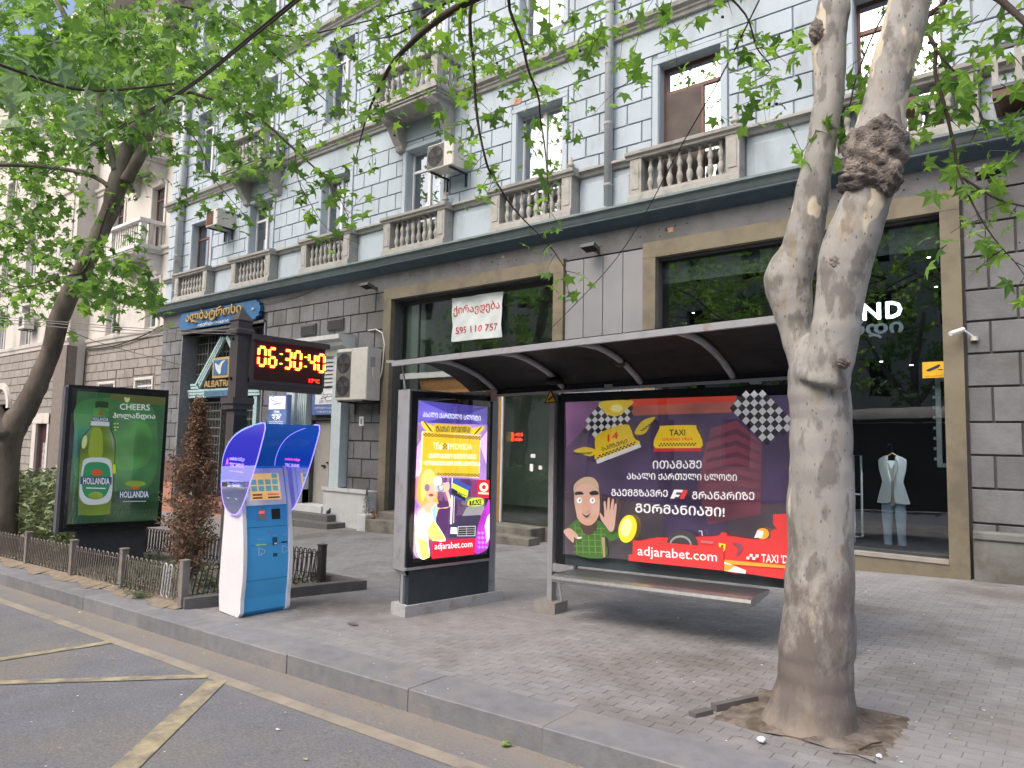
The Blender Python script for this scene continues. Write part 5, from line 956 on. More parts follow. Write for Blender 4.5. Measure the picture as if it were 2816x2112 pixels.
# ================================================================== PAYMENT KIOSK
kq = thing('payment_kiosk', 'white and blue payment terminal under a blue acrylic hood with lit edges', 'payment terminal', (-7.75, 4.85, -.2))
KF = Vector((-7.55, 4.56, 0)); KU = Vector((.086, .996, 0)).normalized(); KN = Vector((KU.y, -KU.x, 0)); KW = .62
M_kb = mat('kiosk_blue', (.07, .42, .85), rough=.35, var=.03); M_kw = mat('kiosk_white', (.82, .83, .87), rough=.35, var=.02)
prof = [(-.2, 0), (0, .042), (.2, .066), (.4, .066), (.6, .05), (.8, .018), (1.0, -.02), (1.05, -.03), (1.2, -.08), (1.35, -.13), (1.47, -.17)]
def kn(z): return float(np.interp(z, [p[0] for p in prof], [p[1] for p in prof]))
def kp(u, z, off=0, n=None): return KF + KU*u + KN*((kn(z) if n is None else n) + off) + Vector((0, 0, z))
def kstrip(mb, u0, u1, z0, z1, off, m, nz=10):
    for i in range(nz):
        a, c_ = z0+(z1-z0)*i/nz, z0+(z1-z0)*(i+1)/nz; mb.face([kp(u0, a, off), kp(u1, a, off), kp(u1, c_, off), kp(u0, c_, off)], m)
def kside(u0, u1, off, m, name):
    mb = MB(); P = [(n+off, z) for z, n in prof] + [(-.2, 1.5), (-.34, 1.4), (-.42, 1.2), (-.45, .8), (-.45, -.2)]
    P = smooth2(P, 3); P = [(a, max(z, -.2)) for a, z in P]
    mb.prism(P, lambda n, z: KF + KU*u0 + KN*n + Vector((0, 0, z)), KU*(u1-u0), m); return mb.obj(name, kq)
kside(.03, KW-.03, .0, M_kb, 'blue_body'); kside(0, .045, .028, M_kw, 'side_panel'); kside(KW-.045, KW, .028, M_kw, 'side_panel')
b = MB(); b.obox(kp(.01, -.23, 0, -.44), KU*(KW-.02), KN*.43, (0, 0, .035), M_blk); b.obj('base', kq)
b = MB(); kstrip(b, .055, KW-.055, 1.05, 1.475, .022, mat('bezel_white', (.88, .88, .9), rough=.4), 4)
P = [(.055, 1.05), (KW-.055, 1.05), (KW-.055, 1.475), (.055, 1.475)]
for i in range(4): (a, z0), (c_, z1) = P[i], P[(i+1) % 4]; b.face([kp(a, z0, 0), kp(c_, z1, 0), kp(c_, z1, .022), kp(a, z0, .022)], M_kw)
bz_ = b.obj('screen_bezel', kq)
M_scr = mat('screen_orange', (.62, .38, .13), rough=.3, var=.1, emit=.45); M_tile = mat('screen_teal', (.1, .3, .33), rough=.3, emit=.35, var=.15); M_sbr = mat('screen_brown', (.12, .05, .03), emit=.3); M_srd = mat('screen_red', (.6, .12, .1), emit=.4)
b = MB(); kstrip(b, .12, KW-.12, 1.11, 1.415, .024, M_scr, 4)
for i in range(4):
    for j in range(2): kstrip(b, .135+i*.09, .205+i*.09, 1.21+j*.075, 1.27+j*.075, .026, M_tile, 1)
kstrip(b, .405, .475, 1.36, 1.41, .026, M_tile, 1)
for j in range(2): kstrip(b, .14, .26, 1.125+j*.035, 1.145+j*.035, .026, M_sbr, 1); kstrip(b, .33, .48, 1.125+j*.035, 1.145+j*.035, .026, M_srd if j else M_sbr, 1)
b.obj('touch_screen', kq)
for z in (.2, .8, .6): b = MB(); kstrip(b, .05 if z != .6 else .1, KW-.05 if z != .6 else KW-.1, z-.002, z+.002, .0025, M_sb2 if z != .6 else mat('kiosk_line', (.02, .14, .36)), 1); b.obj('panel_seam', kq)
b = MB(); kstrip(b, .2, .3, .88, 1.0, .006, M_steel, 2); kstrip(b, .21, .28, .95, .985, .008, mat('reader_red', (.6, .1, .12), emit=.5), 1); b.obj('banknote_slot', kq)
b = MB(); kstrip(b, .37, .48, .88, 1.0, .006, M_blk, 2); b.obj('card_reader', kq)
b = MB(); b.tube([kp(.33, .745), kp(.33, .745, .012)], .016, M_steel, 10); b.obj('lock', kq)
b = MB(); kstrip(b, .16, .29, .595, .605, .006, mat('slot_green', (.25, .45, .05), emit=.4), 1); b.obj('receipt_slot', kq)
b = MB(); kstrip(b, .37, .43, .58, .67, .005, mat('slot_navy', (.02, .08, .2)), 1); kstrip(b, .39, .425, .59, .61, .008, M_wh, 1); kstrip(b, .375, .43, .45, .49, .006, mat('slot_navy', (.02, .08, .2)), 1); b.obj('coin_slot', kq)
b = MB(); kstrip(b, .48, .56, .6, .615, .006, M_blk, 1); b.obj('card_slot', kq)
b = MB()
for s_, u0, u1, z0, z1 in (('ბილეთი', .18, .27, .65, .665), ('მონეტა', .37, .44, .69, .703), ('ბარათის', .49, .56, .69, .703), ('მიმღები', .49, .56, .672, .684)):
    vs, fs, _ = text_mesh(s_, .02); b.add([kp(u0+(u1-u0)*u, z0+(z1-z0)*v, .004) for u, v in vs], fs, M_wh)
for u0 in (.2, .5):
    b.tube([kp(u, z, .005) for u, z in ((u0, .57), (u0, .48), (u0+.03, .48), (u0+.03, .5), (u0+.07, .5), (u0+.075, .52), (u0+.06, .545), (u0+.035, .545), (u0+.035, .56), (u0, .56))], .0025, M_wh, 4)
b.obj('front_print', kq)
# hood
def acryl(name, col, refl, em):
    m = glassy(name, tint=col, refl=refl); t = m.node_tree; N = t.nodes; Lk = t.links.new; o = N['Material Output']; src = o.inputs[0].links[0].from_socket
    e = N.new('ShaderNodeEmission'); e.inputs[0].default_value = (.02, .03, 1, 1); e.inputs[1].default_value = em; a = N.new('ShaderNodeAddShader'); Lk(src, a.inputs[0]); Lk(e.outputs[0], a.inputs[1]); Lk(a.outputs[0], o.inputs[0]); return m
M_ay = acryl('blue_acrylic', (.14, .2, .8), .02, .3); M_ayc = acryl('clear_acrylic', (.86, .84, .97), .05, .05); M_hd = mat('hood_blue_lifted', (.02, .18, .45), rough=.3, var=.05, emit=.08); M_edge2 = mat('lit_acrylic_edge', (.3, .22, 1), emit=1.1, var=0)  # added glow in panes and roof; the shaded roof is lifted this way
W0 = [(-.5, 1.31), (-.5, 1.54), (-.42, 1.7), (-.28, 1.82), (-.1, 1.9), (.15, 1.96), (.5, 2.0), (.44, 1.76), (.32, 1.5), (.2, 1.28), (.1, 1.11), (.0, 1.0), (-.1, .95), (-.25, .96), (-.38, 1.03), (-.46, 1.15)]
def kq3(u, n, z): return KF + KU*u + KN*n + Vector((0, 0, z))
for u in (-.035, KW+.03):
    b = MB(); P = smooth2(W0, 3); 
    if u < 0:
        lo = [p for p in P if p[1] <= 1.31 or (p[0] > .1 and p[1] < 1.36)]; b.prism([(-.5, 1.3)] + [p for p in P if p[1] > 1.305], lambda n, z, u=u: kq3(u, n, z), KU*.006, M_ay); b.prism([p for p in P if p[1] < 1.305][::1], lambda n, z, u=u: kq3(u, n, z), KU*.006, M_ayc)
    else: b.prism(P, lambda n, z, u=u: kq3(u, n, z), KU*.006, M_ayc)
    wg = b.obj('hood_side', kq)
    b = MB(); b.tube([kq3(u+.003, n, z) for n, z in P + P[:1]], .006, M_edge2, 5); b.obj('lit_edge', wg)
b = MB(); R_ = smooth2([(-.5, 1.31), (-.5, 1.54), (-.42, 1.7), (-.28, 1.82), (-.1, 1.9), (.15, 1.96), (.5, 2.0)], 4, False)
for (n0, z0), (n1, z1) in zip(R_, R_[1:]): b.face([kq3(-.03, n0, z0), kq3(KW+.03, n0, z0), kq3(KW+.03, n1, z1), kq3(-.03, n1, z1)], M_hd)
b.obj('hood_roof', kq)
b = MB(); b.tube([kq3(-.03, n, z+.008) for n, z in R_], .009, mat('hood_rim', (.1, .35, .75), emit=.3), 6); b.obj('hood_rim', kq)
M_lg1 = mat('logo_violet', (.4, .3, .95), emit=.6)
b = MB()
for u, n0, n1, dn in ((-.04, -.3, .06, 1),):
    for s_, z0, z1 in (('თიბისი ბანკი', 1.56, 1.61), ('TBC BANK', 1.49, 1.54), ('თანხის ჩარიცხვა', 1.43, 1.455)):
        vs, fs, _ = text_mesh(s_, .02); b.add([kq3(u, n0+(n1-n0)*a, z0+(z1-z0)*c_) for a, c_ in vs], fs, M_lg1)
    b.add([kq3(u, -.4, 1.5), kq3(u, -.36, 1.6), kq3(u, -.33, 1.5), kq3(u, -.36, 1.54)], [(0, 1, 2, 3)], mat('logo_pink', (.7, .1, .6), emit=.5))
for s_, z0, z1, mm in (('თიბისი ბანკი', 1.56, 1.6, mat('logo_pink', (.7, .1, .6), emit=.5)), ('TBC BANK', 1.49, 1.53, M_lg1)):
    vs, fs, _ = text_mesh(s_, .02); b.add([kq3(KW+.028, -.25+.35*a, z0+(z1-z0)*c_) for a, c_ in vs], fs, mm)
b.obj('bank_logo', kq)
for n, z in ((-.3, 1.3), (-.3, 1.12), (-.1, 1.12)): b = MB(); b.tube([kq3(-.05, n, z), kq3(0, n, z)], .012, M_steel, 8); b.obj('hood_bolt', kq)
# ================================================================== PLANTING BED
M_soil = mat('soil', (.13, .105, .085), rough=.95, var=.25, scale=14, bump=.5, dirt=(.2, .17, .14), dirts=2.5, dirtt=.5)
b = sheet('s', -30, -8.42, 4.47, 6.5, .03, M_soil, 6); struct('planting_bed', b)
b = MB()
for i in range(40):      # sandy spill in front of the railings
    x = -8.5 - i*.22; w0 = .34 + .1*math.sin(i*1.3) + .06*rnd(); b.face([(x, 4.55, gz(x)+.05), (x-.22, 4.55, gz(x-.22)+.05), (x-.22, 4.55-w0*.6, gz(x-.22)+.009), (x, 4.55-w0*.6, gz(x)+.009)], mat('sand_spill', (.26, .215, .165), rough=.95, var=.2, scale=9))
struct('sandy_edge', b)
bk = MB(); M_bc = mat('bed_kerb', (.13, .125, .125), rough=.85, var=.15, scale=5, bump=.3)
struct('bed_kerb', bk if False else MB()) if False else None
bedk = thing('bed_kerb', 'low stone kerb closing the end of the planting bed behind the kiosk', 'kerb', (-8.1, 5.4, -.2))
for i in range(2):
    a = Vector((-8.43 + .345*i, 4.4 + 1.03*i, 0)); e = a + Vector((.34, 1.02, 0)); a.z, e.z = gz(a.x)-.02, gz(e.x)-.02; b = MB(); b.obox(a, e-a, (-.14, .045, 0), (0, 0, .15), M_bc); b.obj('kerb_stone', bedk)
b = MB(); a = Vector((-7.74, 6.45, gz(-7.7)-.02)); b.obox(a, (-1.2, .12, -.04), (.03, .14, 0), (0, 0, .14), M_bc); b.obj('kerb_stone', bedk)
# railings
M_fe = mat('railing_paint', (.24, .215, .2), rough=.7, var=.15, scale=9, dirt=(.22, .18, .14), dirts=8, dirtt=.58)
M_fd = mat('railing_dark', (.05, .045, .045), rough=.7); M_fw = mat('bar_white', (.6, .6, .62), rough=.6)
def loop_mesh(m, w_=.075, h=.42):
    P = [(w_/2*math.cos(a), (h/2-w_/2) + w_/2*math.sin(a)) for a in np.linspace(0, math.pi, 6)] + [(w_/2*math.cos(a), -(h/2-w_/2) + w_/2*math.sin(a)) for a in np.linspace(math.pi, 2*math.pi, 6)]
    b = MB(); b.tube([(u, 0, v) for u, v in P + P[:1]], .0085, m, 5, False); return b.mesh('bar', True)
ME_BAR, ME_BARD, ME_BARW = loop_mesh(M_fe), loop_mesh(M_fd), loop_mesh(M_fw)
POSTS = set()
def railing(pts, label, me, m, spacing=.15, lean=.16, white=()):
    t = thing('garden_railing', label, 'railing', (pts[0][0], pts[0][1], gz(pts[0][0])), 'low iron railings round the planting bed'); k = 0
    for i, (x, y) in enumerate(pts):
        z = gz(x); b = MB()
        if (x, y) not in POSTS: POSTS.add((x, y)); b.box((x-.045, y-.045, z-.03), (x+.045, y+.045, z+.56), m); b.box((x-.052, y-.052, z+.56), (x+.052, y+.052, z+.575), m); b.obj('post', t)
        if i+1 < len(pts):
            x2, y2 = pts[i+1]; L = math.hypot(x2-x, y2-y); n = int((L-.16)/spacing); ang = math.atan2(y2-y, x2-x)
            for j in range(n+1):
                f = (.1 + j*(L-.2)/n)/L; px, py = x+(x2-x)*f, y+(y2-y)*f
                o = mk('bar', ME_BARW if k in white else me, t); o.location = (px, py, gz(px)+.28); o.rotation_euler = (0, lean if math.cos(ang) > -.5 else -lean, ang); k += 1
            for zz in (.14, .42): b = MB(); b.tube([(x, y+.012, gz(x)+zz), (x2, y2+.012, gz(x2)+zz)], .006, m, 5); b.obj('rail', t)
    return t
railing([(-8.57, 4.45), (-10.38, 4.52), (-12.1, 4.52), (-14.1, 4.55), (-16.0, 4.55), (-18, 4.55)], 'brownish street side railing of looped bars below the beer advert', ME_BAR, M_fe, white=(2, 3))
railing([(-8.57, 4.45), (-8.5, 6.42)], 'dark end railing with crossed bars behind the kiosk', ME_BARD, M_fd, .13, .2)
railing([(-8.5, 6.42), (-10.4, 6.5), (-12.3, 6.52), (-14.2, 6.52), (-16.1, 6.52)], 'dark back railing seen past the brown dead conifer', ME_BARD, M_fd, .11, .1)
# ---- foliage helpers
def leafmat(name, col, trans=.35, var=.3, rough=.45):
    m = bpy.data.materials.new(name); m.use_nodes = True; t = m.node_tree; N = t.nodes; Lk = t.links.new; b = N['Principled BSDF']; b.inputs['Roughness'].default_value = rough; b.inputs['Specular IOR Level'].default_value = .35
    oi = N.new('ShaderNodeObjectInfo'); at = N.new('ShaderNodeAttribute'); at.attribute_name = 'rnd'; ad = N.new('ShaderNodeMath'); Lk(oi.outputs['Random'], ad.inputs[0]); Lk(at.outputs['Fac'], ad.inputs[1]); fr = N.new('ShaderNodeMath'); fr.operation = 'FRACT'; Lk(ad.outputs[0], fr.inputs[0])
    rp_ = N.new('ShaderNodeValToRGB'); c_ = Vector(col); rp_.color_ramp.elements[0].color = (*(c_*(1-var)), 1); rp_.color_ramp.elements[1].color = (c_.x*(1+var*1.5), c_.y*(1+var), c_.z*(1+var*.3), 1); Lk(fr.outputs[0], rp_.inputs[0])
    Lk(rp_.outputs[0], b.inputs['Base Color'])
    if trans:
        tl = N.new('ShaderNodeBsdfTranslucent'); hs = N.new('ShaderNodeHueSaturation'); hs.inputs['Value'].default_value = 1.5; hs.inputs['Saturation'].default_value = 1.15; hs.inputs['Hue'].default_value = .485; Lk(rp_.outputs[0], hs.inputs['Color']); Lk(hs.outputs[0], tl.inputs[0])
        mx = N.new('ShaderNodeMixShader'); mx.inputs[0].default_value = trans; Lk(b.outputs[0], mx.inputs[1]); Lk(tl.outputs[0], mx.inputs[2]); Lk(mx.outputs[0], N['Material Output'].inputs[0])
    return m
M_leaf = leafmat('plane_leaf', (.15, .31, .085), .5, .42); M_leafd = leafmat('plane_leaf_deep', (.13, .27, .085), .5, .42)
M_hedge = leafmat('laurel_leaf', (.15, .21, .12), .15, .4, .3); M_jun = leafmat('juniper_green', (.09, .14, .09), .1, .35, .8); M_dead = leafmat('dead_brown', (.2, .135, .1), .1, .4, .9)
# plane leaf: five pointed lobes
def leaf_pts():
    P = []
    for a, r in ((-90, .12), (-58, .33), (-28, .68), (-2, .42), (28, .93), (58, .5), (90, 1.0), (122, .5), (152, .93), (182, .42), (208, .68), (238, .33)):
        P.append((r*math.cos(math.radians(a)), r*math.sin(math.radians(a)), -.22*r*r + (.07 if r < .55 else 0)))
    return P
LP = np.array([(0, .05, .04)] + leaf_pts()) * .5; LF = [(0, i, i+1) for i in range(1, 12)] + [(0, 12, 1)]
def scatter(mats, pos, size, up_bias, name, parent=None, base=None, faces=None, single=0, kind='stuff', singles_name='leaf', cam_sort=True, droop=None):
    """many little leaf-shaped faces; the `single` nearest ones become objects"""
    base = LP if base is None else base; faces = faces or LF; pos = np.array(pos); n = len(pos)
    if n == 0: return
    if single: pos = pos[np.argsort(((pos - np.array(CC))**2).sum(1))]
    sz = size*np.array([ru(.5, 1.4) for _ in range(n)])
    nrm = np.array([[random.gauss(0, 1), random.gauss(0, 1), random.gauss(0, 1)] for _ in range(n)]) * (1-up_bias) + np.array([0, 0, 1.4])*up_bias
    nrm /= np.linalg.norm(nrm, axis=1)[:, None]
    tip = np.array([[random.gauss(0, 1), random.gauss(0, 1), random.gauss(0, .5) + (droop if droop is not None else -.5)] for _ in range(n)])
    y = tip - nrm*(tip*nrm).sum(1)[:, None]; y /= np.linalg.norm(y, axis=1)[:, None]; x = np.cross(y, nrm)
    if single:
        me = bpy.data.meshes.new(singles_name); me.from_pydata([tuple(p) for p in base], [], faces); me.materials.append(mats)
        for i in range(min(single, n)):
            o = mk(singles_name, me, parent); M_ = Matrix([[x[i][r]*sz[i], y[i][r]*sz[i], nrm[i][r]*sz[i], pos[i][r]] for r in range(3)] + [[0, 0, 0, 1]]); o.matrix_basis = M_
        pos, sz, x, y, nrm = pos[single:], sz[single:], x[single:], y[single:], nrm[single:]; n = len(pos)
        if n == 0: return
    k = len(base); V = (pos[:, None, :] + sz[:, None, None]*(base[None, :, 0, None]*x[:, None, :] + base[None, :, 1, None]*y[:, None, :] + base[None, :, 2, None]*nrm[:, None, :])).reshape(-1, 3)
    f = np.array(faces); nf = len(f); fl = f.shape[1]; Fc = (f[None] + (np.arange(n)*k)[:, None, None]).reshape(-1, fl)
    me = bpy.data.meshes.new(name); me.vertices.add(len(V)); me.vertices.foreach_set('co', V.ravel()); me.loops.add(Fc.size); me.loops.foreach_set('vertex_index', Fc.ravel()); me.polygons.add(len(Fc)); me.polygons.foreach_set('loop_start', np.arange(0, Fc.size, fl)); me.polygons.foreach_set('loop_total', np.full(len(Fc), fl))
    at = me.attributes.new('rnd', 'FLOAT', 'FACE'); at.data.foreach_set('value', np.repeat(np.random.RandomState(3).rand(n), nf)); me.materials.append(mats); me.update(); me.validate()
    return mk(name, me, parent, kind=kind)
OV = np.array([(0, -.5, 0), (.16, -.2, .03), (.18, .15, .02), (0, .5, -.05), (-.18, .15, .02), (-.16, -.2, .03)]); OVF = [(0, 1, 2, 3), (0, 3, 4, 5)]
NE = np.array([(0, -.5, 0), (.05, 0, 0), (0, .5, 0), (-.05, 0, 0)]); NEF = [(0, 1, 2, 3)]
def blobpts(n, c, r, shell=.5):
    P = []
    for _ in range(n):
        v = Vector((random.gauss(0, 1), random.gauss(0, 1), random.gauss(0, 1))).normalized() * (ru(shell, 1)**.5); P.append((c[0]+v.x*r[0], c[1]+v.y*r[1], c[2]+v.z*r[2]))
    return P
# laurel hedge
hg = thing('laurel_hedge', 'glossy green laurel hedge left of the beer advert behind the railing', 'hedge', (-14.5, 5.3, -.45))
P = []
for i in range(16): P += blobpts(330, (-13.1 - i*.36, ru(5.0, 5.7),   .42+ru(-.05, .15)-i*.012), (.42, .5, .72+ru(-.05, .08)), .35)
scatter(M_hedge, P, .13, .35, 'foliage', hg, OV, OVF, single=300)
b = MB()
for i in range(24): x = -13.2 - i*.22; b.tube([(x, 5.3, gz(x)), (x+ru(-.15, .15), 5.3+ru(-.2, .2), .1)], .012, M_fe, 5)
b.obj('stem', hg, kind='stuff')
# shrub right of the advert, creeping junipers
sh2 = thing('small_shrub', 'small leafy shrub under the right edge of the beer advert', 'shrub', (-11.9, 6.2, -.35)); P = blobpts(260, (-11.9, 6.25, .25), (.42, .3, .5), .2); scatter(M_hedge, P, .09, .3, 'foliage', sh2, OV, OVF)
b = MB(); 
for i in range(7): b.tube([(-11.9, 6.2, -.37), (-11.9+ru(-.3, .3), 6.2+ru(-.25, .25), ru(.1, .5))], .01, M_fe, 5)
b.obj('stem', sh2)
def juniper(x, y, r, label):
    t = thing('juniper', label, 'shrub', (x, y, gz(x)), 'creeping junipers in the planting bed'); P = []
    for i in range(int(26*r/.4)):
        a = ru(0, 6.28); e = ru(.1, .9); L = r*ru(.5, 1.1); d = Vector((math.cos(a)*math.cos(e), math.sin(a)*math.cos(e), math.sin(e)*.8))
        for k in range(26): q = d*L*(k/26)**.8; P.append((x+q.x+ru(-.035, .035), y+q.y+ru(-.035, .035), gz(x)+.03+q.z+ru(-.03, .03)))
    scatter(M_jun, P, .06, .1, 'foliage', t, NE, NEF)
juniper(-10.15, 4.6, .4, 'bushy juniper hanging over the railing post nearest the kiosk but one'); juniper(-9.55, 4.42, .26, 'small juniper spilling through the railing onto the kerb side'); juniper(-9.5, 5.4, .42, 'flat juniper at the foot of the brown conifer'); juniper(-8.95, 5.9, .35, 'juniper behind the kiosk near the end railing'); juniper(-11.3, 5.2, .35, 'juniper below the beer advert pedestal'); juniper(-12.9, 4.75, .25, 'small juniper left of the beer advert pedestal')
P = [(ru(-16, -8.6), ru(4.6, 6.4)) for _ in range(2600)]; scatter(M_jun, [(x, y, gz(x)+.04+ru(0, .06)) for x, y in P], .07, .5, 'ground_cover', None, OV, OVF)
bpy.data.objects['ground_cover']['label'] = 'low patchy weeds over the planting bed soil'; bpy.data.objects['ground_cover']['category'] = 'ground cover'
# dead thuja
th = thing('dead_conifer', 'tall dried brown conifer standing between the beer advert and the kiosk', 'tree', (-9.4, 4.95, -.27)); P = []
tx, ty = -9.45, 5.0
tk = MB(); tk.tube([(tx, ty, -.3), (tx-.02, ty, .5), (tx-.06, ty+.02, 1.3), (tx-.04, ty, 2.22)], [.03, .025, .018, .006], M_fe, 7); tk.obj('trunk', th)
tk = MB()
for i in range(300):
    z = -.1 + 2.35*rnd()**.9; a = ru(0, 6.28); prof_r = float(np.interp(z, [-.1, .15, .5, 1.0, 1.4, 1.6, 1.9, 2.25], [.22, .4, .47, .4, .28, .2, .13, .05])); L = prof_r*ru(.55, 1.08); up = ru(.25, .6)
    e = Vector((tx - .03 + math.cos(a)*L, ty + math.sin(a)*L, z + up*L + .12)); s_ = Vector((tx-.03, ty, z)); tk.tube([s_, s_*.5+e*.5 - Vector((0, 0, .02)), e], [.006, .004, .002], M_fe, 3, False)
    for k in range(52): f = .2+.8*rnd(); q = s_*(1-f)+e*f; P.append((q.x+random.gauss(0, .03), q.y+random.gauss(0, .03), q.z+random.gauss(0, .035)))
tk.obj('branches', th, kind='stuff'); scatter(M_dead, P, .042, .0, 'foliage', th, OV, OVF)
# potted conifer by the left shop
pc = thing('potted_conifer', 'thin dark conifer in a pale stone trough beside the shop step', 'potted plant', (-14.0, 11.8, -.4)); b = MB(); b.box((-14.1, 11.65, -.45), (-13.78, 12.05, -.02), M_wp, .01); b.obj('stone_trough', pc); P = []
b = MB(); b.tube([(-13.93, 11.8, -.02), (-13.93, 11.8, .62)], .012, M_fe, 5); b.obj('trunk', pc)
for i in range(900): z = rnd(); r = .14*(1-z)**.7; a = ru(0, 6.28); P.append((-13.93+math.cos(a)*r*rnd(), 11.8+math.sin(a)*r*rnd(), .02+z*.62))
scatter(leafmat('dark_conifer', (.03, .035, .03), .0), P, .05, 0, 'foliage', pc, NE, NEF)
t = thing('clay_dog', 'small brown terracotta dog beside the potted conifer', 'ornament', (-13.6, 11.9, .06)); b = MB(); M_cl = mat('terracotta', (.3, .16, .1), rough=.8)
b.lathe((-13.6, 11.75, -.1), [(.05, 0), (.055, .06), (.045, .13), (.03, .17)], M_cl, 10); b.lathe((-13.6, 11.71, .07), [(.02, -.02), (.035, .01), (.032, .04), (.012, .06)], M_cl, 10); b.tube([(-13.6, 11.7, .09), (-13.6, 11.64, .08)], [.02, .012], M_cl, 8); b.tube([(-13.63, 11.72, .12), (-13.635, 11.72, .15)], [.012, .004], M_cl, 5); b.tube([(-13.57, 11.72, .12), (-13.565, 11.72, .15)], [.012, .004], M_cl, 5)
for dx in (-.03, .03): b.tube([(-13.6+dx, 11.7, -.1), (-13.6+dx, 11.71, 0)], .013, M_cl, 6)
b.obj('figure', t, True)
# pigeon
t = thing('pigeon', 'dark grey pigeon on the white door step', 'bird', (-15.5, 11.85, -.16)); M_pg = mat('pigeon_grey', (.06, .065, .075), rough=.6, var=.3, scale=30)
b = MB(); pr = [((-.17, 0, .03), .012), ((-.1, 0, .055), .03), ((-.03, 0, .075), .052), ((.04, 0, .09), .055), ((.085, 0, .115), .035), ((.1, 0, .145), .024), ((.112, 0, .17), .026), ((.13, 0, .172), .014), ((.155, 0, .165), .003)]
b.tube([Vector((-15.5, 11.85, -.16)) + Vector((p[0], -p[0]*.35, p[2])) for p, r in pr], [r for p, r in pr], M_pg, 10); b.obj('body', t, True)
for s in (-1, 1): b = MB(); b.tube([(-15.49, 11.85+s*.02, -.16), (-15.49, 11.85+s*.02, -.1)], .005, M_srd, 4); b.obj('leg', t)
# ================================================================== TREES
def barkmat(name, light):
    m = bpy.data.materials.new(name); m.use_nodes = True; t = m.node_tree; N = t.nodes; Lk = t.links.new; b = N['Principled BSDF']; b.inputs['Roughness'].default_value = .85; b.inputs['Specular IOR Level'].default_value = .2
    g = N.new('ShaderNodeNewGeometry'); mp = N.new('ShaderNodeMapping'); mp.inputs['Scale'].default_value = (1, 1, .45); Lk(g.outputs['Position'], mp.inputs[0])
    def noise(sc, det=6, rough=.55, src=mp): n = N.new('ShaderNodeTexNoise'); n.inputs['Scale'].default_value = sc; n.inputs['Detail'].default_value = det; n.inputs['Roughness'].default_value = rough; Lk(src.outputs[0], n.inputs[0]); return n
    def rng(s, a, c_, o0=0, o1=1): r = N.new('ShaderNodeMapRange'); r.inputs[1].default_value = a; r.inputs[2].default_value = c_; r.inputs[3].default_value = o0; r.inputs[4].default_value = o1; Lk(s, r.inputs[0]); return r.outputs[0]
    def mix(f, A, B):
        x = N.new('ShaderNodeMix'); x.data_type = 'RGBA'; Lk(f, x.inputs[0])
        for i, v in ((6, A), (7, B)):
            if isinstance(v, tuple): x.inputs[i].default_value = (*v, 1)
            else: Lk(v, x.inputs[i])
        return x.outputs[2]
    if light:
        base = mix(rng(noise(3).outputs[0], .35, .65), (.29, .282, .27), (.39, .38, .36))
        base = mix(rng(noise(9, 4).outputs[0], .52, .6), base, (.21, .2, .19))
        sp = N.new('ShaderNodeSeparateXYZ'); Lk(g.outputs['Position'], sp.inputs[0])
        # cream patches where bark has flaked, mostly on the upper limbs
        up = rng(sp.outputs[2], 2.2, 4.2, -.06, .02); ad = N.new('ShaderNodeMath'); Lk(noise(3.4, 3, .5).outputs[0], ad.inputs[0]); Lk(up, ad.inputs[1]); ad3 = ad
        for pt, rr_ in ((atY('o', 2218, 440, 5.2), .55), (atY('o', 2195, 600, 5.2), .32), (atY('o', 2455, 130, 4.98), .3)):
            vd = N.new('ShaderNodeVectorMath'); vd.operation = 'DISTANCE'; Lk(g.outputs['Position'], vd.inputs[0]); vd.inputs[1].default_value = pt; a4 = N.new('ShaderNodeMath'); Lk(ad3.outputs[0], a4.inputs[0]); Lk(rng(vd.outputs['Value'], 0, rr_, .13, 0), a4.inputs[1]); ad3 = a4
        base = mix(rng(ad3.outputs[0], .6, .615), base, (.58, .53, .42))
        # flecks and lichen
        v = N.new('ShaderNodeTexVoronoi'); v.inputs['Scale'].default_value = 26; Lk(mp.outputs[0], v.inputs[0]); base = mix(rng(v.outputs['Distance'], .1, .16, .8, 0), base, (.13, .1, .085))
        base = mix(rng(noise(5, 8, .7).outputs[0], .56, .66, 0, .7), base, (.3, .24, .16))
        low = rng(sp.outputs[2], 1.5, .3, -.1, .16); a2 = N.new('ShaderNodeMath'); Lk(noise(3.2, 9, .75).outputs[0], a2.inputs[0]); Lk(low, a2.inputs[1]); base = mix(rng(a2.outputs[0], .47, .62), base, (.17, .15, .14))
        low = rng(sp.outputs[2], .45, .0, -.2, .2); a2 = N.new('ShaderNodeMath'); Lk(noise(6, 8, .7).outputs[0], a2.inputs[0]); Lk(low, a2.inputs[1]); base = mix(rng(a2.outputs[0], .5, .7), base, (.27, .235, .2))
        bs = .35
    else:
        base = mix(rng(noise(4).outputs[0], .35, .65), (.1, .085, .074), (.2, .17, .145)); sp = N.new('ShaderNodeSeparateXYZ'); Lk(g.outputs['Position'], sp.inputs[0])
        up = rng(sp.outputs[2], 4.5, 8, -.14, .12); ad = N.new('ShaderNodeMath'); Lk(noise(2.5, 4).outputs[0], ad.inputs[0]); Lk(up, ad.inputs[1]); base = mix(rng(ad.outputs[0], .5, .56), base, (.2, .185, .16)); bs = .6
    Lk(base, b.inputs['Base Color']); bp = N.new('ShaderNodeBump'); bp.inputs['Strength'].default_value = bs; bp.inputs['Distance'].default_value = .02; 
    vb = N.new('ShaderNodeTexVoronoi'); vb.feature = 'DISTANCE_TO_EDGE'; vb.inputs['Scale'].default_value = 9; Lk(mp.outputs[0], vb.inputs[0]); am = N.new('ShaderNodeMath'); am.operation = 'MULTIPLY_ADD'; am.inputs[1].default_value = .14; Lk(rng(vb.outputs[0], 0, .08), am.inputs[0]); Lk(noise(18, 8, .7).outputs[0], am.inputs[2]); Lk(am.outputs[0], bp.inputs['Height']); Lk(bp.outputs[0], b.inputs['Normal']); return m
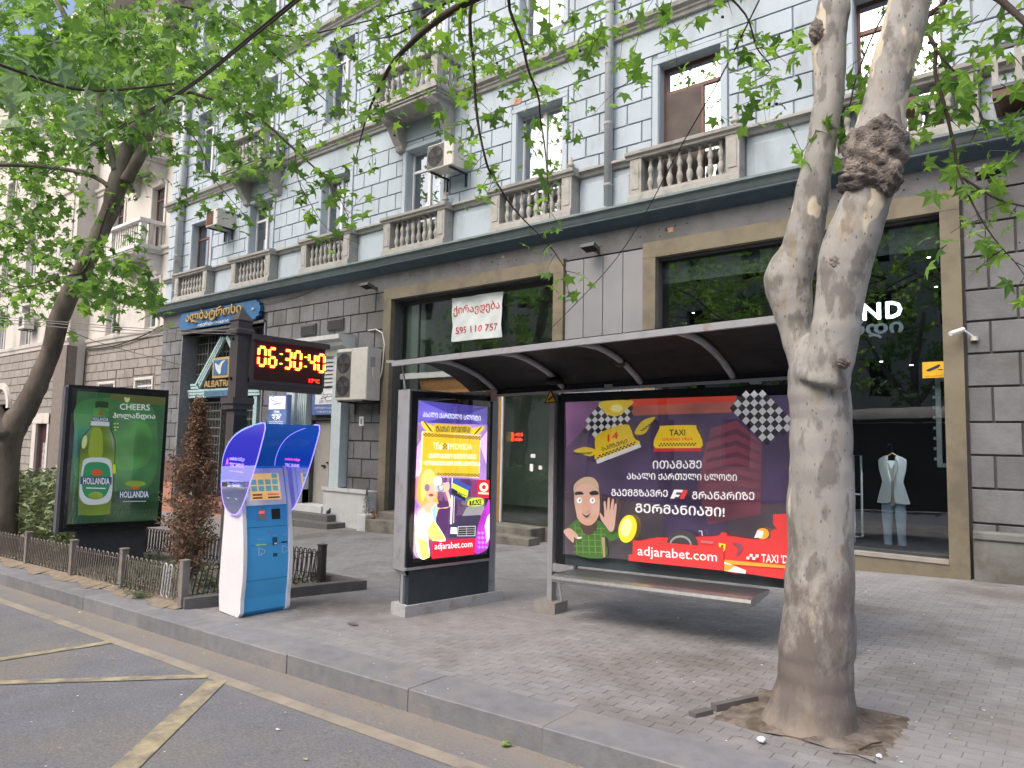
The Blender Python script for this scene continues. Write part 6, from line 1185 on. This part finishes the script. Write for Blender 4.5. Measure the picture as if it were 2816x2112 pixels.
M_bk = barkmat('plane_bark_pale', True); M_bkd = barkmat('plane_bark_dark', False)
M_burl = mat('burl_bark', (.15, .13, .12), rough=.95, var=.6, scale=14, bump=1.0, dirt=(.3, .26, .23), dirts=7, dirtt=.53, detail=8); M_twig = mat('twig', (.05, .035, .03), rough=.8)
def limb(mb, pts, m, n=20, lump=.0, sub=4, seed=0, k=.95):
    """pts: (Vector, radius)"""
    P = smooth2([(p.x, p.y, p.z, r) for p, r in pts] if False else [Vector((p.x, p.y, p.z, r*k)) for p, r in pts], sub, False); P = [tuple(q) for q in P]
    rr = random.Random(seed); i0 = len(mb.v); mb.tube([q[:3] for q in P], [q[3]*(1+lump*(rr.random()-.5)) for q in P], m, n)
    for i in range(i0, len(mb.v)):
        v = Vector(mb.v[i]); a = math.sin(v.x*9+seed)*math.sin(v.z*5+v.y*7)*.5 + math.sin(v.z*13+v.x*11)*.3; ring = (i-i0)//n
        if ring < len(P): c_ = Vector(P[ring][:3]); mb.v[i] = tuple(c_ + (v-c_)*(1+lump*a))
def tpD(k, lst, D): return [(atD(k, x, y, D), r*D/FOC) for x, y, r in lst]
def tp(k, lst, Y): return [(atY(k, x, y, Y), r*(atY(k, x, y, Y)-CC).dot(CF)/FOC) for x, y, r in lst]
rtree = thing('plane_tree', 'big forked plane tree with mottled pale bark in front of the shelter', 'tree', (-1.45, 5.1, -.05))
b = MB(); Yt = 5.1
main = tp('o', [(2222, 2052, 165), (2228, 2010, 138), (2235, 1960, 118), (2242, 1875, 104), (2244, 1790, 100), (2249, 1663, 96), (2256, 1535, 91), (2258, 1408, 89), (2257, 1256, 85), (2254, 1129, 84), (2250, 1065, 86), (2262, 1000, 82), (2280, 930, 66)], Yt)
limb(b, main, M_bk, 28, .06)
limb(b, tp('o', [(2245, 1090, 60), (2222, 1010, 52), (2190, 916, 46), (2176, 831, 58), (2167, 775, 66), (2180, 730, 62), (2199, 704, 56), (2214, 640, 52), (2222, 595, 50), (2236, 510, 46), (2252, 430, 42), (2261, 382, 41), (2272, 320, 41), (2280, 276, 41), (2282, 200, 42), (2279, 110, 47), (2284, 70, 46), (2294, 0, 43), (2310, -160, 40), (2340, -400, 36), (2400, -700, 30)], Yt+.1), M_bk, 24, .07, 4, 3)
limb(b, tp('o', [(2262, 1060, 70), (2288, 960, 66), (2304, 850, 66), (2315, 770, 70), (2329, 704, 76), (2356, 620, 72), (2380, 556, 66), (2396, 510, 66), (2406, 446, 74), (2418, 370, 70), (2428, 310, 60), (2443, 240, 57), (2458, 170, 59), (2471, 127, 60), (2488, 60, 57), (2501, 0, 55), (2530, -160, 50), (2560, -400, 44), (2600, -700, 36)], Yt-.12), M_bk, 24, .05, 4, 8)
tr = b.obj('trunk', rtree, True); rm = tr.modifiers.new('r', 'REMESH'); rm.mode = 'VOXEL'; rm.voxel_size = .018; rm.use_smooth_shade = True; sm_ = tr.modifiers.new('s', 'SMOOTH'); sm_.iterations = 3
def rough_blob(c, r, m, name, par, seed, amp=.3, n=30):
    b = MB(); rr = random.Random(seed); vs = []; ph = [rr.random()*6 for _ in range(8)]
    for j in range(n+1):
        th_ = math.pi*j/n
        for k in range(n*2):
            a = math.pi*k/n; d = Vector((math.sin(th_)*math.cos(a), math.sin(th_)*math.sin(a), math.cos(th_)))
            w_ = 1 + amp*(.5*math.sin(7*d.x+ph[0]+4*d.z)*math.sin(8*d.z+ph[1]) + .35*math.sin(15*d.y+ph[2]+9*d.x)*math.sin(14*d.z+ph[3]) + .25*math.sin(27*d.x+ph[4])*math.sin(25*d.z+ph[5]) + .2*(rr.random()-.5))
            vs.append((c[0]+d.x*r[0]*w_, c[1]+d.y*r[1]*w_, c[2]+d.z*r[2]*w_))
    N_ = 2*n; b.add(vs, [(j*N_+k, j*N_+(k+1) % N_, (j+1)*N_+(k+1) % N_, (j+1)*N_+k) for j in range(n) for k in range(N_)], m); b.obj(name, par, True)
def ob(x, y, dy, r, rz, m, name, seed, amp=.25):
    p = atY('o', x, y, Yt+dy); s_ = (p-CC).dot(CF)/FOC; rough_blob(p, (r*s_, r*s_, rz*s_), m, name, rtree, seed, amp)
ob(2407, 425, -.13, 83, 98, M_burl, 'burl', 1, .16); ob(2392, 500, -.13, 78, 50, M_burl, 'burl', 2, .16); ob(2370, 470, -.2, 42, 60, M_burl, 'burl', 7, .2); ob(2440, 480, -.2, 38, 60, M_burl, 'burl', 8, .2); ob(2420, 360, -.2, 40, 46, M_burl, 'burl', 9, .2); M_knot = mat('knot_bark', (.22, .19, .17), rough=.95, var=.4, scale=16, bump=.8)
ob(2246, 86, .0, 20, 34, M_knot, 'knot', 3, .2); ob(2318, 1000, -.27, 18, 15, M_burl, 'knot', 4, .2); ob(2214, 512, .05, 20, 15, M_knot, 'knot', 5, .2); ob(2303, 722, -.24, 24, 30, M_knot, 'knot', 6, .12)
# cream flakes on the limbs
M_flake = mat('bare_cream_wood', (.5, .44, .33), rough=.8, var=.1, scale=10)
# branches
BR = []     # (points in 3d, radius)
def br(lst, D0, D1, r0, r1): n = len(lst); BR.append(([atD('o', x, y, D0+(D1-D0)*i/(n-1)) for i, (x, y) in enumerate(lst)], r0, r1))
br([(2340, -300), (1900, -260), (1500, -90), (1287, 5), (1195, 62), (1124, 125), (1075, 179), (1043, 244), (1020, 290), (1000, 350), (980, 430)], 5.6, 8.6, .05, .006)
br([(1500, -90), (1400, -60), (1230, 5), (1167, 46), (1090, 95), (1010, 110)], 6.6, 8.4, .03, .006)
br([(1500, -90), (1330, -60), (1296, 14), (1294, 95), (1303, 176), (1307, 271), (1319, 366), (1338, 448), (1350, 476), (1380, 525), (1407, 566), (1448, 612), (1510, 674), (1556, 745), (1561, 795)], 6.6, 7.4, .02, .003)
br([(1700, -180), (1450, -100), (1399, 0), (1433, 110), (1454, 195), (1480, 263), (1486, 323), (1500, 420), (1508, 520), (1512, 600)], 6.2, 7.2, .018, .003)
br([(2501, -150), (2560, -60), (2599, 0), (2548, 48), (2560, 106), (2574, 137), (2572, 200), (2597, 289), (2623, 400), (2631, 458), (2645, 485), (2684, 512), (2745, 548), (2820, 568)], 5.5, 4.6, .022, .006)
br([(2631, 458), (2647, 500), (2680, 570), (2710, 620), (2744, 669), (2790, 720), (2820, 760)], 4.6, 4.5, .008, .003)
br([(2574, 137), (2600, 170), (2637, 212), (2669, 265), (2690, 300), (2707, 335)], 5.1, 4.8, .009, .004)
br([(2501, -300), (2650, -80), (2751, 0), (2797, 41), (2840, 80)], 5.4, 4.6, .03, .02)
br([(2470, -40), (2440, 20), (2390, 120), (2350, 230), (2330, 300), (2260, 330), (2240, 370)], 5.2, 5.0, .008, .003)
br([(1800, -200), (1950, -60), (2050, 40), (2080, 130), (2120, 190), (2060, 230)], 6, 6.4, .012, .003)
lt_main = [(10, 1640, 50), (10, 1500, 44), (12, 1408, 42), (16, 1320, 41), (21, 1230, 42), (36, 1171, 46), (66, 1129, 40), (89, 1086, 36), (108, 1044, 34), (142, 959, 32), (164, 874, 32), (202, 789, 31), (249, 704, 29), (275, 640, 29), (302, 580, 29), (323, 510, 33), (346, 430, 27), (370, 361, 25), (392, 290, 24), (414, 222, 19), (440, 140, 15), (470, 40, 12), (500, -60, 10)]
ltree = thing('plane_tree', 'dark leaning plane tree in the planting bed at the left edge', 'tree', (-16.1, 4.8, -.5))
b = MB(); limb(b, tpD('o', lt_main, 13.6), M_bkd, 20, .07, 4, 5, .76)
for l in ([(20, 1200, 30), (-10, 1150, 32), (-60, 1080, 30), (-140, 950, 28)], [(346, 500, 20), (370, 455, 19), (398, 400, 18), (418, 331, 16), (455, 285, 15), (460, 220, 15), (463, 170, 16), (472, 85, 20), (487, 0, 24), (500, -120, 22)], [(318, 470, 12), (308, 430, 11), (293, 374, 10), (276, 306, 10), (272, 246, 9), (268, 170, 8), (262, 80, 7)], [(300, 515, 9), (280, 498, 8), (238, 478, 7), (161, 463, 6), (80, 455, 6), (0, 452, 8), (-80, 440, 9)], [(430, 205, 5), (434, 260, 4), (436, 285, 4)], [(418, 340, 6), (450, 345, 5), (480, 340, 4)], [(208, 204, 5), (193, 98, 6), (178, 42, 8), (157, 0, 7), (140, -80, 7)], [(345, 480, 10), (362, 522, 8), (366, 518, 6)]): limb(b, tpD('o', l, 13.5), M_bkd, 10, .08, 3, 2, .85)
b.obj('trunk', ltree, True)
nright = len(BR)
br([(487, 0), (506, 17), (595, 38), (650, 70), (714, 115), (800, 190), (900, 280)], 10.5, 9, .03, .006)
br([(460, 250), (520, 255), (600, 277), (660, 300), (727, 337), (793, 396), (847, 445), (888, 483), (920, 520), (960, 600)], 11, 8.8, .03, .004)
br([(380, 250), (440, 300), (540, 385), (576, 472), (630, 543), (680, 600)], 11.5, 10, .012, .003)
br([(793, 396), (810, 413), (820, 494), (847, 548), (901, 630), (990, 670)], 9.4, 8.6, .008, .002)
br([(300, 560), (240, 730), (180, 760), (60, 790), (0, 770)], 13, 12, .02, .005)
br([(1230, 5), (1000, 60), (800, 100), (700, 60), (600, -20)], 8.4, 9.5, .01, .006)
def br_obj(lst, par, nm):
    for P, r0, r1 in lst:
        b = MB(); Q = smooth2(P, 4, False); L = len(Q); b.tube(Q, [r0+(r1-r0)*i/(L-1) for i in range(L)], M_twig, 6); b.obj(nm, par, True)
br_obj(BR[:nright], rtree, 'branch'); br_obj(BR[nright:], ltree, 'branch')
# leaf sprays: density over the view of the crown, each spray a drooping twig with leaves, at its own depth
ROWS = ["9 9 9 8 7 7 7 8 7 7 7 7 7 7 7 7 6 5 4 5 5 3 1 1 0 0 0 0 1 2 2 2",
        "9 9 9 9 8 7 7 7 7 7 7 7 6 7 7 6 6 5 4 3 2 2 4 4 3 1 2 1 0 1 3 3",
        "9 9 9 9 8 7 7 7 6 6 6 6 6 6 6 5 5 4 2 1 0 0 3 4 2 1 1 1 1 1 3 4",
        "9 9 9 9 7 6 6 6 5 5 5 4 5 5 5 4 3 2 1 0 0 0 1 2 1 0 2 0 2 2 2 3",
        "9 9 8 6 4 4 5 5 5 4 4 3 2 2 1 1 1 1 1 0 0 0 0 0 0 0 2 0 2 1 1 2",
        "9 8 5 2 2 2 4 4 3 3 3 2 1 0 0 1 1 0 0 0 0 0 0 0 0 0 0 0 1 0 2 1",
        "9 8 4 1 1 1 2 2 1 1 1 1 1 0 0 1 1 0 0 0 0 0 0 0 0 0 0 0 0 1 2 1",
        "8 8 5 2 1 0 0 0 0 0 0 1 1 0 0 0 0 0 0 0 0 0 0 0 0 0 0 0 0 1 2 1",
        "8 8 5 3 0 0 0 0 0 0 0 0 0 0 0 0 0 0 0 0 0 0 0 0 0 0 0 0 0 1 1 1",
        "7 6 3 2 0 0 0 0 0 0 0 0 0 0 0 0 0 0 0 0 0 0 0 0 0 0 0 0 0 0 1 1"]
CW = 88
leafR, leafL, leafB, tw = [], [], [], {0: MB(), 1: MB()}
def spray(P, L, nl, out, key, dr=-.35):
    d = Vector((ru(-1, 1), ru(-1, 1), dr + ru(-.35, .25))).normalized(); Q = [P + d*L*t + Vector((0, 0, -.25*L*t*t)) for t in (0, .35, .7, 1)]
    tw[key].tube(Q, [.004, .0032, .0022, .0015], M_twig, 3, False)
    for i in range(nl):
        t = (i+.6)/nl; q = Q[0].lerp(Q[3], t); out.append(tuple(q + Vector((random.gauss(0, .085), random.gauss(0, .085), random.gauss(-.02, .07)))))
for j, row in enumerate(ROWS):
    for i, v in enumerate(int(a) for a in row.split()):
        far = i < 9
        n = v*(v*.035+.16) * (2.8 if far else (1.15 if i < 18 else 1.6))
        for _ in range(int(n) + (rnd() < n % 1)):
            x, y = (i+rnd())*CW, (j+rnd())*CW - 10
            if far:
                D = (ru(8.5, 14.5) if i > 3 else ru(7, 15)) if j < 3 or rnd() < .12 else ru(13, 17); spray(atD('o', x, y, D), ru(.3, .6), random.randint(6, 11), leafL, 1)
            elif i < 25: spray(atD('o', x, y, ru(6.8, 9.6) if i < 18 else ru(5.8, 7.6)), ru(.22, .5), random.randint(4, 8), leafR, 0)
            else: spray(atD('o', x, y, ru(4.2, 5.8)), ru(.14, .3), random.randint(3, 5), leafR, 0)
for P, r0, r1 in BR:      # leaves along the hanging twigs
    for p in smooth2(P, 3, False):
        p = Vector(p)
        if p.z < 8 and rnd() < .5: spray(p, ru(.1, .25), random.randint(2, 4), leafR if P[0].x > -7 else leafL, 0 if P[0].x > -7 else 1)
for _ in range(34): x, y = ru(-10, 330), ru(150, 400); leafB.append(tuple(atD('o', x, y, ru(3.4, 4.6))))   # nearer spray, larger leaves
for _ in range(14): x, y = ru(330, 600), ru(180, 330); leafB.append(tuple(atD('o', x, y, ru(4.6, 6))))
for x0, y0 in ((560, 700), (640, 760), (520, 640), (700, 680)): pass
for _ in range(36): spray(atD('o', ru(230, 430), ru(640, 830), ru(11, 13)), ru(.3, .6), 8, leafL, 1)
# crown continuing above and around the view
for _ in range(220): spray(Vector((ru(-9, 4), ru(1.5, 9.5), ru(8.6, 12.5))), ru(.4, .7), 9, leafR, 0)
for _ in range(260): spray(Vector((ru(-24, -11), ru(.5, 9.5), ru(8.5, 14))), ru(.4, .7), 9, leafL, 1)
scatter(M_leaf, leafR, .175, .45, 'foliage', rtree, single=300); scatter(M_leafd, leafL, .24, .45, 'foliage', ltree, single=300)
tw[0].obj('twigs', rtree, kind='stuff'); tw[1].obj('twigs', ltree, kind='stuff')
nb_t = thing('near_leaf_spray', 'large blue green leaves of a nearer branch at the upper left', 'branch', (-4, 2, 4)); scatter(leafmat('near_leaf', (.17, .29, .17), .3), leafB, .17, .55, 'foliage', nb_t, single=60)
b = MB(); q = [atD('o', x, y, D) for x, y, D in ((-400, 60, 3.2), (-150, 120, 3.5), (60, 200, 3.9), (250, 250, 4.3), (480, 230, 5))]; b.tube(smooth2(q, 4, False), .008, M_twig, 6); b.obj('twig', nb_t)
# high crowns over the road (mirrored in the upper windows)
for x0, x1, L_ in ((-9, 4, leafR), (-24, -10, leafL)):
    P = []
    for _ in range(34): P += blobpts(26, (ru(x0, x1), ru(-2.5, 6), ru(11, 16)), (.9, .9, .5), 0)
    scatter(M_leafd, P, .3, .3, 'high_foliage', rtree if x1 > 0 else ltree)
# fruit balls
b = MB()
for _ in range(60):
    p = Vector(leafR[random.randrange(len(leafR))]); b.lathe(p - Vector((0, 0, .12)), [(.003, 0), (.014, .007), (.014, .02), (.003, .027)], M_twig, 6)
b.obj('seed_balls', rtree, kind='stuff')
# ================================================================== TREE PIT AND LITTER
M_pit = mat('pit_soil', (.19, .165, .145), rough=.95, var=.3, scale=10, bump=.6, dirt=(.1, .08, .06), dirts=6, dirtt=.5)
b = MB(); n = 18; x0, x1, y0, y1 = PIT_[0]+.0, PIT_[1]+.0, PIT_[2], PIT_[3]+.05
g = [[(x0+(x1-x0)*i/n, y0+(y1-y0)*j/n, gz(x0+(x1-x0)*i/n) + .004 + .012*math.sin(i*1.7+j)*math.sin(j*1.3) - (.02 if i in (0, n) or j in (0, n) else 0) + .09*math.exp(-(((x0+(x1-x0)*i/n)+1.47)**2 + ((y0+(y1-y0)*j/n)-5.1)**2)/.09)) for i in range(n+1)] for j in range(n+1)]
b.add([p for r in g for p in r], [(j*(n+1)+i, j*(n+1)+i+1, (j+1)*(n+1)+i+1, (j+1)*(n+1)+i) for j in range(n) for i in range(n)], M_pit); struct('tree_pit', b, walk, True)
pk = thing('tree_pit_edging', 'broken dark kerb stones round the tree pit', 'edging', (-1.9, 5.2, 0))
for a, e, w_, h in (((-2.05, 4.98, 0), (.16, .38, 0), .05, .05), ((-2.12, 4.78, 0), (.06, .16, 0), .06, .03)):
    a = Vector(a); a.z = gz(a.x)-.02; b = MB(); b.obox(a, e, (-w_, w_*.3, 0), (0, 0, h+.02), M_bc); b.obj('edging_stone', pk)
def litter(name, label, cat, fn, loc): t = thing(name, label, cat, loc); b = MB(); fn(b, Vector(loc)); b.obj('piece' if cat != 'x' else name, t)
def crumple(m, r):
    def f(b, p):
        vs = []
        for j in range(7):
            for k in range(10): a = 6.283*k/10; th_ = math.pi*j/6; w_ = r*ru(.65, 1.1); vs.append(p + Vector((w_*math.sin(th_)*math.cos(a), w_*math.sin(th_)*math.sin(a), r*.6 + w_*.6*math.cos(th_))))
        b.add(vs, [(j*10+k, j*10+(k+1) % 10, (j+1)*10+(k+1) % 10, (j+1)*10+k) for j in range(6) for k in range(10)], m)
    return f
M_pp = mat('white_paper', (.75, .77, .85), rough=.7); M_ylf = mat('yellow_leaf', (.4, .36, .14), rough=.8); M_glf = mat('fallen_green', (.2, .3, .1), rough=.8)
q = atG('r3', 515, 1490, .01); litter('crumpled_paper', 'crumpled white paper ball at the front of the tree pit', 'litter', crumple(M_pp, .03), q)
q = atG('r3', 1275, 1590, .01); litter('crumpled_paper', 'small white wrapper right of the trunk foot', 'litter', crumple(M_pp, .018), q)
q = atG('r2', 1062, 1520, -KH); litter('fallen_leaf_clump', 'pale green leaf clump in the gutter', 'litter', crumple(M_glf, .035), q)
def stick(p2, r): return lambda b, p: b.tube([p, (p+p2)/2 + Vector((.01, .01, .015)), p2], r, M_twig, 5)
q, q2 = atG('r3', 1145, 1540, .02), atG('r3', 1290, 1490, .03); litter('fallen_stick', 'short dark stick against the trunk foot', 'stick', stick(q2, .006), q)
q, q2 = atG('r3', 975, 1560, .01), atG('r3', 1255, 1622, .01); litter('fallen_stick', 'thin long twig lying in front of the trunk', 'stick', stick(q2, .004), q)
for k_, x_, y_, lab in (('r1', 515, 648, 'white paper scrap in the gutter beside the kerb at the far left'), ('r1', 733, 953, 'yellow leaf on the road inside the upper yellow triangle'), ('r1', 1798, 1408, 'white scrap on the road right of the wide yellow stripe'), ('r1', 2100, 1238, 'orange brown leaf on the faded edge line'), ('r1', 1975, 1600, 'beige leaf at the bottom of the road'), ('r2', 70, 725, 'flat dark slab piece left of the side advert base')):
    q = atG(k_, x_, y_, -KH+.006 if k_ == 'r1' else .012); t = thing('road_scrap', lab, 'litter', q, 'scraps lying on the road'); b = MB(); s_ = .03 if k_ == 'r1' else .09; b.add([q+Vector((ru(.6, 1)*s_*math.cos(a), ru(.6, 1)*s_*.6*math.sin(a), ru(0, .006))) for a in np.linspace(0, 5.5, 7)], [tuple(range(7))], {'w': M_pp, 'y': M_ylf, 'o': mat('brown_leaf', (.35, .2, .09)), 'b': M_ylf, 'f': M_bc}[lab[0]]); b.obj('scrap', t)
b = MB()
for _ in range(900):     # grit and leaf crumbs along the gutter
    x = -12 + 13*rnd(); y = 3.99 - abs(random.gauss(0, .05)); s_ = ru(.004, .012); z = gz(x)-KH+.004; a = ru(0, 3); b.face([(x+s_*math.cos(a+t), y+s_*.6*math.sin(a+t), z+ru(0, .004)) for t in (0, 2, 4)], random.choice((M_ylf, mat('brown_leaf', (.35, .2, .09)), M_soil, mat('tan_grit', (.32, .24, .17)))))
for _ in range(1100): x, y = ru(-10, .5), ru(1.2, 12); s_ = ru(.003, .014); z = gz(x)+(.006 if y > 4 else -KH+.004); a = ru(0, 3); b.face([(x+s_*math.cos(a+t), y+s_*math.sin(a+t), z) for t in (0, 1.6, 3.1, 4.7)], random.choice((M_pp, M_ylf, M_speck, M_speck)))
o = b.obj('leaf_litter', None, kind='stuff', label='tiny leaf crumbs and grit along the gutter and paving', cat='litter')
# ================================================================== CABLES
def cable(pts, r, label, m=None):
    t = thing('overhead_cable', label, 'cable', pts[0], 'overhead cables'); b = MB(); b.tube(smooth2(pts, 6, False), r, m or M_blk, 5); b.obj('cable', t, True)
M_cab = mat('cable_dark', (.04, .03, .028), rough=.6); M_cabg = mat('cable_grey', (.25, .24, .23), rough=.6)
A = lambda x, y, D: atD('d', x, y, D)
for k in range(2): cable([A(100 + k*6, 372 + k*3, 13), A(240, 285 + k*5, 10), A(400, 190 + k*5, 7.8), A(560, 62 + k*7, 6.2), A(690, -45 + k*8, 5.4)], .011, 'upper of two thick cables crossing the left canopy' if k == 0 else 'lower of two thick cables crossing the left canopy', M_cab)
for k, (y0, y1) in enumerate(((690, 716), (695, 722), (702, 712))): cable([A(-40, y0-8, 9.5), A(120, y0+4, 9.3), A(300, y0+19, 9.2), A(510, y1, 9.05)], .005, ['top of three thin cables reaching the clock post from the left', 'middle of three thin cables reaching the clock post', 'lowest of three thin cables reaching the clock post'][k], M_cabg)
cable([A(120, 700, 12), A(230, 745, 18), A(405, 792, 24)], .007, 'thin cable sagging across the cream building ground floor', M_cab)
cable([atY('d', 1165, 735, 12.2), atY('d', 1330, 560, 10), atY('d', 1480, 300, 7.5), atY('d', 1560, 160, 6.5), atY('d', 1640, 0, 5.9)], .007, 'thin cable slanting from the left shop up across the facade', M_cab)
cable([(-33.6, 12.5, 5.5), (-31, 12.5, 5.45), (-28.5, 12.48, 5.65), (-26.5, 12.38, 5.9)], .03, 'black cable drooping along the cream building band', M_cab)
cable([(-33.65, 12.5, 5.5), (-33.7, 12.5, 3), (-33.7, 12.5, 0)], .03, 'black cable dropping down the cream building corner', M_cab)
cable([(-20.0, 12.3, 6.0), (-18.2, 12.33, 6.04), (-17.0, 12.33, 6.18)], .008, 'thin wire under the cornice right of the blue plaque', M_cab)
# ================================================================== ACROSS THE STREET (seen in the window reflections)
op = thing('opposite_building', 'pale building across the street, seen mirrored in the windows', 'building', (-8, -16, 0))
HO = [(x, x+1.2, z, z+2) for x in np.arange(-46, 26, 3.4) for z in (1, 4.6, 8.2, 11.8)]
b = MB(); wall_cells(b, -50, 30, -2, 14.5, -16.4, -16, HO, M_cr); b.obj('facade_wall', op); b = MB(); b.box((-50, -26, -2), (30, -16.9, 14.5), M_dark); b.obj('building_core', op)
for i, (x, y) in enumerate(((-20, -11), (-12.5, -11.5), (-5.5, -11), (2, -11.3), (-28, -11))):
    t = thing('plane_tree', ['leafy plane tree opposite the cream building across the street', 'leafy plane tree across the street opposite the entrance niche', 'leafy plane tree across the street opposite the left shop', 'leafy plane tree across the street opposite the right shop', 'leafy plane tree farthest left across the street'][i], 'tree', (x, y, gz(x))); b = MB()
    limb(b, [(Vector((x, y, gz(x)-.1)), .28), (Vector((x+.1, y, 2)), .22), (Vector((x-.1, y+.1, 4.5)), .17), (Vector((x+.3, y, 8)), .08)], M_bkd, 10, .05); limb(b, [(Vector((x, y, 3.6)), .14), (Vector((x-1.2, y+.4, 5.5)), .1), (Vector((x-2.2, y+.6, 7.5)), .05)], M_bkd, 8); limb(b, [(Vector((x, y, 4)), .12), (Vector((x+1.4, y-.4, 6)), .09), (Vector((x+2.4, y+.6, 8)), .04)], M_bkd, 8); b.obj('trunk', t, True)
    P = []
    for _ in range(110): P += blobpts(30, (x+random.gauss(0, 1.9), y+random.gauss(0, 1.5), ru(4.2, 14)), (.65, .65, .4), 0)
    scatter(M_leafd, P, .3, .3, 'foliage', t)
